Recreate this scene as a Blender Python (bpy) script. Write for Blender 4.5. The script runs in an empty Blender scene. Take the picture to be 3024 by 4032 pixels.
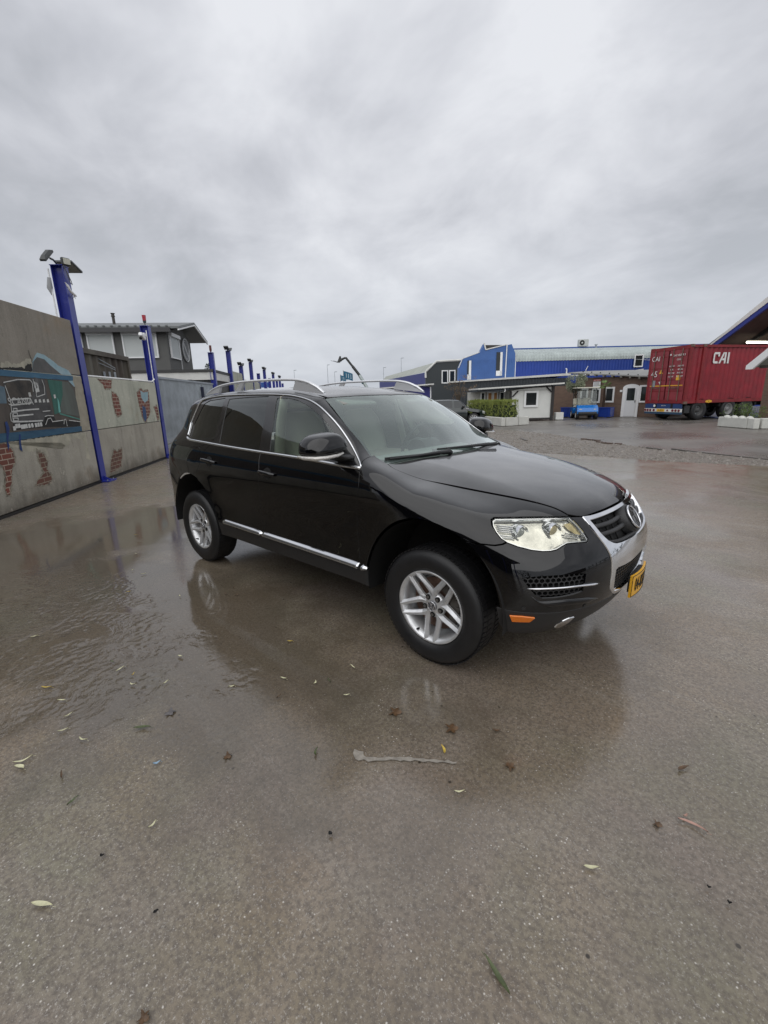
import bpy, bmesh, math, random, json
import numpy as np
from mathutils import Vector, Matrix
from mathutils.geometry import delaunay_2d_cdt
random.seed(7)
C = bpy.context.scene.collection
scene = bpy.context.scene
R = math.radians
# ---------------------------------------------------------------- camera
cam = bpy.data.cameras.new("camera"); camo = bpy.data.objects.new("camera", cam); C.objects.link(camo)
yaw, pitch, roll = 0.731358, 0.254967, -0.025868
FPX = 1745.730
CPOS = Vector((2.85398, -2.87396, 1.59132))
cam.sensor_fit = 'VERTICAL'; cam.sensor_height = 36; cam.lens = FPX*36/4032
cam.clip_start = .05; cam.clip_end = 2000
cy_, sy_ = math.cos(yaw), math.sin(yaw)
fw = Vector((-sy_*math.cos(pitch), cy_*math.cos(pitch), -math.sin(pitch)))
rt = Vector((cy_, sy_, 0)); up = rt.cross(fw)
r2 = math.cos(roll)*rt+math.sin(roll)*up; u2 = -math.sin(roll)*rt+math.cos(roll)*up
M = Matrix((r2, u2, -fw)).transposed().to_4x4(); M.translation = CPOS
camo.matrix_world = M
scene.camera = camo
# ---------------------------------------------------------------- sky and light (overcast)
SUN_EL, SUN_AZ = R(52), R(150)          # azimuth measured from +Y clockwise
world = bpy.data.worlds.new("World"); scene.world = world; world.use_nodes = True
nt = world.node_tree; N = nt.nodes; L = nt.links; N.clear()
def nd(t, **k):
    n = N.new(t)
    for a, b in k.items(): setattr(n, a, b)
    return n
out = nd('ShaderNodeOutputWorld')
sky = nd('ShaderNodeTexSky', sky_type='NISHITA', sun_disc=False, sun_elevation=SUN_EL, sun_rotation=SUN_AZ, air_density=1.5, dust_density=4)
bg1 = nd('ShaderNodeBackground'); bg1.inputs[1].default_value = .06; L.new(sky.outputs[0], bg1.inputs[0])
tc = nd('ShaderNodeTexCoord'); sep = nd('ShaderNodeSeparateXYZ'); L.new(tc.outputs['Generated'], sep.inputs[0])
mx = nd('ShaderNodeMath', operation='MAXIMUM'); L.new(sep.outputs[2], mx.inputs[0]); mx.inputs[1].default_value = 0.0
ad = nd('ShaderNodeMath', operation='ADD'); L.new(mx.outputs[0], ad.inputs[0]); ad.inputs[1].default_value = .30
dx = nd('ShaderNodeMath', operation='DIVIDE'); L.new(sep.outputs[0], dx.inputs[0]); L.new(ad.outputs[0], dx.inputs[1])
dy = nd('ShaderNodeMath', operation='DIVIDE'); L.new(sep.outputs[1], dy.inputs[0]); L.new(ad.outputs[0], dy.inputs[1])
cmb = nd('ShaderNodeCombineXYZ'); L.new(dx.outputs[0], cmb.inputs[0]); L.new(dy.outputs[0], cmb.inputs[1])
mp = nd('ShaderNodeMapping'); mp.inputs['Rotation'].default_value = (0, 0, R(35)); mp.inputs['Scale'].default_value = (1.15, 1.35, 1); L.new(cmb.outputs[0], mp.inputs[0])
n1 = nd('ShaderNodeTexNoise'); n1.inputs['Scale'].default_value = .75; n1.inputs['Detail'].default_value = 5; n1.inputs['Roughness'].default_value = .45; n1.inputs['Distortion'].default_value = .35; L.new(mp.outputs[0], n1.inputs[0])
n2 = nd('ShaderNodeTexNoise'); n2.inputs['Scale'].default_value = 2.1; n2.inputs['Detail'].default_value = 5; n2.inputs['Roughness'].default_value = .58; n2.inputs['Distortion'].default_value = .3; L.new(mp.outputs[0], n2.inputs[0])
mm = nd('ShaderNodeMath', operation='MULTIPLY_ADD'); L.new(n2.outputs[0], mm.inputs[0]); mm.inputs[1].default_value = .62; L.new(n1.outputs[0], mm.inputs[2])
cr = nd('ShaderNodeValToRGB'); L.new(mm.outputs[0], cr.inputs[0])
e = cr.color_ramp.elements
e[0].position = .62; e[0].color = (.425, .442, .480, 1)
e[1].position = 1.0; e[1].color = (.765, .780, .820, 1)
x_ = e.new(.75); x_.color = (.530, .545, .590, 1)
x_ = e.new(.87); x_.color = (.645, .660, .705, 1)
# overcast sky: paler and flatter near the horizon
hz = nd('ShaderNodeMapRange'); L.new(sep.outputs[2], hz.inputs[0]); hz.inputs[1].default_value = .0; hz.inputs[2].default_value = .38; hz.inputs[3].default_value = .6; hz.inputs[4].default_value = 0; hz.interpolation_type = 'SMOOTHSTEP'
mixh = nd('ShaderNodeMixRGB'); L.new(hz.outputs[0], mixh.inputs[0]); L.new(cr.outputs[0], mixh.inputs[1]); mixh.inputs[2].default_value = (.540, .580, .640, 1)
bg2 = nd('ShaderNodeBackground'); L.new(mixh.outputs[0], bg2.inputs[0]); bg2.inputs[1].default_value = 1.0
ms = nd('ShaderNodeMixShader'); ms.inputs[0].default_value = .96; L.new(bg1.outputs[0], ms.inputs[1]); L.new(bg2.outputs[0], ms.inputs[2]); L.new(ms.outputs[0], out.inputs[0])
sun = bpy.data.lights.new("sun", 'SUN'); sun.energy = 1.5; sun.angle = R(100); sun.color = (1, .985, .96)
suno = bpy.data.objects.new("sun", sun); C.objects.link(suno)
sd = Vector((math.sin(SUN_AZ)*math.cos(SUN_EL), math.cos(SUN_AZ)*math.cos(SUN_EL), math.sin(SUN_EL)))
suno.rotation_euler = sd.to_track_quat('Z', 'Y').to_euler()
vs = scene.view_settings; vs.view_transform = 'Standard'; vs.look = 'None'; vs.exposure = 0.12; vs.gamma = 1; vs.use_curve_mapping = False

# ---------------------------------------------------------------- helpers
MATS = {}
def mat(name, col=(.5, .5, .5), rough=.5, metal=0, coat=0, spec=.5, emit=None, var=0, vscale=3, bump=0, bscale=40, stretch=None, col2=None, rvar=0, coatr=.03, coati=1.5, space='Object'):
    if name in MATS: return MATS[name]
    m = bpy.data.materials.new(name); m.use_nodes = True; MATS[name] = m
    n = m.node_tree.nodes; l = m.node_tree.links; b = n['Principled BSDF']
    b.inputs['Base Color'].default_value = (*col, 1); b.inputs['Roughness'].default_value = rough; b.inputs['Metallic'].default_value = metal
    b.inputs['Coat Weight'].default_value = coat; b.inputs['Coat Roughness'].default_value = coatr; b.inputs['Coat IOR'].default_value = coati; b.inputs['Specular IOR Level'].default_value = spec
    if emit: b.inputs['Emission Color'].default_value = (*emit[:3], 1); b.inputs['Emission Strength'].default_value = emit[3]
    if var or bump or rvar:
        t = n.new('ShaderNodeTexCoord'); mp = n.new('ShaderNodeMapping'); l.new(t.outputs[space], mp.inputs[0])
        if stretch: mp.inputs['Scale'].default_value = stretch
    if var or rvar:
        nz = n.new('ShaderNodeTexNoise'); nz.inputs['Scale'].default_value = vscale; nz.inputs['Detail'].default_value = 8; nz.inputs['Roughness'].default_value = .65
        l.new(mp.outputs[0], nz.inputs[0])
        mr = n.new('ShaderNodeMapRange'); mr.inputs[1].default_value = .3; mr.inputs[2].default_value = .7; l.new(nz.outputs[0], mr.inputs[0])
        if var:
            mi = n.new('ShaderNodeMixRGB'); l.new(mr.outputs[0], mi.inputs[0])
            c2 = col2 or tuple(min(1, c*(1+var)) for c in col); c1 = col if col2 else tuple(c*(1-var) for c in col)
            mi.inputs[1].default_value = (*c1, 1); mi.inputs[2].default_value = (*c2, 1); l.new(mi.outputs[0], b.inputs['Base Color'])
        if rvar:
            m2 = n.new('ShaderNodeMapRange'); m2.inputs[3].default_value = max(0, rough-rvar); m2.inputs[4].default_value = rough+rvar; l.new(mr.outputs[0], m2.inputs[0]); l.new(m2.outputs[0], b.inputs['Roughness'])
    if bump:
        n3 = n.new('ShaderNodeTexNoise'); n3.inputs['Scale'].default_value = bscale; n3.inputs['Detail'].default_value = 6; l.new(mp.outputs[0], n3.inputs[0])
        bu = n.new('ShaderNodeBump'); bu.inputs['Strength'].default_value = bump; bu.inputs['Distance'].default_value = .01; l.new(n3.outputs[0], bu.inputs['Height']); l.new(bu.outputs[0], b.inputs['Normal'])
    return m
def glass_mat(name, tint, ior=1.5, rough=0.0, boost=1.0, pale_veil=0):
    if name in MATS: return MATS[name]
    m = bpy.data.materials.new(name); m.use_nodes = True; MATS[name] = m
    n = m.node_tree.nodes; l = m.node_tree.links; n.clear()
    o = n.new('ShaderNodeOutputMaterial'); tr = n.new('ShaderNodeBsdfTransparent'); tr.inputs[0].default_value = (*tint, 1)
    g = n.new('ShaderNodeBsdfGlossy'); g.inputs['Roughness'].default_value = rough; g.inputs[0].default_value = (.93, .97, .96, 1)
    f = n.new('ShaderNodeFresnel'); f.inputs[0].default_value = ior
    mu = n.new('ShaderNodeMath'); mu.operation = 'MULTIPLY'; mu.use_clamp = True; l.new(f.outputs[0], mu.inputs[0]); mu.inputs[1].default_value = boost
    x = n.new('ShaderNodeMixShader'); l.new(mu.outputs[0], x.inputs[0]); l.new(tr.outputs[0], x.inputs[1]); l.new(g.outputs[0], x.inputs[2]); 
    if pale_veil:  # pale diffuse share brightens the glass like reflected sky, beside slight fogging
        d = n.new('ShaderNodeBsdfDiffuse'); d.inputs[0].default_value = (.70, .88, .82, 1); y = n.new('ShaderNodeMixShader'); y.inputs[0].default_value = pale_veil
        l.new(x.outputs[0], y.inputs[1]); l.new(d.outputs[0], y.inputs[2]); x = y
    l.new(x.outputs[0], o.inputs[0])
    return m
def link(name, me, parent=None, m=None, loc=None, label=None, cat=None, group=None, kind=None):
    o = bpy.data.objects.new(name, me); C.objects.link(o)
    if m is not None and me is not None and hasattr(me, 'materials') and len(me.materials) == 0:
        for q in (m if isinstance(m, (list, tuple)) else [m]): me.materials.append(q)
    if parent: o.parent = parent
    if loc is not None: o.location = loc
    tag(o, label, cat, group, kind)
    return o
def tag(o, label=None, cat=None, group=None, kind=None):
    if label: o['label'] = label
    if cat: o['category'] = cat
    if group: o['group'] = group
    if kind: o['kind'] = kind
    return o
def thing(name, label, cat, loc=(0, 0, 0), rz=0, group=None):
    o = bpy.data.objects.new(name, None); C.objects.link(o); o.location = loc; o.rotation_euler = (0, 0, rz); o.empty_display_size = .2
    return tag(o, label, cat, group)
class MB:
    """collects primitives into one mesh"""
    def __init__(s): s.v = []; s.f = []; s.mi = []; s.sm = []
    def add(s, v, f, mi=0, sm=False):
        k = len(s.v); s.v += [tuple(map(float, q)) for q in v]; s.f += [tuple(i+k for i in q) for q in f]; s.mi += [mi]*len(f); s.sm += [sm]*len(f); return s
    def box(s, c, d, rz=0, mi=0, rx=0, ry=0, bev=0):
        m = Matrix.Rotation(rz, 3, 'Z') @ Matrix.Rotation(ry, 3, 'Y') @ Matrix.Rotation(rx, 3, 'X'); c = Vector(c); hx, hy, hz = d[0]/2, d[1]/2, d[2]/2
        if bev:
            b = min(bev, hx*.9, hy*.9, hz*.9); v = []
            for z, k in ((-hz, b), (-hz+b, 0), (hz-b, 0), (hz, b)):
                X, Y = hx-k, hy-k
                for (px, py) in ((-X, -Y+b), (-X+b, -Y), (X-b, -Y), (X, -Y+b), (X, Y-b), (X-b, Y), (-X+b, Y), (-X, Y-b)): v.append(c+m@Vector((px, py, z)))
            f = [tuple(range(7, -1, -1)), tuple(range(24, 32))]
            for r in range(3):
                for i in range(8): f.append((r*8+i, r*8+(i+1) % 8, r*8+8+(i+1) % 8, r*8+8+i))
            return s.add(v, f, mi)
        v = [c+m@Vector((x*hx, y*hy, z*hz)) for z in (-1, 1) for y in (-1, 1) for x in (-1, 1)]
        return s.add(v, [(0, 2, 3, 1), (4, 5, 7, 6), (0, 1, 5, 4), (2, 6, 7, 3), (0, 4, 6, 2), (1, 3, 7, 5)], mi)
    def tube(s, pts, r, n=8, mi=0, cap=True, rr=None):
        pts = [Vector(q) for q in pts]; v = []; K = len(pts); up = None
        for i, q in enumerate(pts):
            t = (pts[min(i+1, K-1)]-pts[max(i-1, 0)]).normalized()
            if up is None: up = Vector((0, 0, 1)) if abs(t.z) < .9 else Vector((1, 0, 0))
            a = t.cross(up).normalized(); b = a.cross(t).normalized(); up = b
            ra = r[i] if isinstance(r, (list, tuple)) else r; rb = (rr[i] if isinstance(rr, (list, tuple)) else rr) if rr else ra
            for j in range(n):
                w = 2*math.pi*j/n; v.append(q+a*ra*math.cos(w)+b*rb*math.sin(w))
        f = [(i*n+j, i*n+(j+1) % n, (i+1)*n+(j+1) % n, (i+1)*n+j) for i in range(K-1) for j in range(n)]
        s.add(v, f, mi, True)
        if cap: s.add(v[:n], [tuple(range(n-1, -1, -1))], mi); s.add(v[-n:], [tuple(range(n))], mi)
        return s
    def lathe(s, prof, axis_o, n=48, mi=0, sm=True, a0=0, a1=2*math.pi):
        """prof: (r, d) ; axis along -Y from axis_o (d>0 outwards to -Y)"""
        v = []; K = len(prof); o = Vector(axis_o); full = abs(a1-a0-2*math.pi) < 1e-6; nn = n if full else n+1
        for j in range(nn):
            w = a0+(a1-a0)*j/n
            for (r, d) in prof: v.append(o+Vector((r*math.cos(w), -d, r*math.sin(w))))
        f = [(j*K+i, j*K+i+1, ((j+1) % nn)*K+i+1, ((j+1) % nn)*K+i) for j in range(n) for i in range(K-1)]
        return s.add(v, f, mi, sm)
    def prism(s, poly, o, ax, ay, az, depth, mi=0):
        """poly (a,b) in plane ax,ay at o ; extruded by az*depth"""
        o, ax, ay, az = map(Vector, (o, ax, ay, az)); n = len(poly)
        v = [o+ax*a+ay*b for a, b in poly]+[o+ax*a+ay*b+az*depth for a, b in poly]
        f = [tuple(range(n)), tuple(range(2*n-1, n-1, -1))]+[(i, i+n, (i+1) % n+n, (i+1) % n) for i in range(n)]
        return s.add(v, f, mi)
    def mesh(s, name, mats=None):
        me = bpy.data.meshes.new(name); me.from_pydata(s.v, [], s.f)
        me.polygons.foreach_set('material_index', s.mi); me.polygons.foreach_set('use_smooth', s.sm)
        bm = bmesh.new(); bm.from_mesh(me)
        for f in bm.faces:
            if len(f.verts) > 4: pass
        bmesh.ops.recalc_face_normals(bm, faces=bm.faces); bm.to_mesh(me); bm.free()
        for q in (mats if isinstance(mats, (list, tuple)) else [mats] if mats else []): me.materials.append(q)
        me.update(); return me
    def ob(s, name, m, parent=None, **k): return link(name, s.mesh(name, m), parent, None, **k)
def text_mesh(txt, size, extrude=.0, cx='CENTER', shear=0, sx=1):
    cu = bpy.data.curves.new('t', 'FONT'); cu.body = txt; cu.size = size; cu.extrude = extrude; cu.align_x = cx; cu.align_y = 'CENTER'; cu.resolution_u = 3; cu.shear = shear
    o = bpy.data.objects.new('t', cu); C.objects.link(o)
    me = bpy.data.meshes.new_from_object(o, depsgraph=bpy.context.evaluated_depsgraph_get())
    bpy.data.objects.remove(o); bpy.data.curves.remove(cu)
    me.materials.clear()
    for v in me.vertices: v.co.x *= sx
    return me
def place_text(name, txt, size, o, ax, ay, m, parent, sx=1, extrude=.001, bend=None, cx='CENTER', shear=0, loc0=None):
    me = text_mesh(txt, size, extrude, cx, shear, sx); ax, ay = Vector(ax).normalized(), Vector(ay).normalized(); az = ax.cross(ay); o = Vector(o)
    for v in me.vertices: c = v.co.copy(); v.co = (bend(c) if bend else o+ax*c.x+ay*c.y+az*c.z)
    return link(name, me, parent, m)
def copy_tree(o, parent=None):
    c = o.copy(); C.objects.link(c); c.parent = parent
    for ch in o.children: copy_tree(ch, c)
    return c
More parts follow.
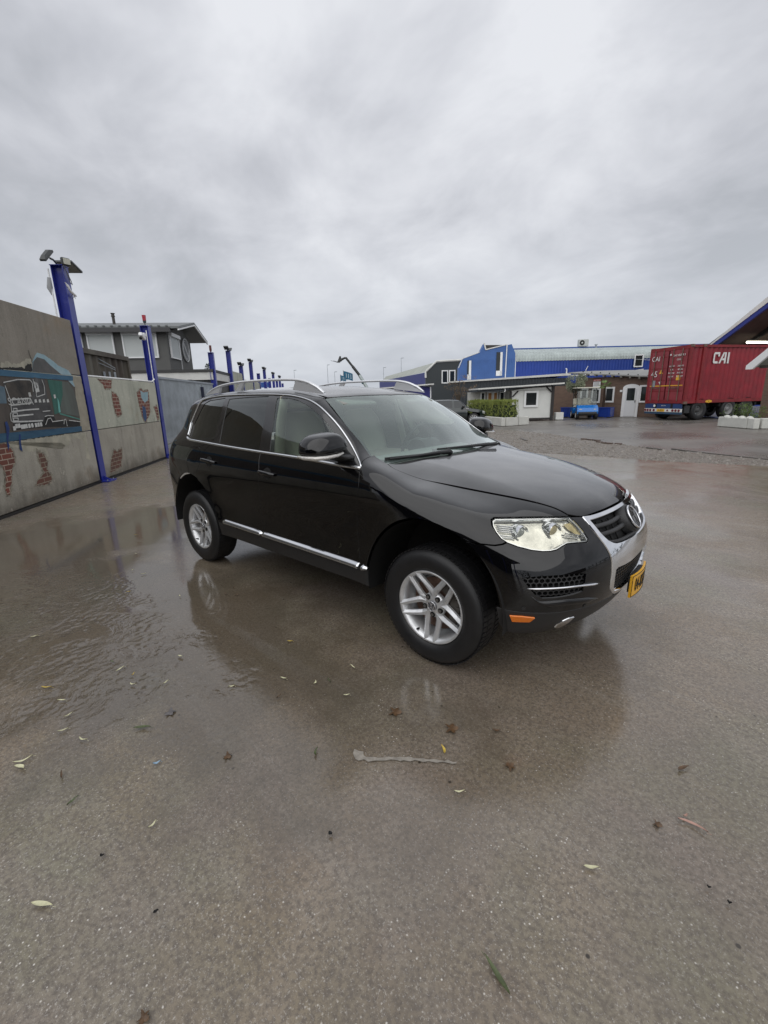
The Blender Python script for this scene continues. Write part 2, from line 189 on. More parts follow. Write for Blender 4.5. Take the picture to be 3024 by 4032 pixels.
# ---------------------------------------------------------------- materials
DATA = json.loads('''{"car": {"belt": [[-1.475, -0.862, 1.228], [-1.034, -0.882, 1.214], [-0.665, -0.889, 1.201], [-0.218, -0.895, 1.189], [0.289, -0.9, 1.178], [0.714, -0.907, 1.162], [0.89, -0.892, 1.155]], "dlo_top": [[0.884, -0.886, 1.162], [0.851, -0.864, 1.187], [0.778, -0.826, 1.24], [0.681, -0.79, 1.314], [0.56, -0.76, 1.4], [0.423, -0.734, 1.481], [0.283, -0.711, 1.548], [0.136, -0.691, 1.589], [-0.025, -0.681, 1.614], [-0.201, -0.682, 1.627], [-0.497, -0.678, 1.635], [-0.956, -0.668, 1.638], [-1.22, -0.66, 1.632], [-1.471, -0.658, 1.61], [-1.547, -0.674, 1.581], [-1.593, -0.712, 1.495], [-1.637, -0.758, 1.374], [-1.588, -0.827, 1.265]], "seam_quarter": [[-1.033, -0.883, 1.211], [-1.116, -0.919, 1.134], [-1.135, -0.934, 1.087], [-1.162, -0.946, 1.039], [-1.203, -0.951, 0.988], [-1.255, -0.952, 0.934]], "seam_b": [[-0.217, -0.896, 1.188], [-0.211, -0.922, 1.124], [-0.196, -0.943, 1.051], [-0.214, -0.946, 0.894], [-0.235, -0.932, 0.717], [-0.214, -0.937, 0.528]], "seam_a": [[0.891, -0.893, 1.154], [0.912, -0.938, 1.071], [0.903, -0.951, 0.984], [0.886, -0.941, 0.843], [0.878, -0.931, 0.7], [0.897, -0.943, 0.533]], "headlight": [[1.754, -0.791, 0.937], [1.772, -0.814, 0.913], [1.799, -0.827, 0.887], [1.835, -0.832, 0.858], [1.864, -0.825, 0.842], [1.916, -0.801, 0.823], [1.974, -0.764, 0.806], [2.019, -0.727, 0.798], [2.048, -0.696, 0.797], [2.069, -0.668, 0.802], [2.087, -0.632, 0.818], [2.1, -0.608, 0.826], [2.136, -0.559, 0.825], [2.166, -0.512, 0.822], [2.167, -0.497, 0.833], [2.141, -0.5, 0.87], [2.104, -0.503, 0.908], [2.062, -0.502, 0.941], [1.996, -0.575, 0.944], [1.882, -0.674, 0.945], [1.761, -0.772, 0.945]], "seam_bumper": [[1.679, -0.92, 0.836], [1.726, -0.905, 0.829], [1.77, -0.887, 0.828], [1.747, -0.898, 0.827], [1.82, -0.863, 0.826], [1.851, -0.841, 0.833], [1.864, -0.825, 0.842]], "fog": [[1.964, -0.833, 0.67], [2.034, -0.773, 0.679], [2.118, -0.688, 0.68], [2.196, -0.583, 0.672], [2.198, -0.594, 0.626], [2.196, -0.6, 0.579], [2.169, -0.646, 0.573], [2.131, -0.7, 0.568], [2.09, -0.747, 0.566], [2.056, -0.781, 0.567], [2.029, -0.803, 0.583], [2.003, -0.818, 0.616], [1.981, -0.827, 0.647]], "fog_trim": [[1.988, -0.828, 0.619], [2.042, -0.784, 0.619], [2.126, -0.699, 0.619], [2.184, -0.619, 0.618], [2.24, -0.501, 0.605]], "scoop": [[1.957, -0.837, 0.676], [1.983, -0.829, 0.63], [2.012, -0.818, 0.577], [2.045, -0.792, 0.542], [2.092, -0.744, 0.532], [2.15, -0.667, 0.53], [2.203, -0.562, 0.516], [2.238, -0.466, 0.503], [2.251, -0.405, 0.484]], "marker": [[1.927, -0.876, 0.467], [1.978, -0.837, 0.465], [2.025, -0.795, 0.456], [2.002, -0.805, 0.43], [1.934, -0.861, 0.432]], "skid": [[2.079, -0.648, 0.356], [2.095, -0.654, 0.381], [2.116, -0.641, 0.402], [2.14, -0.612, 0.416], [2.155, -0.582, 0.415], [2.138, -0.585, 0.39], [2.106, -0.588, 0.35], [2.08, -0.617, 0.338]], "sensor": [[1.984, -0.84, 0.51], [2.198, -0.555, 0.482]], "handle_f": [[-0.18, -0.945, 1.044], [0.023, -0.946, 1.034], [-0.067, -0.946, 1.039]], "handle_r": [[-1.11, -0.939, 1.069], [-0.872, -0.942, 1.058], [-0.998, -0.939, 1.067]], "fuel": [[-1.377, -0.905, 1.163], [-1.343, -0.901, 1.172], [-1.24, -0.901, 1.173], [-1.194, -0.908, 1.158], [-1.197, -0.918, 1.135], [-1.224, -0.939, 1.069], [-1.29, -0.944, 1.046], [-1.399, -0.943, 1.045], [-1.448, -0.936, 1.065]], "ws_side": [[0.289, -0.618, 1.587], [0.421, -0.65, 1.516], [0.563, -0.683, 1.427], [0.747, -0.713, 1.301], [0.861, -0.752, 1.225], [0.905, -0.758, 1.204]], "ws_side_outer": [[0.281, -0.632, 1.587], [0.571, -0.712, 1.415], [0.753, -0.742, 1.289], [0.901, -0.785, 1.201], [0.987, -0.777, 1.171]], "pillar_seam": [[0.863, -0.849, 1.193], [0.866, -0.813, 1.208], [0.875, -0.753, 1.218]], "glass_q": [[-1.511, -0.841, 1.255], [-1.553, -0.771, 1.37], [-1.493, -0.733, 1.476], [-1.43, -0.699, 1.567], [-1.337, -0.687, 1.598], [-1.034, -0.688, 1.617], [-1.019, -0.752, 1.498], [-1.028, -0.803, 1.377], [-1.001, -0.869, 1.24], [-1.192, -0.863, 1.246], [-1.449, -0.852, 1.248]], "glass_r": [[-0.897, -0.873, 1.233], [-0.933, -0.81, 1.367], [-0.943, -0.754, 1.498], [-0.949, -0.7, 1.606], [-0.638, -0.697, 1.617], [-0.339, -0.694, 1.62], [-0.29, -0.782, 1.457], [-0.273, -0.841, 1.32], [-0.255, -0.888, 1.207], [-0.564, -0.882, 1.218]], "glass_f": [[-0.105, -0.89, 1.201], [-0.143, -0.83, 1.345], [-0.172, -0.773, 1.479], [-0.204, -0.708, 1.603], [-0.086, -0.702, 1.603], [0.059, -0.709, 1.583], [0.222, -0.739, 1.537], [0.368, -0.763, 1.473], [0.513, -0.794, 1.391], [0.635, -0.823, 1.31], [0.676, -0.852, 1.26], [0.702, -0.894, 1.189], [0.283, -0.894, 1.192]], "mirror_tri": [[0.617, -0.791, 1.348], [0.714, -0.824, 1.273], [0.802, -0.865, 1.202], [0.848, -0.887, 1.168], [0.72, -0.899, 1.177]]}, "mural": {"opening": [[-2.603, 2.031], [-2.468, 2.032], [-0.534, 2.033], [-0.489, 1.912], [-0.533, 1.72], [-0.521, 1.61], [-0.521, 1.359], [-0.561, 1.178], [-2.75, 1.203], [-2.884, 1.203]], "hole": [[-1.609, 2.322], [-1.456, 2.457], [-1.265, 2.433], [-1.097, 2.374], [-0.888, 2.276], [-0.604, 2.216], [-0.525, 2.127], [-1.683, 2.137]], "hole_dark": [[-1.608, 2.299], [-1.484, 2.379], [-1.291, 2.359], [-1.155, 2.271], [-0.872, 2.13], [-1.683, 2.137]], "beam_top": [[-2.571, 2.125], [-2.436, 2.124], [-0.504, 2.115], [-0.521, 2.033], [-2.468, 2.032], [-2.602, 2.033]], "beam_bottom": [[-2.884, 1.203], [-2.75, 1.203], [-0.535, 1.176], [-0.551, 1.081], [-2.795, 1.07], [-2.929, 1.07]], "green": [[-1.326, 2.026], [-0.893, 2.007], [-0.954, 1.772], [-1.184, 1.45], [-1.325, 1.427], [-1.308, 1.719]], "brown": [[-0.893, 2.007], [-0.694, 2.0], [-0.56, 1.856], [-0.537, 1.637], [-0.521, 1.359], [-1.139, 1.449]], "teal": [[-1.144, 1.719], [-1.115, 1.642], [-1.13, 1.461], [-1.193, 1.457]], "rail_green": [[-1.182, 1.456], [-0.536, 1.317], [-0.544, 1.297], [-1.171, 1.424]], "sky_left": [[-2.635, 1.937], [-2.516, 1.888], [-2.43, 1.869], [-2.463, 1.632], [-2.604, 1.632], [-2.74, 1.625]], "sky_right": [[-0.685, 2.024], [-0.535, 2.03], [-0.497, 1.925], [-0.525, 1.918]], "cab": [[-2.44, 1.932], [-2.3, 1.969], [-2.073, 2.0], [-1.742, 2.024], [-1.413, 2.013], [-1.434, 1.719], [-1.367, 1.431], [-1.628, 1.403], [-1.691, 1.283], [-2.435, 1.291], [-2.393, 1.697]], "windshield": [[-2.404, 1.923], [-2.098, 1.976], [-1.808, 1.993], [-1.766, 1.954], [-1.813, 1.766], [-1.867, 1.719], [-2.395, 1.691]], "wheel_arch": [[-1.628, 1.403], [-1.539, 1.424], [-1.372, 1.418], [-1.322, 1.314], [-0.564, 1.277], [-0.587, 1.179], [-1.71, 1.229]], "bumper": [[-2.432, 1.324], [-1.674, 1.331], [-1.708, 1.235], [-2.455, 1.231]], "Lw1": [[-2.438, 1.938], [-2.11, 1.993], [-1.806, 1.998], [-1.766, 1.954], [-1.787, 1.813]], "Lw2": [[-2.423, 1.89], [-2.381, 1.686], [-2.412, 1.5], [-2.42, 1.357]], "Lw3": [[-2.382, 1.684], [-2.143, 1.696], [-1.899, 1.705]], "Lw4": [[-2.385, 1.604], [-2.119, 1.617], [-1.906, 1.632]], "Lw5": [[-2.41, 1.506], [-2.097, 1.525], [-1.742, 1.532]], "Lw6": [[-2.418, 1.437], [-1.923, 1.45]], "Lw7": [[-2.437, 1.356], [-2.07, 1.345], [-1.711, 1.339]], "Lw8": [[-1.727, 2.013], [-1.731, 1.92], [-1.72, 1.814], [-1.731, 1.729]], "Lw9": [[-1.711, 1.731], [-1.497, 1.774], [-1.468, 1.914], [-1.495, 2.01]], "Lw10": [[-2.361, 1.554], [-2.278, 1.552], [-2.294, 1.508], [-2.376, 1.51], [-2.361, 1.554]], "Lw11": [[-2.383, 1.488], [-2.293, 1.486], [-2.308, 1.441], [-2.398, 1.445], [-2.383, 1.488]], "Lw12": [[-2.402, 1.412], [-2.303, 1.407], [-2.318, 1.363], [-2.417, 1.368], [-2.402, 1.412]], "Lw13": [[-1.628, 1.403], [-1.541, 1.418], [-1.376, 1.406]], "Lw14": [[-1.655, 1.269], [-1.56, 1.363], [-1.474, 1.372], [-1.449, 1.32]], "Lw15": [[-1.118, 1.251], [-1.078, 1.328], [-1.03, 1.333], [-1.028, 1.206]], "Lw16": [[-1.454, 1.308], [-1.117, 1.317]], "Lw17": [[-2.448, 1.491], [-2.463, 1.469], [-2.473, 1.371], [-2.42, 1.357]], "Lw18": [[-1.658, 1.49], [-1.451, 1.496]], "Lw19": [[-0.931, 1.308], [-0.569, 1.263]], "blobs": [[-2.378, 1.288], [-2.318, 1.29], [-2.256, 1.269], [-2.203, 1.271], [-2.149, 1.274], [-2.076, 1.275], [-2.002, 1.277], [-1.908, 1.277], [-1.84, 1.279], [-1.771, 1.281], [-2.438, 1.258], [-1.651, 1.957], [-1.676, 1.886], [-1.897, 1.765], [-1.225, 1.738]], "scania": [[-2.271, 1.647], [-2.041, 1.662]], "text2": [[-1.736, 1.66], [-1.503, 1.67]], "drip1": [[-2.611, 1.361], [-2.561, 1.37], [-2.541, 1.265], [-2.642, 1.064], [-2.626, 1.018], [-2.678, 0.935], [-2.676, 1.012], [-2.655, 1.12], [-2.619, 1.248]], "drip2": [[-2.362, 1.162], [-2.325, 1.16], [-2.366, 1.026], [-2.371, 0.888], [-2.424, 0.934], [-2.403, 1.052]], "brick1": [[-2.932, 1.06], [-2.799, 1.059], [-2.681, 1.043], [-2.625, 0.974], [-2.566, 0.911], [-2.572, 0.844], [-2.598, 0.746], [-2.686, 0.68], [-2.723, 0.595], [-2.767, 0.468], [-2.855, 0.304], [-2.912, 0.322], [-2.911, 0.439], [-2.828, 0.591], [-2.858, 0.706], [-2.902, 0.756], [-3.022, 0.795]], "brick2": [[-1.989, 0.856], [-1.913, 0.822], [-1.849, 0.777], [-1.805, 0.671], [-1.856, 0.527], [-1.834, 0.473], [-1.772, 0.411], [-1.835, 0.293], [-2.02, 0.29], [-2.243, 0.318], [-2.09, 0.428], [-1.933, 0.482], [-1.991, 0.598], [-2.016, 0.749]], "cream": [[-2.796, 1.066], [-1.945, 1.063], [-0.43, 1.055], [-0.412, 0.952], [-0.448, 0.78], [-0.434, 0.588], [-0.39, 0.552], [-0.498, 0.492], [-0.562, 0.545], [-0.529, 0.861], [-0.73, 0.965], [-0.98, 0.973], [-1.093, 0.861], [-1.297, 0.816], [-1.207, 0.873], [-1.37, 0.929], [-1.59, 0.925], [-1.732, 0.876], [-1.744, 0.726], [-1.84, 0.801], [-1.979, 0.855], [-2.282, 0.89], [-2.385, 0.947], [-2.59, 0.981], [-2.68, 1.045]], "cream_top": [[-2.408, 2.208], [-2.239, 2.241], [-2.03, 2.223], [-1.835, 2.282], [-1.722, 2.347], [-1.615, 2.333], [-1.687, 2.235], [-1.683, 2.137], [-1.828, 2.146], [-2.018, 2.158], [-2.429, 2.144]], "cream_right": [[-0.492, 2.112], [-0.205, 2.114], [-0.129, 1.948], [-0.161, 1.634], [-0.183, 1.345], [-0.236, 1.085], [-0.541, 1.084], [-0.561, 1.178], [-0.521, 1.359], [-0.521, 1.61], [-0.533, 1.72], [-0.489, 1.912], [-0.531, 2.039]], "crack_dark": [[-2.559, 2.161], [-2.424, 2.16], [-2.332, 2.155], [-2.181, 2.175], [-2.049, 2.167], [-1.938, 2.191], [-1.877, 2.161], [-1.809, 2.227], [-1.762, 2.259], [-1.682, 2.247], [-1.683, 2.137], [-1.935, 2.146], [-2.436, 2.124], [-2.569, 2.13]], "crack": [[-1.671, 2.466], [-1.667, 2.398], [-1.638, 2.32], [-1.645, 2.273]], "b3": [[0.472, 2.095], [1.057, 2.089], [0.979, 1.931], [0.688, 1.912], [0.656, 1.979]], "b4": [[0.991, 1.832], [1.139, 1.805], [1.263, 1.703], [1.28, 1.347], [1.073, 1.295], [0.979, 1.386], [0.939, 1.646]], "b5": [[2.33, 1.831], [2.621, 1.949], [2.764, 1.886], [3.078, 1.907], [3.058, 1.633], [2.978, 1.323], [2.57, 1.083], [2.449, 1.207], [2.348, 1.572]], "b5sky": [[2.543, 1.899], [2.75, 1.852], [3.047, 1.873], [2.982, 1.667], [2.729, 1.584], [2.564, 1.702]], "b5blue": [[2.533, 1.52], [2.724, 1.467], [2.703, 1.196], [2.557, 1.094], [2.472, 1.222]], "b6": [[3.311, 1.455], [3.525, 1.504], [3.586, 1.413], [3.547, 1.123], [3.441, 1.11], [3.396, 1.31]], "b7": [[0.608, 0.581], [0.744, 0.521], [0.999, 0.583], [0.931, 0.408], [0.81, 0.182], [0.633, 0.148], [0.271, 0.132], [0.41, 0.387]]}, "leaf": [[1.268, -2.834], [0.661, -2.295], [1.156, -2.109], [1.46, -1.829], [0.887, -2.651], [0.494, -2.76], [0.444, -2.737], [0.515, -2.513], [0.368, -2.562], [0.089, -2.503], [-0.126, -2.526], [0.235, -2.187], [0.376, -2.056], [0.257, -2.512], [0.02, -2.182], [1.25, -2.479], [0.879, -1.592], [1.274, -1.46], [0.948, -2.34], [0.647, -2.152], [0.168, -1.879], [0.71, -1.828], [-0.899, -2.435], [1.898, -1.445], [2.075, -1.585], [1.85, -1.302], [2.175, -1.333], [2.584, -1.554], [2.821, -1.154], [2.793, -1.121], [2.478, -2.03], [2.719, -1.225], [2.75, -0.869], [1.561, -1.389], [2.676, 0.286], [2.028, -1.174], [1.809, -2.724], [1.577, -2.597], [1.235, -2.648], [1.807, -2.055], [2.895, -1.372], [2.95, -1.385]]}''')
CAR = {k: np.array(v) for k, v in DATA['car'].items()}
# ---- master surface of the dark car body: F(p) < 0 inside -------------------
def pch(xk, yk):
    xk=np.array(xk,float); yk=np.array(yk,float); h=np.diff(xk); d=np.diff(yk)/h
    m=np.zeros(len(xk)); m[0]=d[0]; m[-1]=d[-1]
    for i in range(1,len(xk)-1):
        if d[i-1]*d[i]>0:
            w1=2*h[i]+h[i-1]; w2=h[i]+2*h[i-1]; m[i]=(w1+w2)/(w1/d[i-1]+w2/d[i])
    def f(x):
        x=np.clip(x,xk[0]-.5,xk[-1]+.5); i=np.clip(np.searchsorted(xk,x)-1,0,len(xk)-2)
        hh=h[i]; t=(x-xk[i])/hh; tc=np.clip(t,0,1); t2=tc*tc; t3=t2*tc
        r=(2*t3-3*t2+1)*yk[i]+(t3-2*t2+tc)*hh*m[i]+(-2*t3+3*t2)*yk[i+1]+(t3-t2)*hh*m[i+1]
        return r+np.where(t<0,m[i]*(t)*hh,0)+np.where(t>1,m[i+1]*(t-1)*hh,0)
    return f
def sst(a,b,x):
    t=np.clip((x-a)/(b-a),0,1); return t*t*(3-2*t)
def smx(a,b,k):
    h=np.maximum(k-np.abs(a-b),0)/k; return np.maximum(a,b)+h*h*k*.25
WZ=pch([.26,.34,.42,.50,.56,.66,.80,.90,.98,1.03,1.08,1.13,1.18,1.22,1.26,1.40,1.55,1.64,1.78],
       [.87,.905,.928,.938,.934,.930,.938,.946,.951,.947,.936,.920,.899,.882,.866,.806,.742,.700,.625])
WX=pch([-2.6,-2.4,-2.2,-2.0,-1.8,-1.6,-1.3,-.9,.9,1.3,1.6,1.8,2.0,2.15,2.35],
       [-.42,-.26,-.125,-.060,-.028,-.012,0,0,0,0,-.010,-.032,-.085,-.165,-.36])
WG=pch([-2.2,-1.7,-1.0,-.2,.4,.9,1.4],[-.12,-.05,-.012,0,0,-.015,-.05])
TP=pch([-2.3,-2.0,-1.7,-1.3,-.8,-.3,.05,.25,.38,.42,.70,1.08,1.12,1.3,1.6,1.9,2.05,2.17,2.25,2.32],
       [1.46,1.60,1.655,1.690,1.705,1.697,1.672,1.640,1.609,1.588,1.425,1.200,1.188,1.165,1.125,1.065,1.020,.968,.910,.82])
FX=pch([.2,.27,.33,.42,.5,.6,.7,.8,.88,.95,1.03,1.2],[2.02,2.11,2.195,2.262,2.295,2.310,2.307,2.288,2.256,2.205,2.12,1.8])
RX=pch([.25,.34,.45,.58,.8,.95,1.05,1.18,1.3,1.5,1.62,1.72],[2.08,2.22,2.36,2.415,2.41,2.36,2.32,2.27,2.19,2.06,1.97,1.84])
def F(P):
    x=P[:,0]; y=np.abs(P[:,1]); z=P[:,2]
    W=WZ(z)+WX(x)+WG(x)*sst(1.15,1.35,z)
    for cx in (1.4275,-1.4275):
        r=np.sqrt((x-cx)**2+(z-.40)**2)
        W=W+.012*np.exp(-((r-.46)/.10)**2)*sst(.1,.35,z)*sst(1.1,.8,z)
    fs=(y-W)*.96
    c=.14+.10*sst(1.2,2.1,x)
    xe=x+c*(y/.7)**2*np.where(x>-.4,1,0)*sst(-.4,.3,x)
    T=TP(xe)-.045*(y/.7)**2*sst(.5,0,x) - sst(.9,1.3,x)*(.016*(y/.7)**2+.052*sst(.50,.80,y))
    sl=.98-.11*sst(.1,.35,x)*sst(1.35,1.0,x)
    ft=(z-T)*sl
    k=.07+.11*sst(1.0,1.5,x)*sst(2.3,1.9,x)+.02
    a=smx(fs,ft,k)
    ff=(x-(FX(z)-.30*(y/.86)**2.7))*.93
    a=smx(a,ff,.10)
    fr=((-x)-(RX(z)-.22*(y/.8)**2.6))*.93
    a=smx(a,fr,.13)
    return smx(a,(.27-z),.06)
def grad(P,e=2e-3):
    g=np.stack([F(P+np.eye(3)[i]*e)-F(P-np.eye(3)[i]*e) for i in range(3)],1)
    return g/np.linalg.norm(g,axis=1,keepdims=True)
def hit(o,d,t0,t1,n=160):
    """first F=0 along o+t*d"""
    o=np.broadcast_to(o,d.shape) if o.ndim==1 else o
    N=len(d); lo=np.full(N,np.nan); hi=np.full(N,np.nan); ts=np.linspace(t0,t1,n); found=np.zeros(N,bool)
    prev=np.full(N,ts[0])
    for t in ts[1:]:
        v=F(o+d*t)<0; new=v&~found
        lo[new]=prev[new]; hi[new]=t; found|=new; prev[:]=t
    for _ in range(34):
        m=(lo+hi)/2; v=F(o+d*m[:,None])<0
        hi=np.where(v,m,hi); lo=np.where(v,lo,m)
    return o+d*((lo+hi)/2)[:,None]
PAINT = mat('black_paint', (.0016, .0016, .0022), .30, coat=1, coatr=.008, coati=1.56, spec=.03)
_n = PAINT.node_tree.nodes; _l = PAINT.node_tree.links           # upward panels painted paler in place of reflected sky, mottled like drying marks
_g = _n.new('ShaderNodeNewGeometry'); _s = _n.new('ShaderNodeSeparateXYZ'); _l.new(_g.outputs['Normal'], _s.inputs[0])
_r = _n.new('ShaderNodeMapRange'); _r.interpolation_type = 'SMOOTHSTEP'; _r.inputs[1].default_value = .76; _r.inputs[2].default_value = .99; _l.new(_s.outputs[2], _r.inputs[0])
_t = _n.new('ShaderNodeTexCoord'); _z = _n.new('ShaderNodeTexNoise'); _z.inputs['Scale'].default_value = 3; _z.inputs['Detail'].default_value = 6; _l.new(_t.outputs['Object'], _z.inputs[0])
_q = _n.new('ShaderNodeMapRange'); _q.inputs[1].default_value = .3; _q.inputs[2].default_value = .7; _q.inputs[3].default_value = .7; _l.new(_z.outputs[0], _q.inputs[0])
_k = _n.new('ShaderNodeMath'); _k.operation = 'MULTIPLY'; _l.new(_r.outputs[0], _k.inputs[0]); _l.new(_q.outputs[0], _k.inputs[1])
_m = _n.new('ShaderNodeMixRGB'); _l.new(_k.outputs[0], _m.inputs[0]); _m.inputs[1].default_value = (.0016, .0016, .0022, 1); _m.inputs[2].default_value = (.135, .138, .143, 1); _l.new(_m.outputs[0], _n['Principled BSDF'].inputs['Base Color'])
GLOSSBLACK = mat('gloss_black_trim', (.008, .008, .009), .15, coat=.6)
PLASTIC = mat('black_plastic', (.022, .022, .023), .42, bump=.15, bscale=400)
DARKPL = mat('dark_void', (.006, .006, .006), .7)
RUBBER = mat('tyre_rubber', (.011, .011, .012), .48, bump=.1, bscale=150, var=.25, vscale=9)
CHROME = mat('chrome', (.80, .81, .83), .06, metal=1)
CHROMED = mat('chrome_satin', (.80, .81, .82), .16, metal=1)
ALLOY = mat('silver_alloy', (.72, .73, .74), .33, metal=.65, coat=.5, var=.2, vscale=9)
RAILM = mat('rail_silver', (.82, .83, .85), .30, metal=.55)
ORANGE = mat('amber_marker', (.80, .19, .004), .25, coat=.6)
BEIGE = mat('beige_leather', (.50, .47, .38), .55, bump=.2, bscale=80)
GREYI = mat('grey_interior', (.30, .31, .30), .6)
BLKI = mat('black_interior', (.02, .02, .022), .5)
LENSM = glass_mat('lens_clear', (.97, .965, .93), 1.5, boost=1.3)
WSG = glass_mat('windshield_glass', (.82, .96, .90), 1.52, boost=2.0, pale_veil=.07)
SIDEG = glass_mat('side_glass', (.80, .92, .87), 1.52, boost=1.6, pale_veil=.02)
PRIVG = glass_mat('privacy_glass', (.05, .058, .06), 1.52, boost=1.7)
REFL = mat('reflector', (.70, .69, .62), .14, metal=.9, var=.3, vscale=12, bump=.5, bscale=13)
AMBERR = mat('reflector_yellow', (.62, .52, .27), .30, metal=.45, var=.3, vscale=20)
PLATE = mat('plate_yellow', (.84, .44, .02), .35, coat=.3)
INK = mat('plate_ink', (.01, .01, .01), .5)
BLUE = mat('blue_steel_paint', (.018, .030, .27), .38, coat=.2, var=.18, vscale=1.2, bump=.05)
CONC = None
WHITEP = mat('white_paint', (.80, .81, .81), .45, var=.05, vscale=2)
WHITED = mat('weathered_white_paint', (.66, .66, .63), .6, var=.12, vscale=1.6)
GALV = mat('galvanised_steel', (.36, .39, .41), .42, metal=.5, var=.2, vscale=3)
DARKGREY = mat('anthracite_cladding', (.035, .042, .048), .45)
GLASSD = mat('dark_window_glass', (.02, .024, .026), .06, spec=.7)
STEELG = mat('dark_grey_render', (.115, .115, .110), .8, var=.08, vscale=2)
# ================================================================= THE CAR
class PP:
    def __init__(s, d, upv=(0, 0, 1)):
        s.d = np.array(d, float); s.d /= np.linalg.norm(s.d); u = np.array(upv, float)
        s.e1 = np.cross(u, s.d); s.e1 /= np.linalg.norm(s.e1); s.e2 = np.cross(s.d, s.e1)
    def to2(s, P): P = np.atleast_2d(P); return np.stack([P@s.e1, P@s.e2], 1)
    def ray(s, q): return q[:, :1]*s.e1+q[:, 1:]*s.e2+s.d*3.0, np.broadcast_to(-s.d, (len(q), 3)).copy()
class CY:
    def __init__(s, xc, sg=1): s.xc = xc; s.sg = sg
    def to2(s, P): P = np.atleast_2d(P); return np.stack([np.arctan2(P[:, 1], s.sg*(P[:, 0]-s.xc)), P[:, 2]], 1)
    def ray(s, q):
        c, n = np.cos(q[:, 0])*s.sg, np.sin(q[:, 0]); z = np.zeros(len(q))
        return np.stack([s.xc+2.2*c, 2.2*n, q[:, 1]], 1), np.stack([-c, -n, z], 1)
def shoot(pr, q):
    o, d = pr.ray(q); t = np.zeros(len(q))
    for _ in range(70):
        f = F(o+d*t[:, None]); t += np.clip(f, -.1, .5)*.8
    return o+d*t[:, None]
def crom(P, step=.02, closed=False):
    P = np.array(P, float); n = len(P); out = []
    if n == 2: Q = P
    for i in range(n if closed else n-1):
        p1, p2 = P[i], P[(i+1) % n]; p0 = P[(i-1) % n] if (closed or i > 0) else 2*p1-p2; p3 = P[(i+2) % n] if (closed or i < n-2) else 2*p2-p1
        k = max(1, int(np.linalg.norm(p2-p1)/step))
        for j in range(k):
            t = j/k; out.append(.5*((2*p1)+(p2-p0)*t+(2*p0-5*p1+4*p2-p3)*t*t+(3*p1-p0-3*p2+p3)*t**3))
    if not closed: out.append(P[-1])
    return np.array(out)
def dens(P, step=.02, closed=True):
    P = np.array(P, float); out = []; n = len(P)
    for i in range(n if closed else n-1):
        a, b = P[i], P[(i+1) % n]; k = max(1, int(np.linalg.norm(b-a)/step+.5))
        out += [a+(b-a)*j/k for j in range(k)]
    if not closed: out.append(P[-1])
    return np.array(out)
def inpoly(q, poly):
    x, y = q[:, 0], q[:, 1]; c = np.zeros(len(q), bool); n = len(poly)
    for i in range(n):
        x1, y1 = poly[i]; x2, y2 = poly[(i+1) % n]
        m = ((y1 > y) != (y2 > y)); 
        if y1 != y2: c ^= m & (x < (x2-x1)*(y-y1)/(y2-y1)+x1)
    return c
def inset(poly, g):
    n = len(poly); a = np.roll(poly, 1, 0); b = np.roll(poly, -1, 0)
    area = .5*np.sum(poly[:, 0]*b[:, 1]-b[:, 0]*poly[:, 1]); sg = 1 if area > 0 else -1
    def nrm(d): l = np.linalg.norm(d, axis=1, keepdims=True); d = d/np.maximum(l, 1e-9); return np.stack([-d[:, 1], d[:, 0]], 1)*sg
    n1, n2 = nrm(poly-a), nrm(b-poly); m = n1+n2; l = np.linalg.norm(m, axis=1, keepdims=True); m = m/np.maximum(l, .5)
    k = 1/np.maximum((m*n1).sum(1, keepdims=True), .4)
    return poly+m*g*np.minimum(k, 1.8)
def clean(poly, e=.004):
    out = [poly[0]]
    for q in poly[1:]:
        if np.linalg.norm(q-out[-1]) > e: out.append(q)
    if np.linalg.norm(out[0]-out[-1]) < e: out.pop()
    return np.array(out)
def fill(poly, holes, sp):
    loops = [poly]+holes; V = []; E = []
    for lp in loops:
        k = len(V); V += [tuple(q) for q in lp]; E += [(k+i, k+(i+1) % len(lp)) for i in range(len(lp))]
    B = np.array(V); lo, hi = B.min(0), B.max(0)
    gx = np.arange(lo[0]+sp*.5, hi[0], sp); gy = np.arange(lo[1]+sp*.5, hi[1], sp)
    G = np.stack(np.meshgrid(gx, gy), -1).reshape(-1, 2); G[:, 0] += (np.round((G[:, 1]-lo[1])/sp) % 2)*sp*.5
    ok = inpoly(G, poly)
    for h in holes: ok &= ~inpoly(G, h)
    G = G[ok]
    if len(G):
        dm = np.full(len(G), 9.)
        for i in range(0, len(B), 50): dm = np.minimum(dm, np.linalg.norm(G[:, None]-B[None, i:i+50], axis=2).min(1))
        G = G[dm > sp*.45]
    V += [tuple(q) for q in G]
    r = delaunay_2d_cdt([Vector(q) for q in V], E, [], 0, 1e-6)
    vv = np.array([tuple(q) for q in r[0]]); tr = [t for t in r[2] if len(t) == 3]; T = np.array(tr)
    ce = vv[T].mean(1); ok = inpoly(ce, poly)
    for h in holes: ok &= ~inpoly(ce, h)
    return vv, T[ok]
def boundary(T):
    c = {}
    for t in T:
        for i in range(3):
            a, b = int(t[i]), int(t[(i+1) % 3]); c[(a, b)] = 1
    return [(a, b) for (a, b) in c if (b, a) not in c]
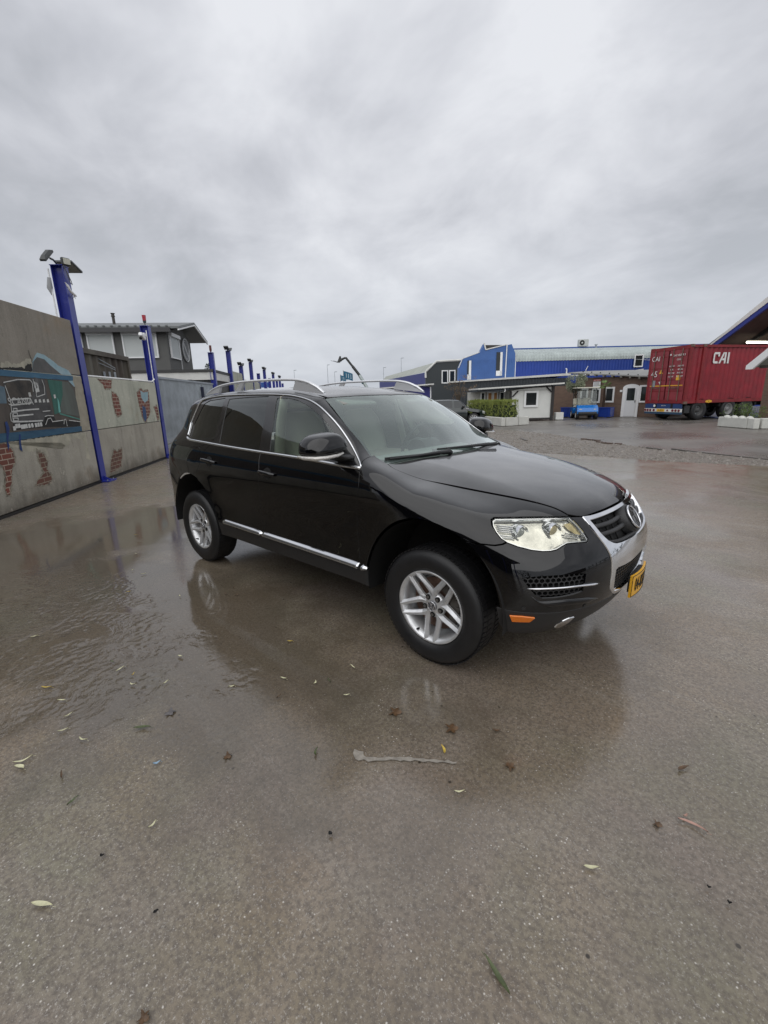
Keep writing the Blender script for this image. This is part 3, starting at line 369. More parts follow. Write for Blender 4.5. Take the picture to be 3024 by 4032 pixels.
def mkmesh(name, P, T, NN, m, skirt=.012, flip=False):
    P = P.copy(); NN = NN.copy(); T = T.copy()
    fn = np.cross(P[T[:, 1]]-P[T[:, 0]], P[T[:, 2]]-P[T[:, 0]]); s = (fn*NN[T].mean(1)).sum(1)
    T[s < 0] = T[s < 0][:, ::-1]
    faces = T.tolist(); allP = P.tolist(); allN = NN.tolist()
    if skirt:
        bd = boundary(T); k = len(allP)
        for (a, b) in bd:
            t = P[b]-P[a]; sn = np.cross(t, NN[a]+NN[b]); sn /= np.linalg.norm(sn)+1e-12
            i = len(allP)
            # small rolled edge then the return flange
            for q, dn, nn in ((a, 0, NN[a]*.7+sn*.7), (b, 0, NN[b]*.7+sn*.7), (b, skirt, sn), (a, skirt, sn)):
                allP.append((P[q]-NN[q]*dn).tolist()); allN.append((nn/np.linalg.norm(nn)).tolist())
            faces.append([i+1, i, i+3, i+2])
    me = bpy.data.meshes.new(name)
    A = np.array(allP); NA = np.array(allN)
    if flip: A[:, 1] *= -1; NA[:, 1] *= -1; faces = [f[::-1] for f in faces]
    me.from_pydata(A.tolist(), [], faces); me.polygons.foreach_set('use_smooth', [True]*len(me.polygons)); me.update()
    me.normals_split_custom_set_from_vertices([tuple(q) for q in NA])
    me.materials.append(m); return me
def panel(name, pr, loop3, m, parent, holes=(), gap=.0022, sp=.03, off=0, skirt=.012, mirror=True, label=None, fn=None):
    poly = inset(clean(pr.to2(loop3)), gap) if gap else clean(pr.to2(loop3))
    hs = [inset(clean(pr.to2(h)), -gap) if gap else clean(pr.to2(h)) for h in holes]
    vv, T = fill(poly, hs, sp)
    P = shoot(pr, vv); NN = grad(P); P = P+NN*off
    if fn is not None: P, NN = fn(P, NN)
    o = link(name, mkmesh(name, P, T, NN, m, skirt), parent, label=label)
    if mirror: link(name, mkmesh(name, P, T, NN, m, skirt, True), parent, label=label)
    return o
def sweep(name, pr, c3, m, parent, w=.014, h=.006, off=.0, mirror=True, closed=False, taper=0, prof=None, step=.02):
    c = crom(c3, step, closed); P = shoot(pr, pr.to2(c)) if pr is not None else c; NN = grad(P); K = len(P)
    t = (np.roll(P, -1, 0)-np.roll(P, 1, 0)) if closed else np.gradient(P, axis=0); t /= np.linalg.norm(t, axis=1, keepdims=True)
    s = np.cross(t, NN); s /= np.linalg.norm(s, axis=1, keepdims=True)
    prof = prof or [(-.5, -.6), (-.5, .35), (-.32, .85), (0, 1), (.32, .85), (.5, .35), (.5, -.6)]
    V = []; f = []; n = len(prof)
    for i in range(K):
        k = 1
        if taper and not closed: k = min(1, (i+.35)/taper, (K-1-i+.35)/taper)
        for a, b in prof: V.append(P[i]+s[i]*a*w*(k if taper else 1)+NN[i]*(off+b*h*(k if b > 0 else 1)))
    for i in range(K if closed else K-1):
        j = (i+1) % K
        for a in range(n-1): f.append((i*n+a, i*n+a+1, j*n+a+1, j*n+a))
    if not closed: f += [tuple(range(n)), tuple(range((K-1)*n+n-1, (K-1)*n-1, -1))]
    for mir in ((False, True) if mirror else (False,)):
        b = MB(); vv = [(q[0], -q[1] if mir else q[1], q[2]) for q in V]; b.add(vv, f, 0, True); o = b.ob(name, m, parent)
        for pl in o.data.polygons:
            if len(pl.vertices) > 4: pl.use_smooth = False
    return o
def arc(cx, cz, r, a0, a1, n=40, y=-.93):
    a = np.radians(np.linspace(a0, a1, n)); return np.stack([cx+r*np.cos(a), np.full(n, y), cz+r*np.sin(a)], 1)
# ================================================================= GROUND
def ground_mat(name, kind):
    m = bpy.data.materials.new(name); m.use_nodes = True; n = m.node_tree.nodes; l = m.node_tree.links; b = n['Principled BSDF']
    t = n.new('ShaderNodeTexCoord')
    def noise(sc, det=4, ro=.5, dist=0, mapp=None):
        q = n.new('ShaderNodeTexNoise'); q.inputs['Scale'].default_value = sc; q.inputs['Detail'].default_value = det; q.inputs['Roughness'].default_value = ro; q.inputs['Distortion'].default_value = dist
        l.new(mapp or t.outputs['Object'], q.inputs[0]); return q.outputs[0]
    def rng(s, a, c, o0=0, o1=1, sm=False):
        q = n.new('ShaderNodeMapRange'); l.new(s, q.inputs[0]); q.inputs[1].default_value = a; q.inputs[2].default_value = c; q.inputs[3].default_value = o0; q.inputs[4].default_value = o1
        if sm: q.interpolation_type = 'SMOOTHSTEP'
        return q.outputs[0]
    def mixc(f, a, c):
        q = n.new('ShaderNodeMixRGB'); l.new(f, q.inputs[0])
        for i, x in ((1, a), (2, c)):
            if isinstance(x, tuple): q.inputs[i].default_value = (*x, 1)
            else: l.new(x, q.inputs[i])
        return q.outputs[0]
    def ma(op, a, c, e=None):
        q = n.new('ShaderNodeMath'); q.operation = op
        for i, x in enumerate((a, c, e)):
            if x is None: continue
            if isinstance(x, (int, float)): q.inputs[i].default_value = x
            else: l.new(x, q.inputs[i])
        return q.outputs[0]
    def blob(cx, cy, r0, r1, sx=1, sy=1, rot=0):
        mp = n.new('ShaderNodeMapping'); mp.vector_type = 'TEXTURE'; mp.inputs['Location'].default_value = (cx, cy, 0); mp.inputs['Rotation'].default_value = (0, 0, rot); mp.inputs['Scale'].default_value = (sx, sy, 1); l.new(t.outputs['Object'], mp.inputs[0])
        v = n.new('ShaderNodeVectorMath'); v.operation = 'LENGTH'; l.new(mp.outputs[0], v.inputs[0])
        w = ma('ADD', v.outputs['Value'], rng(noise(2.2, 5, .6), .3, .7, -.28, .28)); return rng(w, r0, r1, 1, 0, True)
    big = noise(.55, 5, .55, .6); mid = noise(3.1, 6, .6, .4); fine = noise(60, 5, .7); 
    if kind == 'concrete':
        base = mixc(rng(big, .35, .65), (.180, .138, .092), (.218, .180, .134))
        base = mixc(rng(mid, .35, .75), base, (.252, .205, .158))
        streak = n.new('ShaderNodeMapping'); streak.inputs['Rotation'].default_value = (0, 0, R(22)); streak.inputs['Scale'].default_value = (1.0, 9, 1); l.new(t.outputs['Object'], streak.inputs[0])
        base = mixc(rng(noise(1.1, 5, .6, .3, streak.outputs[0]), .54, .76, 0, .5), base, (.31, .275, .225))
        st2 = n.new('ShaderNodeMapping'); st2.inputs['Rotation'].default_value = (0, 0, R(-58)); st2.inputs['Scale'].default_value = (.45, 5.5, 1); l.new(t.outputs['Object'], st2.inputs[0])
        base = mixc(rng(noise(1.3, 4, .6, .9, st2.outputs[0]), .54, .70, 0, .42), base, (.31, .285, .25)); base = mixc(rng(noise(1.0, 4, .6, .7, st2.outputs[0]), .55, .72, 0, .35), base, (.12, .10, .08))
        tint = mixc(rng(noise(1.3, 3, .5, .8), .42, .62), (.185, .178, .128), (.205, .172, .150))
        base = mixc(ma('MULTIPLY', rng(noise(.9, 3), .4, .6), .75), base, tint)
        base = mixc(rng(noise(1.7, 6, .65, .5), .52, .72, 0, .45), base, (.115, .092, .072)); base = mixc(rng(noise(.8, 5, .6, 1.2), .55, .70, 0, .4), base, (.31, .27, .225))
        # fine grit
        base = mixc(rng(fine, .42, .62, 0, .75), base, (.095, .080, .068))
        g2 = noise(150, 3, .7); base = mixc(rng(g2, .56, .70, 0, .7), base, (.42, .40, .37)); g3 = noise(110, 3, .7); base = mixc(rng(g3, .56, .72, 0, .6), base, (.06, .05, .042))
        vo = n.new('ShaderNodeTexVoronoi'); vo.inputs['Scale'].default_value = 85; vo.inputs['Randomness'].default_value = 1; l.new(t.outputs['Object'], vo.inputs[0])
        sp1 = n.new('ShaderNodeSeparateColor'); l.new(vo.outputs['Color'], sp1.inputs[0])
        fl = ma('MULTIPLY', ma('MULTIPLY', rng(vo.outputs['Distance'], .14, .30, 1, 0), rng(sp1.outputs[0], .92, .93)), rng(noise(2.3, 3), .40, .62, .1, 1)); base = mixc(fl, base, (.62, .60, .56))
        v2 = n.new('ShaderNodeTexVoronoi'); v2.inputs['Scale'].default_value = 16; l.new(t.outputs['Object'], v2.inputs[0])
        sp2 = n.new('ShaderNodeSeparateColor'); l.new(v2.outputs['Color'], sp2.inputs[0])
        fl2 = ma('MULTIPLY', rng(v2.outputs['Distance'], .09, .14, 1, 0), rng(sp2.outputs[1], .93, .94)); base = mixc(fl2, base, (.03, .026, .022))
        ml = n.new('ShaderNodeMixRGB'); ml.blend_type = 'MULTIPLY'; ml.inputs[0].default_value = 1; l.new(base, ml.inputs[1]); ml.inputs[2].default_value = (1.15, 1.13, 1.10, 1); base = ml.outputs[0]
        # film of water : deep puddle on the left, thin film elsewhere
        pud = ma('MAXIMUM', blob(-1.6, -2.2, .75, 1.3, 3.2, 1.1, R(14)), blob(-3.2, -.2, .6, 1.2, 3.6, 1.3, R(75)))
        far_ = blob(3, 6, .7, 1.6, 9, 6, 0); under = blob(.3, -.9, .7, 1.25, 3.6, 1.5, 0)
        film = ma('MAXIMUM', ma('MAXIMUM', rng(mid, .45, .62, .15, .5), ma('MULTIPLY', far_, rng(noise(.9, 5, .6, .8), .40, .62, .25, .85))), ma('MULTIPLY', under, .85)); wet = ma('MAXIMUM', pud, film)
        base = mixc(ma('MULTIPLY', pud, .60), base, (.066, .053, .036)); base = mixc(ma('MULTIPLY', under, .25), base, (.098, .076, .052))  # puddle colour also darkened for the wall's dark reflection; ground by the car browner
        l.new(rng(wet, 0, 1, .42, .92), b.inputs['Specular IOR Level'])
        l.new(base, b.inputs['Base Color'])
        rg = ma('ADD', rng(wet, 0, 1, .30, .055), rng(fine, .3, .7, 0, .045)); l.new(rg, b.inputs['Roughness'])
        b.inputs['IOR'].default_value = 1.52
        # relief: grit, damped where water stands ; ripples in the puddle by the wall
        gh = ma('MULTIPLY', ma('ADD', ma('MULTIPLY', noise(95, 4, .65), 1.0), ma('MULTIPLY', noise(260, 2, .5), .6)), rng(wet, 0, 1, 1.0, .05))
        gh = ma('ADD', gh, ma('MULTIPLY', noise(7, 3, .5), rng(wet, 0, 1, .8, .25)))
        rp = n.new('ShaderNodeMapping'); rp.inputs['Rotation'].default_value = (0, 0, R(-48)); rp.inputs['Scale'].default_value = (1.0, .85, 1); l.new(t.outputs['Object'], rp.inputs[0])
        v3 = n.new('ShaderNodeTexVoronoi'); v3.feature = 'SMOOTH_F1'; v3.inputs['Scale'].default_value = 21; v3.inputs['Smoothness'].default_value = .45; l.new(rp.outputs[0], v3.inputs[0])
        rmask = ma('MULTIPLY', blob(-1.1, -2.40, .7, 1.3, 1.75, .68, R(10)), rng(noise(3.6, 5, .6, .6), .42, .58, .05, 1)); rip = ma('MULTIPLY', ma('MULTIPLY', v3.outputs['Distance'], -4.2), rmask)
        hh = ma('ADD', ma('MULTIPLY', gh, .55), rip)
        bu = n.new('ShaderNodeBump'); bu.inputs['Strength'].default_value = .55; bu.inputs['Distance'].default_value = .0035; l.new(hh, bu.inputs['Height']); l.new(bu.outputs[0], b.inputs['Normal'])
    elif kind == 'gravel':
        vo = n.new('ShaderNodeTexVoronoi'); vo.inputs['Scale'].default_value = 22; l.new(t.outputs['Object'], vo.inputs[0])
        base = mixc(rng(noise(18, 6, .7), .35, .65), (.085, .065, .05), (.29, .26, .225)); base = mixc(rng(big, .4, .6, 0, .5), base, (.15, .125, .095))
        l.new(base, b.inputs['Base Color']); l.new(rng(mid, .35, .65, .22, .60), b.inputs['Roughness'])
        bu = n.new('ShaderNodeBump'); bu.inputs['Strength'].default_value = .8; bu.inputs['Distance'].default_value = .03; l.new(ma('ADD', vo.outputs['Distance'], noise(30, 5, .7)), bu.inputs['Height']); l.new(bu.outputs[0], b.inputs['Normal'])
    else:
        base = mixc(rng(big, .35, .65), (.12, .108, .095), (.19, .175, .155)); base = mixc(rng(noise(25, 6, .7), .4, .7, 0, .6), base, (.17, .16, .15))
        l.new(base, b.inputs['Base Color']); l.new(rng(noise(.35, 5, .6, .5), .38, .62, .22, .50), b.inputs['Roughness'])
        bu = n.new('ShaderNodeBump'); bu.inputs['Strength'].default_value = .35; bu.inputs['Distance'].default_value = .012; l.new(noise(35, 5, .6), bu.inputs['Height']); l.new(bu.outputs[0], b.inputs['Normal'])
    return m
def sheet(name, poly, z, m, kind='structure'):
    b = MB(); b.add([(x, y, z) for x, y in poly], [tuple(range(len(poly)))]); me = b.mesh(name, m)
    if me.polygons[0].normal.z < 0: me.flip_normals()
    return link(name, me, kind=kind)
sheet('ground', [(-500, -400), (500, -400), (500, 600), (-500, 600)], -.012, ground_mat('wet_asphalt', 'asphalt'))
edge1 = [(-14, 8.35), (-1.92, 8.93), (0, 8.99), (1.07, 8.93), (2.7, 9.2), (9, 9.7)]
edge2 = [(9, 10.9), (6, 10.0), (2.70, 10.29), (.24, 11.4), (-1.82, 12.8), (-3.98, 14.75), (-6.84, 16.0), (-12, 19.5), (-20, 22)]
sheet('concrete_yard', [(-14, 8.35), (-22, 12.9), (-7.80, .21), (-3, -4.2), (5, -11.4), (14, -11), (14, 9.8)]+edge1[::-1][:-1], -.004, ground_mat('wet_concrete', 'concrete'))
bmg = bmesh.new(); gpoly = edge1+edge2
gb = MB(); gb.add([(x, y, -.008) for x, y in gpoly], [tuple(range(len(gpoly)))]); gme = gb.mesh('gravel_strip', ground_mat('wet_gravel', 'gravel'))
if gme.polygons[0].normal.z < 0: gme.flip_normals()
link('gravel_strip', gme, kind='structure')
# loose stones on the gravel strip (uncountable)
rnd_ = random.Random(3); gp = np.array(gpoly); sv = MB()
cnt = 0
while cnt < 5200:
    x, y = rnd_.uniform(-12, 6), 9+rnd_.random()**1.5*9
    if not inpoly(np.array([[x, y]]), gp)[0]: continue
    cnt += 1; r = rnd_.choice((.012, .016, .02, .03, .045)); h = r*rnd_.uniform(.3, .55); a = rnd_.random()*6.28
    q = [(x+r*math.cos(a+k*1.2566)*rnd_.uniform(.7, 1.1), y+r*math.sin(a+k*1.2566)*rnd_.uniform(.7, 1.1)) for k in range(5)]
    sv.add([(p[0], p[1], -.01) for p in q]+[(x+(p[0]-x)*.55, y+(p[1]-y)*.55, h) for p in q], [(5, 6, 7, 8, 9)]+[(i, (i+1) % 5, 5+(i+1) % 5, 5+i) for i in range(5)], 0)
sv.ob('loose_gravel', mat('gravel_stone', (.10, .085, .07), .5, var=.7, vscale=6, col2=(.34, .31, .28)), kind='stuff')
# small grit on the concrete near the camera
# paving bricks set at the joint of gravel and asphalt
pv = [(-2.2, 13.1, .4), (-1.95, 12.98, -.1), (-1.70, 12.85, .1), (-1.50, 12.4, .2), (-1.32, 12.2, -.2), (-1.12, 12.10, .1), (-.86, 12.08, .15)]
root = thing('paving_edge', 'broken row of dark paving bricks set in the wet gravel strip', 'paving', (-1.5, 12.4, 0))
pbm = MB(); pbm.box((0, 0, .012), (.20, .10, .045), bev=.008); pme = pbm.mesh('brick', mat('paver_dark', (.10, .07, .055), .35, var=.3, vscale=5))
for x, y, a in pv:
    o = link('brick', pme, root); o.location = (x+1.5, y-12.4, 0); o.rotation_euler = (0, 0, a-.5)
for (x, y, ln, a) in ((-3.9, 12.1, .8, -.9), (.24, 11.3, .5, -.6), (.84, 11.3, .5, -.7)):
    b = MB(); b.box((x, y, .0), (ln, .07, .05), rz=a, bev=.01); tag(b.ob('kerb_stone', mat('kerb_dark', (.09, .08, .07), .4)), {-3.9: 'low dark kerb stone in the gravel left of the paving bricks', .24: 'short dark kerb stone in the gravel, nearer the paving bricks', .84: 'short dark kerb stone in the gravel, below the red trailer'}[x], 'kerb')
# asphalt joint line
b = MB(); b.tube([(.93, 11.35, -.002), (1.5, 10.95, -.002), (2.7, 10.33, -.002), (4, 10.0, -.002)], .02, 6, rr=.012); tag(b.ob('kerb_line', mat('kerb_dark')), 'thin dark joint kerb running right from the gravel to the photo edge', 'kerb')
# dried grey marks and chalk on the concrete
def decal(name, pts, z, m, label, cat, jag=0):
    q = crom(np.array([(x, y, 0) for x, y in pts]), .03, True) if jag == 0 else dens(np.array([(x, y, 0) for x, y in pts]), .02)
    r_ = random.Random(len(pts)); q = [(p[0]+r_.uniform(-jag, jag), p[1]+r_.uniform(-jag, jag), z) for p in q]
    b = MB(); b.add(q, [tuple(range(len(q)))]); me = b.mesh(name, m)
    if me.polygons[0].normal.z < 0: me.flip_normals()
    return link(name, me, label=label, cat=cat)
CHK = mat('chalky_residue', (.27, .245, .21), .55, var=.3, vscale=40)
decal('chalk_mark', [(1.575, -1.70), (1.60, -1.735), (1.64, -1.735), (1.80, -1.60), (1.985, -1.465), (1.98, -1.455), (1.79, -1.585), (1.65, -1.70), (1.62, -1.69), (1.60, -1.69)], .0012, CHK, 'pale scraped streak on the concrete in front of the car', 'mark', jag=.006)
# ---------------------------------------------------------------- fallen leaves
def leaf_mesh(name, ln, wd, bend, kind='willow'):
    b = MB()
    if kind == 'willow':
        K = 9; V = []
        for i in range(K):
            t = i/(K-1); w = wd*math.sin(math.pi*t**.8)**.9+.0004; x = (t-.5)*ln; y0 = bend*math.sin(math.pi*t); z = .003+.006*abs(t-.45)*2
            V += [(x, y0-w, z+.004), (x, y0, z), (x, y0+w, z+.004)]
        b.add(V, [(i*3+j, i*3+j+1, i*3+4+j, i*3+3+j) for i in range(K-1) for j in range(2)], 0, True)
    else:
        V = [(0, 0, .004)]; K = 30
        for i in range(K):
            a = 2*math.pi*i/K; r = ln*.5*(.55+.45*abs(math.cos(2.5*a))**1.5)*(1 if abs(a-math.pi) > .5 else .6); V.append((r*math.cos(a), r*math.sin(a), .004+.005*math.sin(3*a)))
        b.add(V, [(0, 1+i, 1+(i+1) % K) for i in range(K)], 0, True)
    b.tube([(ln*.48, bend*.1, .004), (ln*.62, bend*.3, .003)], .0008, 4)
    return b.mesh(name)
LY = mat('leaf_yellow', (.50, .36, .06), .45, var=.3, vscale=60); LP = mat('leaf_pale', (.60, .58, .38), .5, var=.2, vscale=60); LG = mat('leaf_green', (.075, .095, .035), .4, var=.4, vscale=50); LB = mat('leaf_brown', (.10, .055, .025), .45, var=.4, vscale=60); LK = mat('leaf_pink', (.42, .25, .20), .5, var=.2, vscale=60); LGR = mat('leaf_grey', (.12, .11, .11), .4, var=.3, vscale=50); LBL = mat('wrapper_blue', (.25, .38, .50), .4, var=.3, vscale=50)
leafs = DATA['leaf']
# index: (material, length, width, angle deg, kind, label)
LF = {0: (LP, .078, .0075, 35, 'willow', 'large pale cream willow leaf lying alone at the lower left'), 1: (LG, .085, .009, 45, 'willow', 'broad dark green leaf lying flat left of the middle'), 2: (LB, .045, 0, 10, 'maple', 'small brown star-shaped leaf left of the pale scraped streak'), 3: (LG, .05, .005, 130, 'willow', 'small olive green leaf standing up and down, left of the scraped streak'), 4: (LG, .05, .006, 110, 'willow', 'dark green curled leaf at the left below the ripples'), 5: (LP, .060, .009, 25, 'willow', 'fat pale yellow leaf at the left edge, the lower of two side by side'), 6: (LP, .075, .005, 75, 'willow', 'slender white leaf at the left edge, the upper of two side by side'), 10: (LY, .065, .005, 40, 'willow', 'bright orange-yellow leaf among the ripples at the left'), 18: (LBL, .035, .006, 70, 'willow', 'small pale blue scrap among the leaves left of the middle'), 19: (LGR, .06, 0, 0, 'maple', 'dark grey star-shaped leaf under the water film left of the middle'), 23: (LY, .055, .006, 140, 'willow', 'yellow speckled leaf just above the pale scraped streak'), 24: (LP, .045, .004, 42, 'willow', 'thin pale leaf below the reflection of the front wheel'), 25: (LB, .075, 0, 40, 'maple', 'yellow-brown ragged leaf in the reflection under the front wheel'), 26: (LB, .05, 0, 80, 'maple', 'brown shrivelled leaf at the right edge of the reflection'), 27: (LP, .05, .006, 35, 'willow', 'pale yellow curled leaf low in the right half'), 28: (LK, .095, .006, 3, 'willow', 'long pinkish brown leaf lying on the right'), 29: (LK, .020, .004, 60, 'willow', 'tiny pink leaf scrap beside the long pinkish leaf'), 30: (LG, .105, .007, 160, 'willow', 'long slender dark green leaf near the bottom right of the middle'), 31: (LB, .035, 0, 0, 'maple', 'small dark brown crumpled leaf left of the long pinkish leaf'), 32: (LB, .06, .008, 60, 'willow', 'dark brown leaf at the right, above the long pinkish leaf'), 33: (LB, .075, 0, 30, 'maple', 'dark brown blot of leaf left of the ragged yellow-brown leaf'), 35: (LB, .04, .007, 30, 'willow', 'small yellow-brown leaf at the middle of the reflection below the wheel'), 36: (LB, .035, 0, 30, 'maple', 'reddish brown leaf at the very bottom edge'), 37: (DARKPL, .016, .005, 70, 'willow', 'small black twig scrap at the bottom left of the middle'), 38: (DARKPL, .016, .005, 40, 'willow', 'small black twig scrap at the lower left'), 39: (DARKPL, .018, .007, 0, 'willow', 'small round black seed below the scraped streak'), 40: (DARKPL, .012, .004, 0, 'willow', 'tiny black scrap far down on the right, the left one of two'), 41: (DARKPL, .012, .005, 0, 'willow', 'tiny black scrap far down on the right, the right one of two')}
gl_ = 'small pale yellow willow leaf lying on the rippled wet concrete at the left'
rl_ = random.Random(5)
for i, (x, y) in enumerate(leafs):
    if i == 34: continue
    if i in LF: m_, ln, wd, ang, kd, lb = LF[i]; g = None
    else: m_, ln, wd, ang, kd, lb = rl_.choice((LP, LP, LY)), rl_.uniform(.035, .06), rl_.uniform(.003, .005), rl_.uniform(20, 110), 'willow', gl_; g = 'small leaves strewn over the rippled puddle'
    me = leaf_mesh('leaf', ln, wd, rl_.uniform(-.01, .01)*(ln/.06), kd); o = link('fallen_leaf' if m_ is not LBL else 'scrap', me, None, m_, (x, y, .001), lb, 'leaf' if m_ not in (LBL, DARKPL) else 'debris', g); o.rotation_euler = (0, 0, R(ang))
for i in range(26):
    x, y = rl_.uniform(-3.5, 1.2), rl_.uniform(-2.9, -.6)
    if abs(y) < 1 and abs(x) < 2.6: continue
    if (Vector((x, y, 0))-Vector((CPOS.x, CPOS.y, 0))).length < 1.9: continue
    me = leaf_mesh('leaf', rl_.uniform(.02, .055), rl_.uniform(.002, .005), rl_.uniform(-.006, .006)); o = link('fallen_leaf', me, None, rl_.choice((LP, LP, LY, LB, LG)), (x, y, .001), gl_ if False else 'tiny willow leaf strewn over the wet concrete between wall and camera', 'leaf', 'tiny leaves strewn over the wet yard'); o.rotation_euler = (0, 0, rl_.uniform(0, 6.28))

# ================================================================= LEFT WALL WITH MURAL
WA = Vector((-7.85, .15, 0)); UW = Vector((-.7466, .6652, 0)); NW = Vector((.6652, .7466, 0)).normalized()   # NW towards the yard? checked below
if (CPOS-WA).dot(NW) < 0: NW = -NW
UPV = Vector((0, 0, 1))
def W3(s, z, d=0): return WA+UW*s+UPV*z+NW*d
def conc_mat(name, c1, c2):
    m = bpy.data.materials.new(name); m.use_nodes = True; n = m.node_tree.nodes; l = m.node_tree.links; b = n['Principled BSDF']; t = n.new('ShaderNodeTexCoord')
    def noise(sc, det, ro, st=None):
        q = n.new('ShaderNodeTexNoise'); q.inputs['Scale'].default_value = sc; q.inputs['Detail'].default_value = det; q.inputs['Roughness'].default_value = ro
        mp = n.new('ShaderNodeMapping'); l.new(t.outputs['Object'], mp.inputs[0]); 
        if st: mp.inputs['Scale'].default_value = st
        l.new(mp.outputs[0], q.inputs[0]); return q.outputs[0]
    def mr(s, a, c, o=0, p=1):
        q = n.new('ShaderNodeMapRange'); l.new(s, q.inputs[0]); q.inputs[1].default_value = a; q.inputs[2].default_value = c; q.inputs[3].default_value = o; q.inputs[4].default_value = p; return q.outputs[0]
    def mx(f, a, c):
        q = n.new('ShaderNodeMixRGB'); l.new(f, q.inputs[0])
        for i, x in ((1, a), (2, c)):
            if isinstance(x, tuple): q.inputs[i].default_value = (*x, 1)
            else: l.new(x, q.inputs[i])
        return q.outputs[0]
    c = mx(mr(noise(1.6, 7, .6), .3, .7), c1, c2)
    c = mx(mr(noise(2.6, 7, .7, (1, 1, .14)), .48, .72, 0, .7), c, tuple(q*.55 for q in c1))
    c = mx(mr(noise(60, 4, .6), .4, .7, 0, .35), c, tuple(q*1.35 for q in c2))
    c = mx(mr(noise(.9, 4, .6), .56, .72, 0, .5), c, (.30, .21, .12))
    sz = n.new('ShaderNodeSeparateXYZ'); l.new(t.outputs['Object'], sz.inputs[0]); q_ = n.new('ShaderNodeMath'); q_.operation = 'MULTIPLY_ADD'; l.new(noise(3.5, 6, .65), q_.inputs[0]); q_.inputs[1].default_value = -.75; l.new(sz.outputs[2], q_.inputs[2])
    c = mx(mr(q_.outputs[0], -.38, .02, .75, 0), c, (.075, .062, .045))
    c = mx(mr(noise(7, 7, .7), .60, .70, 0, .6), c, tuple(q*1.5 for q in c2)); c = mx(mr(noise(5, 7, .7, (1, 1, .5)), .60, .68, 0, .5), c, tuple(q*.45 for q in c1))
    l.new(c, b.inputs['Base Color']); b.inputs['Roughness'].default_value = .75
    bu = n.new('ShaderNodeBump'); bu.inputs['Strength'].default_value = .3; bu.inputs['Distance'].default_value = .01; l.new(noise(45, 6, .65), bu.inputs['Height']); l.new(bu.outputs[0], b.inputs['Normal'])
    return m
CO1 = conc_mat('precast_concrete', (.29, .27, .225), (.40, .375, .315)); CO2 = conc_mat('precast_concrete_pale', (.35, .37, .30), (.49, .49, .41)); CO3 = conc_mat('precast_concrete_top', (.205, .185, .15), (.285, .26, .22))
def wall_bay(name, s0, s1, rows, label, mats_):
    root = thing(name, label, 'wall', W3(s0, 0))
    o0 = W3(s0, 0)
    for i, (z0, z1) in enumerate(rows):
        b = MB(); c = W3((s0+s1)/2, (z0+z1)/2, -.075)-o0; b.box(c, (abs(s1-s0)-.01, .15, z1-z0-.014), rz=math.atan2(UW.y, UW.x), bev=.006); b.ob('concrete_panel', mats_[i], root)
    b = MB(); c = W3((s0+s1)/2, .0, -.05)-o0; b.box(c, (abs(s1-s0), .16, .07), rz=math.atan2(UW.y, UW.x)); b.ob('tar_joint', mat('tar', (.012, .011, .010), .5), root)
    return root
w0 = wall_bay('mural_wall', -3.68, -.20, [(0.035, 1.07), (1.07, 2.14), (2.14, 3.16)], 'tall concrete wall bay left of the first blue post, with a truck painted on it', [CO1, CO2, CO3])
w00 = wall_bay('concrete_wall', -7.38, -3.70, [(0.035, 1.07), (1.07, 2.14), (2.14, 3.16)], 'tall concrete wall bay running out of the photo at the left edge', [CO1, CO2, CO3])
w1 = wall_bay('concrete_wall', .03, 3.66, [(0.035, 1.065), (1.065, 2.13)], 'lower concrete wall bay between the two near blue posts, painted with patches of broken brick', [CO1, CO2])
b = MB(); b.tube([W3(.03, 2.15, -.02)-W3(.03, 0), W3(3.5, 2.15, -.02)-W3(.03, 0), W3(3.66, 2.22, 0)-W3(.03, 0)], .018, 8); b.ob('white_conduit', WHITEP, w1)
# ---- mural pieces: thin coats of paint on the wall
def brickmat(name, c1, c2, mort):
    m = bpy.data.materials.new(name); m.use_nodes = True; n = m.node_tree.nodes; l = m.node_tree.links; b = n['Principled BSDF']
    uv = n.new('ShaderNodeTexCoord'); br = n.new('ShaderNodeTexBrick'); br.inputs['Scale'].default_value = 1; br.inputs['Brick Width'].default_value = .21; br.inputs['Row Height'].default_value = .082; br.inputs['Mortar Size'].default_value = .007
    br.inputs['Color1'].default_value = (*c1, 1); br.inputs['Color2'].default_value = (*c2, 1); br.inputs['Mortar'].default_value = (*mort, 1)
    l.new(uv.outputs['UV'], br.inputs[0]); l.new(br.outputs[0], b.inputs['Base Color']); b.inputs['Roughness'].default_value = .7; return m
BR1 = brickmat('painted_brick', (.20, .055, .035), (.13, .05, .035), (.40, .33, .26)); BR2 = brickmat('painted_brick_dull', (.15, .06, .04), (.11, .06, .045), (.28, .24, .18))
def paint(name, key, m, root, d, s0, jag=.0, pts=None):
    q = np.array(pts if pts is not None else DATA['mural'][key]); lo, hi = (-3.67, -.20) if root is w0 else ((-7.3, -3.7) if root is w00 else (.04, 3.64)); q[:, 0] = np.clip(q[:, 0], lo, hi)
    q = dens(q, .05 if not jag else .03); r_ = random.Random(key if key else 1)
    if jag: q = q+np.array([[r_.uniform(-jag, jag), r_.uniform(-jag, jag)] for _ in q]); q[:, 0] = np.clip(q[:, 0], lo, hi)
    o0 = W3(s0, 0)
    P = [W3(a, z, d)-o0 for a, z in q]; me = bpy.data.meshes.new(name); me.from_pydata([tuple(p) for p in P], [], [tuple(range(len(P)))]); 
    if me.polygons[0].normal.dot(NW) < 0: me.flip_normals()
    uvl = me.uv_layers.new()
    for lp in me.loops: a, z = q[lp.vertex_index]; uvl.data[lp.index].uv = (a, z)
    return link(name, me, root, m)
def pm(name, c=(.5, .5, .5), var=.25, vs=6, st=None, c2=None): return mat(name, c, .7, var=var, vscale=vs, stretch=st, col2=c2)
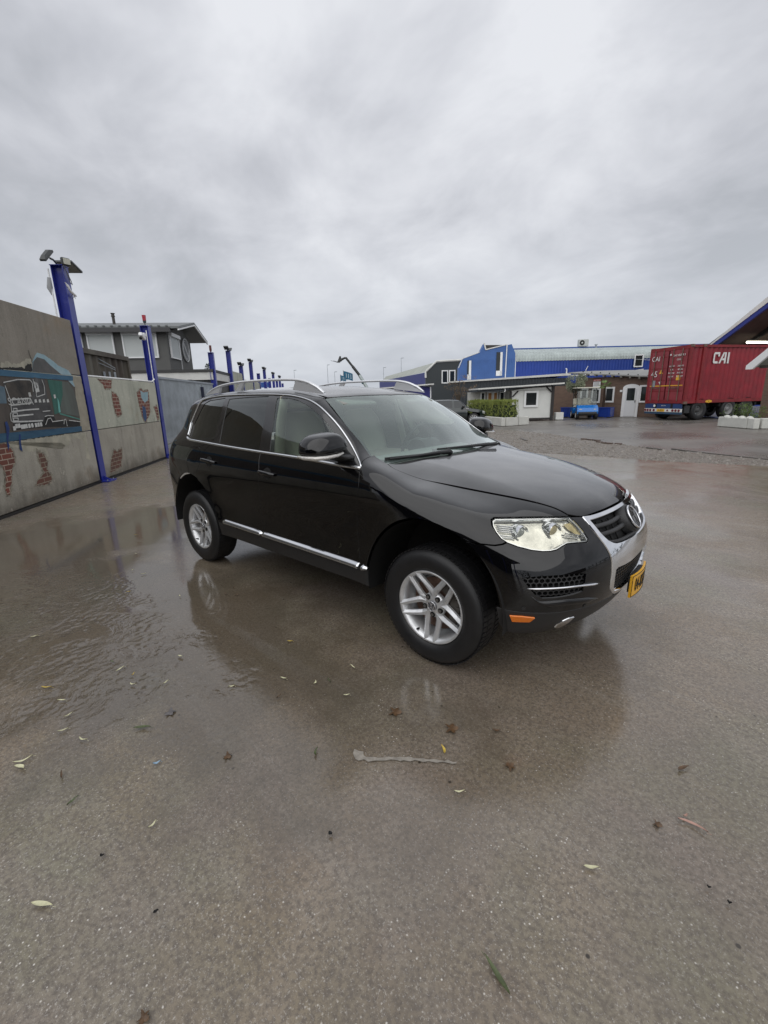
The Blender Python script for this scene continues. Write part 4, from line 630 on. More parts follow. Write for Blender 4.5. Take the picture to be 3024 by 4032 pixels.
S0 = -3.68
STR = pm('mural_streak', (.05, .045, .04), c2=(.15, .13, .11), vs=3, st=(1, 1, .3))
paint('painted_opening', 'opening', pm('mural_umber', (.055, .048, .042), c2=(.12, .10, .085), vs=3, st=(1, 1, .3)), w0, .002, S0)
paint('painted_plaster', 'cream_right', pm('mural_cream2', (.26, .24, .19), c2=(.40, .36, .28), vs=4), w0, .0014, S0, jag=.012)
paint('painted_plaster', 'cream', pm('mural_cream', (.27, .26, .21), c2=(.50, .47, .37), vs=5), w0, .0014, S0, jag=.02)
paint('painted_plaster', 'cream_top', pm('mural_cream'), w0, .0014, S0, jag=.02)
paint('painted_hole', 'hole', pm('mural_sky', (.22, .36, .42), c2=(.34, .46, .50)), w0, .002, S0, jag=.006)
paint('painted_truck_top', 'hole_dark', pm('mural_grey', (.07, .075, .075), c2=(.13, .125, .12)), w0, .004, S0)
paint('painted_crack', 'crack_dark', pm('mural_black', (.012, .012, .012)), w0, .0032, S0, jag=.012)
paint('painted_sky', 'sky_left', pm('mural_dullblue', (.08, .13, .17), c2=(.14, .20, .24)), w0, .004, S0)
paint('painted_sky', 'sky_right', pm('mural_sky'), w0, .006, S0)
paint('painted_trailer', 'green', pm('mural_green', (.018, .085, .065), c2=(.05, .16, .13), vs=4, st=(1, 1, .2)), w0, .005, S0)
paint('painted_trailer_side', 'brown', pm('mural_brown', (.085, .085, .078), c2=(.12, .15, .13), vs=4, st=(1, 1, .2)), w0, .004, S0)
paint('painted_highlight', 'teal', pm('mural_teal', (.15, .42, .38)), w0, .007, S0)
paint('painted_trailer_rail', 'rail_green', pm('mural_teal2', (.08, .24, .20)), w0, .0065, S0)
paint('painted_truck', 'cab', pm('mural_cab', (.045, .045, .046), c2=(.10, .10, .10), vs=5), w0, .006, S0)
paint('painted_windscreen', 'windshield', pm('mural_glass', (.012, .013, .014), c2=(.09, .075, .06), vs=4), w0, .0075, S0)
paint('painted_wheel_arch', 'wheel_arch', pm('mural_black'), w0, .0055, S0)
paint('painted_bumper', 'bumper', pm('mural_black'), w0, .0075, S0)
paint('painted_beam', 'beam_top', pm('mural_beam', (.028, .095, .17), c2=(.06, .16, .25), vs=3, st=(1, 1, 4)), w0, .008, S0)
paint('painted_beam', 'beam_bottom', pm('mural_beam2', (.018, .062, .12), c2=(.035, .11, .18), vs=3, st=(1, 1, 4)), w0, .008, S0)
MWH = pm('mural_white', (.55, .56, .54), var=.2, vs=20)
def stroke_on(name, q, m, root, s0, d, w):
    q = np.array(q); o0 = W3(s0, 0)
    b = MB()
    for i in range(len(q)-1):
        a, c = q[i], q[i+1]; t = (c-a)/(np.linalg.norm(c-a)+1e-9); nn = np.array([-t[1], t[0]])*w/2; a_ = a-t*w*.3; c_ = c+t*w*.3
        b.add([W3(*(a_-nn), d)-o0, W3(*(a_+nn), d)-o0, W3(*(c_+nn), d)-o0, W3(*(c_-nn), d)-o0], [(0, 1, 2, 3)])
    return b.ob(name, m, root)
for k, v in DATA['mural'].items():
    if k.startswith('Lw'): stroke_on('painted_line', v, MWH, w0, S0, .0095+.0003*int(k[2:]), .022 if k in ('Lw3', 'Lw4', 'Lw5', 'Lw6', 'Lw7') else .014)
for i, (a, z) in enumerate(DATA['mural']['blobs']):
    paint('painted_lamp', None, MWH if i != 11 else pm('mural_grey'), w0, .0125, S0, pts=[(a-.03, z-.035), (a+.03, z-.03), (a+.025, z+.035), (a-.03, z+.03)] if i not in (11, 12) else [(a-.05, z-.09), (a+.05, z-.07), (a+.05, z+.07), (a-.04, z+.09)])
stroke_on('painted_crack', DATA['mural']['crack'], pm('mural_black'), w0, S0, .003, .012)
q = DATA['mural']['scania']; ca = (np.array(q[0])+np.array(q[1]))/2
UT = UW if UW.cross(NW).z < 0 else UW
axt = UPV.cross(NW).normalized()
place_text('painted_letters', 'SCANIA', .16, W3(ca[0]-0, ca[1], .017)-W3(S0, 0), axt, UPV, MWH, w0, sx=1.05, extrude=.0004)
q = DATA['mural']['text2']; ca = (np.array(q[0])+np.array(q[1]))/2
for j in range(4): paint('painted_lettering', None, MWH, w0, .014, S0, pts=[(ca[0]-.2+j*.11, ca[1]-.03), (ca[0]-.13+j*.11, ca[1]-.025), (ca[0]-.14+j*.11, ca[1]+.03), (ca[0]-.19+j*.11, ca[1]+.02)])
paint('painted_drip', 'drip1', pm('mural_drip', (.012, .04, .16)), w0, .011, S0); paint('painted_drip', 'drip2', pm('mural_drip'), w0, .011, S0)
def grow(k, g=.03): return inset(np.array(DATA['mural'][k]), -g)
for k, r_0, s_0 in (('brick1', w0, S0), ('brick2', w0, S0), ('b3', w1, .03), ('b4', w1, .03), ('b5', w1, .03), ('b6', w1, .03), ('b7', w1, .03)):
    paint('painted_plaster_edge', None, pm('mural_edge', (.10, .085, .065), c2=(.40, .37, .29), vs=14), r_0, .0024, s_0, jag=.022, pts=grow(k))
paint('painted_bricks', 'brick1', BR1, w0, .005, S0, jag=.018); paint('painted_bricks', 'brick2', BR2, w0, .005, S0, jag=.018)
for k in ('b3', 'b4', 'b5', 'b6', 'b7'): paint('painted_bricks', k, BR1 if k != 'b7' else BR2, w1, .004, .03, jag=.014)
paint('painted_sky', 'b5sky', pm('mural_sky'), w1, .006, .03, jag=.006); paint('painted_figure', 'b5blue', pm('mural_drip2', (.03, .07, .17)), w1, .006, .03)
# continuing mural frame on the bay that leaves the photo
for (z0, z1, mm_) in ((1.10, 1.32, 'mural_beam2'), (1.97, 2.12, 'mural_beam')): paint('painted_beam', None, MATS[mm_], w00, .004, -7.38, pts=[(-7.3, z0), (-3.7, z0), (-3.7, z1), (-7.3, z1)])
paint('painted_opening', None, MATS['mural_umber'], w00, .002, -7.38, pts=[(-7.3, 1.3), (-3.7, 1.3), (-3.7, 1.98), (-7.3, 1.98)])
# ---------------------------------------------------------------- blue H-posts
AW = math.atan2(UW.y, UW.x)
def hpost(s, h, label, w=.20, dp=.21, group=None, base=True):
    r = thing('steel_post', label, 'post', W3(s-w/2, 0, .02), AW, group)
    b = MB(); sg = -1 if (Vector((-math.sin(AW), math.cos(AW), 0))).dot(NW) > 0 else 1      # local +y side away from the yard
    b.box((0, sg*.006, h/2), (w, .012, h)); b.box((0, sg*(dp-.006), h/2), (w, .012, h)); b.box((0, sg*dp/2, h/2), (.010, dp-.026, h)); b.box((0, sg*dp/2, h+.006), (w+.02, dp+.02, .012))
    b.ob('beam', BLUE, r)
    if base:
        b = MB(); b.box((0, -sg*.06, .012), (w+.14, .22, .024)); 
        b.add([(-.006, 0, .024), (-.006, -sg*.14, .024), (-.006, 0, .12), (.006, 0, .024), (.006, -sg*.14, .024), (.006, 0, .12)], [(0, 1, 2), (3, 5, 4), (1, 4, 5, 2), (0, 3, 4, 1)]); b.ob('base_plate', BLUE, r)
        for x in (-.13, .13): b = MB(); b.tube([(x, -sg*.12, .02), (x, -sg*.12, .045)], .014, 6); b.ob('anchor_bolt', GALV, r)
    return r, sg
p1, sg = hpost(.03, 4.12, 'nearest tall blue steel post on the left, with floodlights on top')
p2, _ = hpost(3.90, 3.62, 'second blue steel post, with a red beacon on top, beside the grey gate')
FLM = mat('lamp_housing', (.05, .055, .055), .5); FLG = mat('lamp_glass', (.30, .31, .28), .2, coat=.5)
def flood(parent, c, yawd, tilt, sz=(.34, .26)):
    m4 = Matrix.Rotation(R(yawd), 3, 'Z') @ Matrix.Rotation(R(tilt), 3, 'Y'); c = Vector(c); b = MB()
    V = [c+m4@Vector((x*sz[0]/2, y*sz[1]/2, z)) for z, k in ((-.02, 1), (.015, 1), (.05, .6)) for x, y in ((-k, -k), (k, -k), (k, k), (-k, k))]
    b.add(V, [(0, 3, 2, 1), (8, 9, 10, 11)]+[(r*4+i, r*4+(i+1) % 4, r*4+4+(i+1) % 4, r*4+4+i) for r in range(2) for i in range(4)]); h = b.ob('housing', FLM, parent)
    b = MB(); b.add([c+m4@Vector((x*sz[0]*.44, y*sz[1]*.44, -.0215)) for x, y in ((-1, -1), (1, -1), (1, 1), (-1, 1))], [(0, 3, 2, 1)]); b.ob('glass', FLG, h); return h
def floodlight(p, lx, h, sgn, label, group=None, tilt=18):
    wp = Matrix.Rotation(AW, 3, 'Z'); base = p.location
    t = thing('floodlight', label, 'lamp', base+wp@Vector((lx, sg*.1, h)), AW, group)
    b = MB(); b.tube([(0, 0, 0), (sgn*.10, 0, .05), (sgn*.20, 0, .05)], .018, 6); b.ob('arm', FLM, t); flood(t, (sgn*.30, 0, .07), 0, -sgn*tilt, (.38, .30 if sgn > 0 else .10)); return t
floodlight(p1, -.06, 4.14, -1, 'long dark floodlight tilted up at the left of the nearest post top', tilt=-38)
floodlight(p1, .06, 4.14, 1, 'dark floodlight panel at the right of the nearest post top', tilt=-16)
wp = Matrix.Rotation(AW, 3, 'Z'); pb_ = p1.location
t = thing('floodlight', 'small square pale lamp between the two floodlights on the nearest post', 'lamp', pb_+wp@Vector((-.05, -sg*.05, 4.19)), AW)
b = MB(); b.box((0, 0, 0), (.15, .06, .13), bev=.01, rz=R(-35)); b.ob('housing', FLM, t); b = MB(); b.box((-.02, -sg*.034, 0), (.12, .008, .10), rz=R(-35)); b.ob('glass', mat('lamp_cream', (.52, .52, .44), .4), t)
b = MB(); b.tube([W3(-.18, 4.15, .03), W3(-.12, 4.02, .06), W3(-.02, 3.88, .06), W3(.0, 3.82, .06), W3(-.06, 3.84, .06), W3(-.12, 3.98, .06), W3(-.1, 4.1, .03)], .007, 6); tag(b.ob('cable', mat('cable_grey', (.12, .12, .14), .5)), 'loop of grey cable hanging below the lamps of the nearest post', 'cable')
b = MB(); b.tube([W3(-.20, 3.9, -.23), W3(-.2, 3.72, -.25), W3(-.2, 3.60, -.23)], [.03, .05, .015], 12); tag(b.ob('security_camera', mat('cam_grey', (.35, .36, .37), .4)), 'small grey dome camera high on the left side of the nearest post', 'camera')
# white gull ornament on the post
t = thing('gull_figure', 'small white gull figure mounted on the nearest blue post below its lamps', 'ornament', W3(-.16, 3.66, .10), AW); t.scale = (.78, .78, .78)
b = MB(); b.tube([(-.12, 0, .05), (-.02, 0, .0), (.14, 0, -.05), (.20, 0, -.06)], [.012, .032, .03, .008], 10); b.ob('body', WHITEP, t)
for s_, pp in ((1, [(0, 0, 0), (-.12, -.02, .12), (-.27, -.02, .16), (-.20, -.02, .08), (.03, 0, -.03)]), (-1, [(.06, 0, -.05), (.16, .05, .0), (.24, .05, -.10), (.16, .04, -.07), (.09, 0, -.08)])):
    b = MB(); P = [Vector(q) for q in pp]; o_ = Vector((0, .008, 0)); b.add([tuple(q-o_) for q in P]+[tuple(q+o_) for q in P], [(0, 1, 2, 3, 4), (9, 8, 7, 6, 5)]+[(i, i+5, (i+1) % 5+5, (i+1) % 5) for i in range(5)]); b.ob('wing', WHITEP, t)
b = MB(); b.tube([(.02, 0, -.05), (.0, .03, -.10)], .006, 5); b.tube([(.06, 0, -.09), (.05, .03, -.15)], .006, 5); b.ob('leg', FLM, t)
# beacon and camera on post 2
t = thing('beacon', 'red warning beacon standing on top of the second blue post', 'beacon', W3(3.80, 3.64, -.08))
b = MB(); b.tube([(0, 0, 0), (0, 0, .07)], .012, 8); b.tube([(0, 0, .07), (0, 0, .13)], [.035, .045], 14); b.ob('base', FLM, t); b = MB(); b.tube([(0, 0, .13), (0, 0, .27)], [.045, .052], 14); b.ob('lens', mat('beacon_red', (.42, .03, .05), .3, coat=.5), t)
t = thing('security_camera', 'white box camera pointing left on a bracket at the second blue post', 'camera', W3(3.66, 3.38, -.06), AW)
b = MB(); b.box((-.07, 0, 0), (.14, .05, .09), bev=.01); b.ob('bracket', WHITEP, t); b = MB(); b.box((-.24, 0, -.06), (.26, .10, .10), ry=R(24), bev=.015); b.ob('housing', WHITEP, t); b = MB(); b.tube([(-.36, 0, -.12), (-.375, 0, -.127)], .04, 12); b.ob('lens', DARKPL, t)
for (s_, h_) in ((-.21, 3.15), (3.67, 3.6)):
    b = MB(); b.tube([W3(s_, .1 if s_ > 0 else 3.17, -.03 if s_ > 0 else -.215), W3(s_, h_+.9 if s_ < 0 else h_-.1, -.03 if s_ > 0 else -.215)], .013, 6); tag(b.ob('conduit', WHITEP), 'thin white conduit running up the left edge of the %s blue post' % ('nearest' if s_ < 0 else 'second'), 'pipe')
# far posts along the same line
fp = [(10.9, 3.58, 'third blue steel post along the wall line, with a small beacon on top', 'b'), (14.45, 3.99, 'tall blue steel post with twin lamps, just left of the car roof rail start', 'l'), (17.5, 3.46, 'blue steel post with twin lamps, behind the first piece of far concrete wall', 'l'), (20.95, 3.92, 'tall dark blue post right of the small conifer', 'l'), (23.9, 3.38, 'short blue post without lamps right of the far concrete wall', ''), (27.1, 3.82, 'blue post with twin lamps seen above the middle of the near roof rail', 'l'), (29.9, 3.30, 'short blue post without lamps seen above the near roof rail', ''), (32.7, 3.74, 'blue post with twin lamps far off above the near roof rail', 'l'), (35.3, 3.30, 'far short blue post seen through the near roof rail', ''), (38.0, 3.70, 'farthest tall blue post with lamps above the near roof rail', 'l'), (40.6, 3.2, 'farthest short blue post seen through the near roof rail', '')]
for s_, h_, lb, k_ in fp:
    pp, _ = hpost(s_, h_, lb, group='row of blue steel posts', base=False)
    if k_ == 'l':
        for q in (-1, 1):
            b = MB(); b.tube([(q*.05, sg*.1, h_), (q*.28, sg*.1, h_+.08)], .02, 6); b.box((q*.36, sg*.1, h_+.12), (.26, .22, .05), ry=-q*R(28)); b.ob('lamp', FLM, pp)
    if k_ == 'b': b = MB(); b.tube([(0, sg*.1, h_), (0, sg*.1, h_+.1), (0, sg*.1, h_+.3)], [.015, .05, .05], 10); b.ob('beacon', mat('beacon_dull', (.13, .045, .04), .4), pp)
# far wall pieces between the far posts
for (s0_, s1_, h0, lb) in ((14.6, 17.3, 3.05, 'pale far concrete wall between the fourth and fifth blue posts'), (17.6, 23.6, 2.75, 'long far concrete wall right of the fifth blue post'), (24.0, 44, 2.35, 'low far concrete wall behind the near roof rail')):
    b = MB(); c = W3((s0_+s1_)/2, h0/2, -.1); b.box(c, (s1_-s0_, .14, h0), rz=AW, bev=.01); tag(b.ob('far_wall', CO2), lb, 'wall')
b = MB(); rr_ = random.Random(9); cc = W3(18.6, 2.6, -2.2)
for i in range(300):
    z = rr_.random(); r = .42*(1-z)+.05; a = rr_.random()*6.28; q = cc+Vector((r*math.cos(a), r*math.sin(a), z*1.1)); b.add([q, q+Vector((rr_.uniform(-.1, .1), rr_.uniform(-.1, .1), rr_.uniform(-.02, .12))), q+Vector((rr_.uniform(-.1, .1), rr_.uniform(-.1, .1), rr_.uniform(-.06, .05)))], [(0, 1, 2)])
t = thing('conifer_tree', 'small dark conifer top showing above the far wall', 'tree', (cc.x, cc.y, 0)); o = b.ob('crown', mat('conifer_green', (.025, .045, .02), .8, var=.4, vscale=8), t); o.matrix_parent_inverse = Matrix.Translation(-t.location)
b = MB(); b.tube([(0, 0, 0), (0, 0, 3.2)], [.12, .04], 8); b.ob('trunk', mat('bark', (.06, .045, .03), .9), t)
# ---------------------------------------------------------------- gate
g = thing('sliding_gate', 'galvanised steel sliding gate of close vertical bars behind the second blue post', 'gate', W3(3.95, 0, -.1), AW)
ln = 6.6; b = MB()
for z in (.50, 2.29): b.box((ln/2, 0, z), (ln, .07, .06))
b.box((ln/2, -.02, .44), (ln, .10, .10)); b.box((.03, 0, 1.4), (.06, .06, 1.8)); b.box((ln*.72, 0, 1.4), (.06, .08, 1.8)); b.ob('gate_frame', GALV, g)
b = MB(); nb = 96
for i in range(nb): b.box((.06+i*(ln-.1)/nb, 0, 1.39), (.028, .028, 1.74))
o = b.ob('gate_bars', mat('galvanised_bars', (.42, .46, .49), .45, metal=.4, var=.25, vscale=2), g); o['kind'] = 'stuff'
b = MB(); b.box((ln*.70, -sg*.07, 1.75), (.10, .10, .75)); b.ob('gate_catch', mat('navy_box', (.02, .025, .05), .5), g)
b = MB(); b.box(W3(7.2, .12, -.1), (6.6, .26, .24), rz=AW, bev=.01); tag(b.ob('gate_plinth', mat('plinth', (.34, .30, .27), .8, var=.3, vscale=3)), 'pale concrete plinth under the sliding gate', 'kerb')
b = MB(); b.box(W3(7.2, .30, -.02), (6.6, .07, .10), rz=AW); tag(b.ob('gate_rail', GALV), 'pale galvanised guide rail along the foot of the gate', 'rail')
# palisade piece behind the low wall, left of post 2
b = MB(); pr_ = thing('palisade_fence', 'short piece of grey palisade fence behind the low wall, left of the second blue post', 'fence', W3(3.1, 0, -1.6), AW-.5)
for i in range(7): b = MB(); b.box((i*.16, 0, 1.2), (.06, .02, 2.5), bev=.005); b.ob('pale', GALV, pr_)
b = MB(); b.box((.5, .03, 2.25), (1.2, .03, .05)); b.tube([(-.1, 0, 3.1), (1.0, .0, 2.55)], .012, 5); b.tube([(-.1, 0, 2.9), (1.0, .0, 2.5)], .012, 5); b.tube([(.1, 0, 2.3), (.1, 0, 3.0)], .012, 5); b.ob('rail', GALV, pr_)
# ---------------------------------------------------------------- brown container behind the wall
def at_plane(o, ang, s, z, d=0):
    u = Vector((math.cos(R(ang)), math.sin(R(ang)), 0)); n = Vector((-u.y, u.x, 0)); return Vector((o[0], o[1], 0))+u*s+n*d+Vector((0, 0, z))
def corr(b, x0, x1, z0, z1, y, out, pitch=.28, dep=.036, mi=0):
    """trapezoid corrugated sheet along local x, facing local y*out"""
    n = int((x1-x0)/pitch); V = []; p = (x1-x0)/n
    for i in range(n):
        xx = x0+i*p
        for fx, fd in ((0, 0), (.25, 0), (.5, 1), (.75, 1)): V += [(xx+fx*p, y-out*fd*dep, z0), (xx+fx*p, y-out*fd*dep, z1)]
    V += [(x1, y, z0), (x1, y, z1)]
    b.add(V, [(2*i, 2*i+2, 2*i+3, 2*i+1) for i in range(len(V)//2-1)], mi)
BRN = mat('rust_brown_container', (.05, .032, .024), .7, var=.5, vscale=1.2, stretch=(1, 1, .15), col2=(.16, .15, .12))
bc = thing('shipping_container', 'old brown and grey corrugated container standing behind the low wall', 'container', W3(5.3, 0, -1.3), AW)
b = MB(); corr(b, -7.5, -.08, .2, 2.86, 0, -sg, .36, .06); b.ob('side_wall', BRN, bc)
b = MB(); b.box((-3.75, sg*1.2, 2.93), (7.5, 2.44, .05)); b.ob('top', BRN, bc)
b = MB(); b.box((-3.75, -sg*.02, 2.91), (7.5, .07, .12)); b.box((-.04, 0, 1.5), (.10, .10, 2.9)); b.box((-3.75, -sg*.02, .12), (7.5, .07, .16)); b.ob('frame', BRN, bc)
b = MB(); b.box((-.03, sg*1.2, 1.5), (.06, 2.44, 2.8)); b.ob('end_wall', BRN, bc)
# ---------------------------------------------------------------- grey gabled house behind
hx, hy = -20.91, 7.68
hs = thing('grey_house', 'dark grey house with low gable roof, white roller shutters and a round sign', 'house', (hx, hy, 0), R(49))
b = MB()                                   # local x along long facade (to the right is +), +y away ; gable on the right side
LF_, GW = 9.0, 4.1
b.box((-LF_/2, GW/2, 2.55), (LF_, GW, 5.0)); 
pk = 5.62
b.prism([(0.0, 5.0), (GW/2+.5, pk-.1), (GW, 5.0)], (-LF_, 0, 0), (0, 1, 0), (0, 0, 1), (1, 0, 0), LF_-.003)
b.ob('wall', STEELG, hs)
TR = mat('light_trim', (.52, .53, .53), .5); RF = mat('profiled_roof', (.16, .17, .17), .5, metal=.3)
def slab(b, y0, z0, y1, z1, x0, x1, th): b.prism([(y0, z0), (y1, z1), (y1, z1+th), (y0, z0+th)], (x0, 0, 0), (0, 1, 0), (0, 0, 1), (1, 0, 0), x1-x0)
b = MB(); slab(b, -.45, 5.08, GW/2+.55, 5.70, -LF_-.3, .75, .10); b.ob('roof_slope', RF, hs)
b = MB(); slab(b, GW/2+.55, 5.70, GW+1.1, 5.02, -LF_-.3, .75, .10); b.ob('roof_slope', RF, hs)
b = MB()
for i in range(26): b.box((-LF_+.2+i*.36, -.46, 5.20), (.10, .10, .06))
b.ob('roof_ribs', RF, hs)
b = MB(); b.box((-LF_/2-.1, -.47, 5.02), (LF_+.9, .06, .20)); b.ob('gutter', mat('gutter_dark', (.05, .05, .052), .5), hs)
b = MB(); slab(b, -.45, 4.99, GW/2+.55, 5.62, .70, .76, .07); slab(b, GW/2+.55, 5.62, GW+1.1, 4.94, .70, .76, .07); b.ob('verge_trim', WHITEP, hs)
SHUT = mat('roller_shutter', (.50, .53, .52), .5, bump=.5, bscale=30, stretch=(.2, .2, 14))
for (x0, x1, z0, z1) in ((-3.66, -2.56, 3.0, 4.86), (-2.04, -.53, 3.86-.05, 4.86), (-5.3, -4.0, 3.0, 4.8)):
    b = MB(); b.box(((x0+x1)/2, -.03, (z0+z1)/2), (x1-x0, .05, z1-z0)); r_ = b.ob('window', SHUT, hs)
    b = MB(); b.box(((x0+x1)/2, -.07, z1+.06), (x1-x0+.12, .14, .16), bev=.01); b.ob('shutter_box', WHITEP, r_)
    b = MB(); w_ = .06
    for (a, c_) in (((x0-.03, (z0+z1)/2), (w_, z1-z0)), ((x1+.03, (z0+z1)/2), (w_, z1-z0)), (((x0+x1)/2, z0-.03), (x1-x0+.12, w_))): b.box((a[0], -.05, a[1]), (c_[0], .08, c_[1]))
    b.ob('frame', WHITEP, r_)
for (y0, y1, z0, z1) in ((.30, 1.65, 3.82, 4.82),):
    b = MB(); b.box((.03, (y0+y1)/2, (z0+z1)/2), (.05, y1-y0, z1-z0)); r_ = b.ob('window', SHUT, hs)
    b = MB(); b.box((.09, (y0+y1)/2, z1+.08), (.18, y1-y0+.1, .18), bev=.01); b.ob('shutter_box', WHITEP, r_)
    b = MB(); b.box((.05, y0-.03, (z0+z1)/2), (.08, .06, z1-z0)); b.box((.05, y1+.03, (z0+z1)/2), (.08, .06, z1-z0)); b.box((.05, (y0+y1)/2, z0-.03), (.08, y1-y0+.12, .06)); b.ob('frame', WHITEP, r_)
b = MB(); b.tube([(.03, 1.85, 4.65), (.03, 1.85, 3.1)], .035, 6); b.ob('downpipe', TR, hs)
b = MB(); b.tube([(.0, 2.85, 4.38), (.05, 2.85, 4.38)], .62, 32); sgn_ = b.ob('round_sign', mat('sign_grey', (.13, .135, .14), .5), hs)
b = MB(); b.tube([(.07, 2.85+.60*math.cos(t), 4.38+.60*math.sin(t)) for t in np.linspace(0, 6.2832, 33)], .035, 6, cap=False); b.tube([(.06, 2.85+.48*math.cos(t), 4.38+.48*math.sin(t)) for t in np.linspace(0, 6.2832, 33)], .02, 6, cap=False)
for k in range(4): b.box((.065, 2.62+.15*k, 4.62-.16*k), (.03, .10, .26), rx=R(30)); b.box((.065, 2.70+.15*k, 4.53-.16*k), (.03, .16, .05))
b.ob('sign_ring', TR, sgn_)
b = MB(); b.tube([(-3.0, 1.6, 5.5), (-3.0, 1.6, 5.95)], .07, 10); b.tube([(-3.0, 1.6, 5.95), (-3.0, 1.6, 6.05), (-3.0, 1.6, 6.12)], [.10, .07, .11], 10); b.ob('chimney', mat('flue', (.05, .045, .04), .6), hs)
b = MB(); b.box((.5, 3.6, 3.22), (.35, .5, .26), bev=.02); tag(b.ob('roof_unit', mat('unit_dark', (.2, .2, .2), .5)), 'small box unit on the flat roof at the foot of the house gable', 'roof unit')
bpy.data.objects['roof_unit'].matrix_world = Matrix.Translation((hx, hy, 0)) @ Matrix.Rotation(R(49), 4, 'Z')
# low building with the white fascia
lx, ly = -17.48, 5.53
lbd = thing('low_annex', 'low flat-roofed building with a broad white fascia and a dark edge, behind the gate', 'building', (lx, ly, 0), R(49))
b = MB(); b.box((-1.85, 3.1, 1.25), (8.1, 6.0, 2.5)); b.ob('wall', mat('lowwall', (.10, .10, .095), .8), lbd)
b = MB(); b.box((-1.85, 3.1, 2.64), (8.3, 6.3, .32)); b.ob('fascia', WHITED, lbd)
b = MB(); b.box((-1.85, 3.1, 2.86), (8.36, 6.4, .11)); b.ob('roof_edge', mat('edge_dark', (.045, .045, .045), .6), lbd)
for x_ in (.75, 1.35): b = MB(); b.box((x_, -.14, 2.42), (.16, .18, .14)); b.ob('wall_lamp', FLM, lbd)
# ---------------------------------------------------------------- right side : annex of brown brick
A0 = (-6.62, 28.13); AA = -6.46
def frame(name, label, cat, o, ang): return thing(name, label, cat, (o[0], o[1], 0), R(ang))
an = frame('brick_annex', 'low brown brick building with white windows and an arched white door', 'building', A0, AA)
BRW = brickmat('brown_brick', (.165, .098, .066), (.115, .068, .050), (.145, .12, .095)); BRW.node_tree.nodes['Brick Texture'].inputs['Row Height'].default_value = .07
def wall_uv(b, x0, x1, z0, z1, y=0): pass
me = bpy.data.meshes.new('wall'); 
def uvbox(name, x0, x1, y0, y1, z0, z1, m, parent):
    b = MB(); b.box(((x0+x1)/2, (y0+y1)/2, (z0+z1)/2), (x1-x0, y1-y0, z1-z0)); me = b.mesh(name, m); uv = me.uv_layers.new()
    for p_ in me.polygons:
        for li in p_.loop_indices:
            c = me.vertices[me.loops[li].vertex_index].co; uv.data[li].uv = ((c.x if abs(p_.normal.x) < .5 else c.y), c.z)
    return link(name, me, parent)
uvbox('wall', -1.2, 4.2, 0, 5, 0, 2.42, BRW, an); uvbox('side_wall', -5.2, -1.203, .02, 3, 0, 1.98, BRW, an)
# front roof: lean-to sheet, falling to the right
b = MB(); 
ro = [(-1.6, 2.80), (3.3, 2.62), (4.3, 2.58)]
for i in range(2):
    (xa, za), (xb, zb_) = ro[i], ro[i+1]; 
    zf = lambda x_: float(np.interp(x_, [-1.6, -.9, 3.3, 4.3], [2.74, 2.70, 2.28, 2.20]))
    b.add([(xa, -.35, zf(xa)), (xb, -.35, zf(xb)), (xb, 3.2, zb_+.1), (xa, 3.2, za+.1), (xa, -.35, zf(xa)+.07), (xb, -.35, zf(xb)+.07), (xb, 3.2, zb_+.17), (xa, 3.2, za+.17)], [(0, 3, 2, 1), (4, 5, 6, 7), (0, 1, 5, 4), (1, 2, 6, 5), (3, 0, 4, 7)])
b.ob('roof', mat('pale_roof_sheet', (.25, .25, .24), .6, var=.2, vscale=2), an)
for i in range(9):
    x_ = -.9+i*.52; b = MB(); b.box((x_, -.2, float(np.interp(x_, [-.9, 3.3], [2.66, 2.22]))), (.10, .32, .12)); b.ob('rafter_end', mat('rafter_grey', (.16, .15, .13), .8), an)
for i in range(8):
    x_ = -.7+i*.55; b = MB(); b.tube([(x_, -.2, float(np.interp(x_, [-.9, 3.3], [2.80, 2.34]))), (x_, -.2, float(np.interp(x_, [-.9, 3.3], [2.86, 2.40])))], .04, 8); b.ob('roof_bolt', DARKPL, an)
def awin(parent, x0, x1, z0, z1, y=0, fw=.10, gm=None, deep=.05):
    b = MB(); b.box(((x0+x1)/2, y-.005, (z0+z1)/2), (x1-x0-fw, .03, z1-z0-fw)); w = b.ob('window', gm or GLASSD, parent)
    b = MB(); 
    for (cx_, cz_, dx_, dz_) in ((x0+fw/2, (z0+z1)/2, fw, z1-z0), (x1-fw/2, (z0+z1)/2, fw, z1-z0), ((x0+x1)/2, z0+fw/2, x1-x0-2*fw, fw), ((x0+x1)/2, z1-fw/2, x1-x0-2*fw, fw)): b.box((cx_, y-.02, cz_), (dx_, .05, dz_))
    b.ob('frame', WHITEP, w); return w
for (x0, x1, z0, z1) in ((-.84, -.34, .87, 1.78), (-.12, .45, .85, 1.76), (.70, 1.30, .87, 1.81), (2.72, 3.36, .85, 1.86)): awin(an, x0, x1, z0, z1)
b = MB(); pts = [(1.79, 0), (2.74, 0), (2.74, 1.72)]+[(2.265+.475*math.cos(t), 1.72+.22*math.sin(t)) for t in np.linspace(0, math.pi, 12)][1:-1]+[(1.79, 1.72)]
b.prism(pts, (0, -.06, 0), (1, 0, 0), (0, 0, 1), (0, 1, 0), .055); dr = b.ob('door_frame', WHITEP, an)
b = MB(); b.box((2.28, -.075, .83), (.62, .03, 1.60), bev=.008); dd = b.ob('door', mat('door_white', (.70, .71, .72), .35), dr)
b = MB(); b.box((2.28, -.093, 1.34), (.44, .01, .72)); b.ob('door_glass', GLASSD, dr); b = MB(); b.box((2.56, -.11, .93), (.03, .05, .14)); b.ob('door_handle', FLM, dr)
b = MB(); b.box((1.68, -.02, 1.55), (.14, .04, .12)); b.ob('wall_box', WHITEP, an)
sg_ = thing('notice_board', 'red-topped white notice on the brown brick wall above the second window', 'sign', (A0[0], A0[1], 0), R(AA))
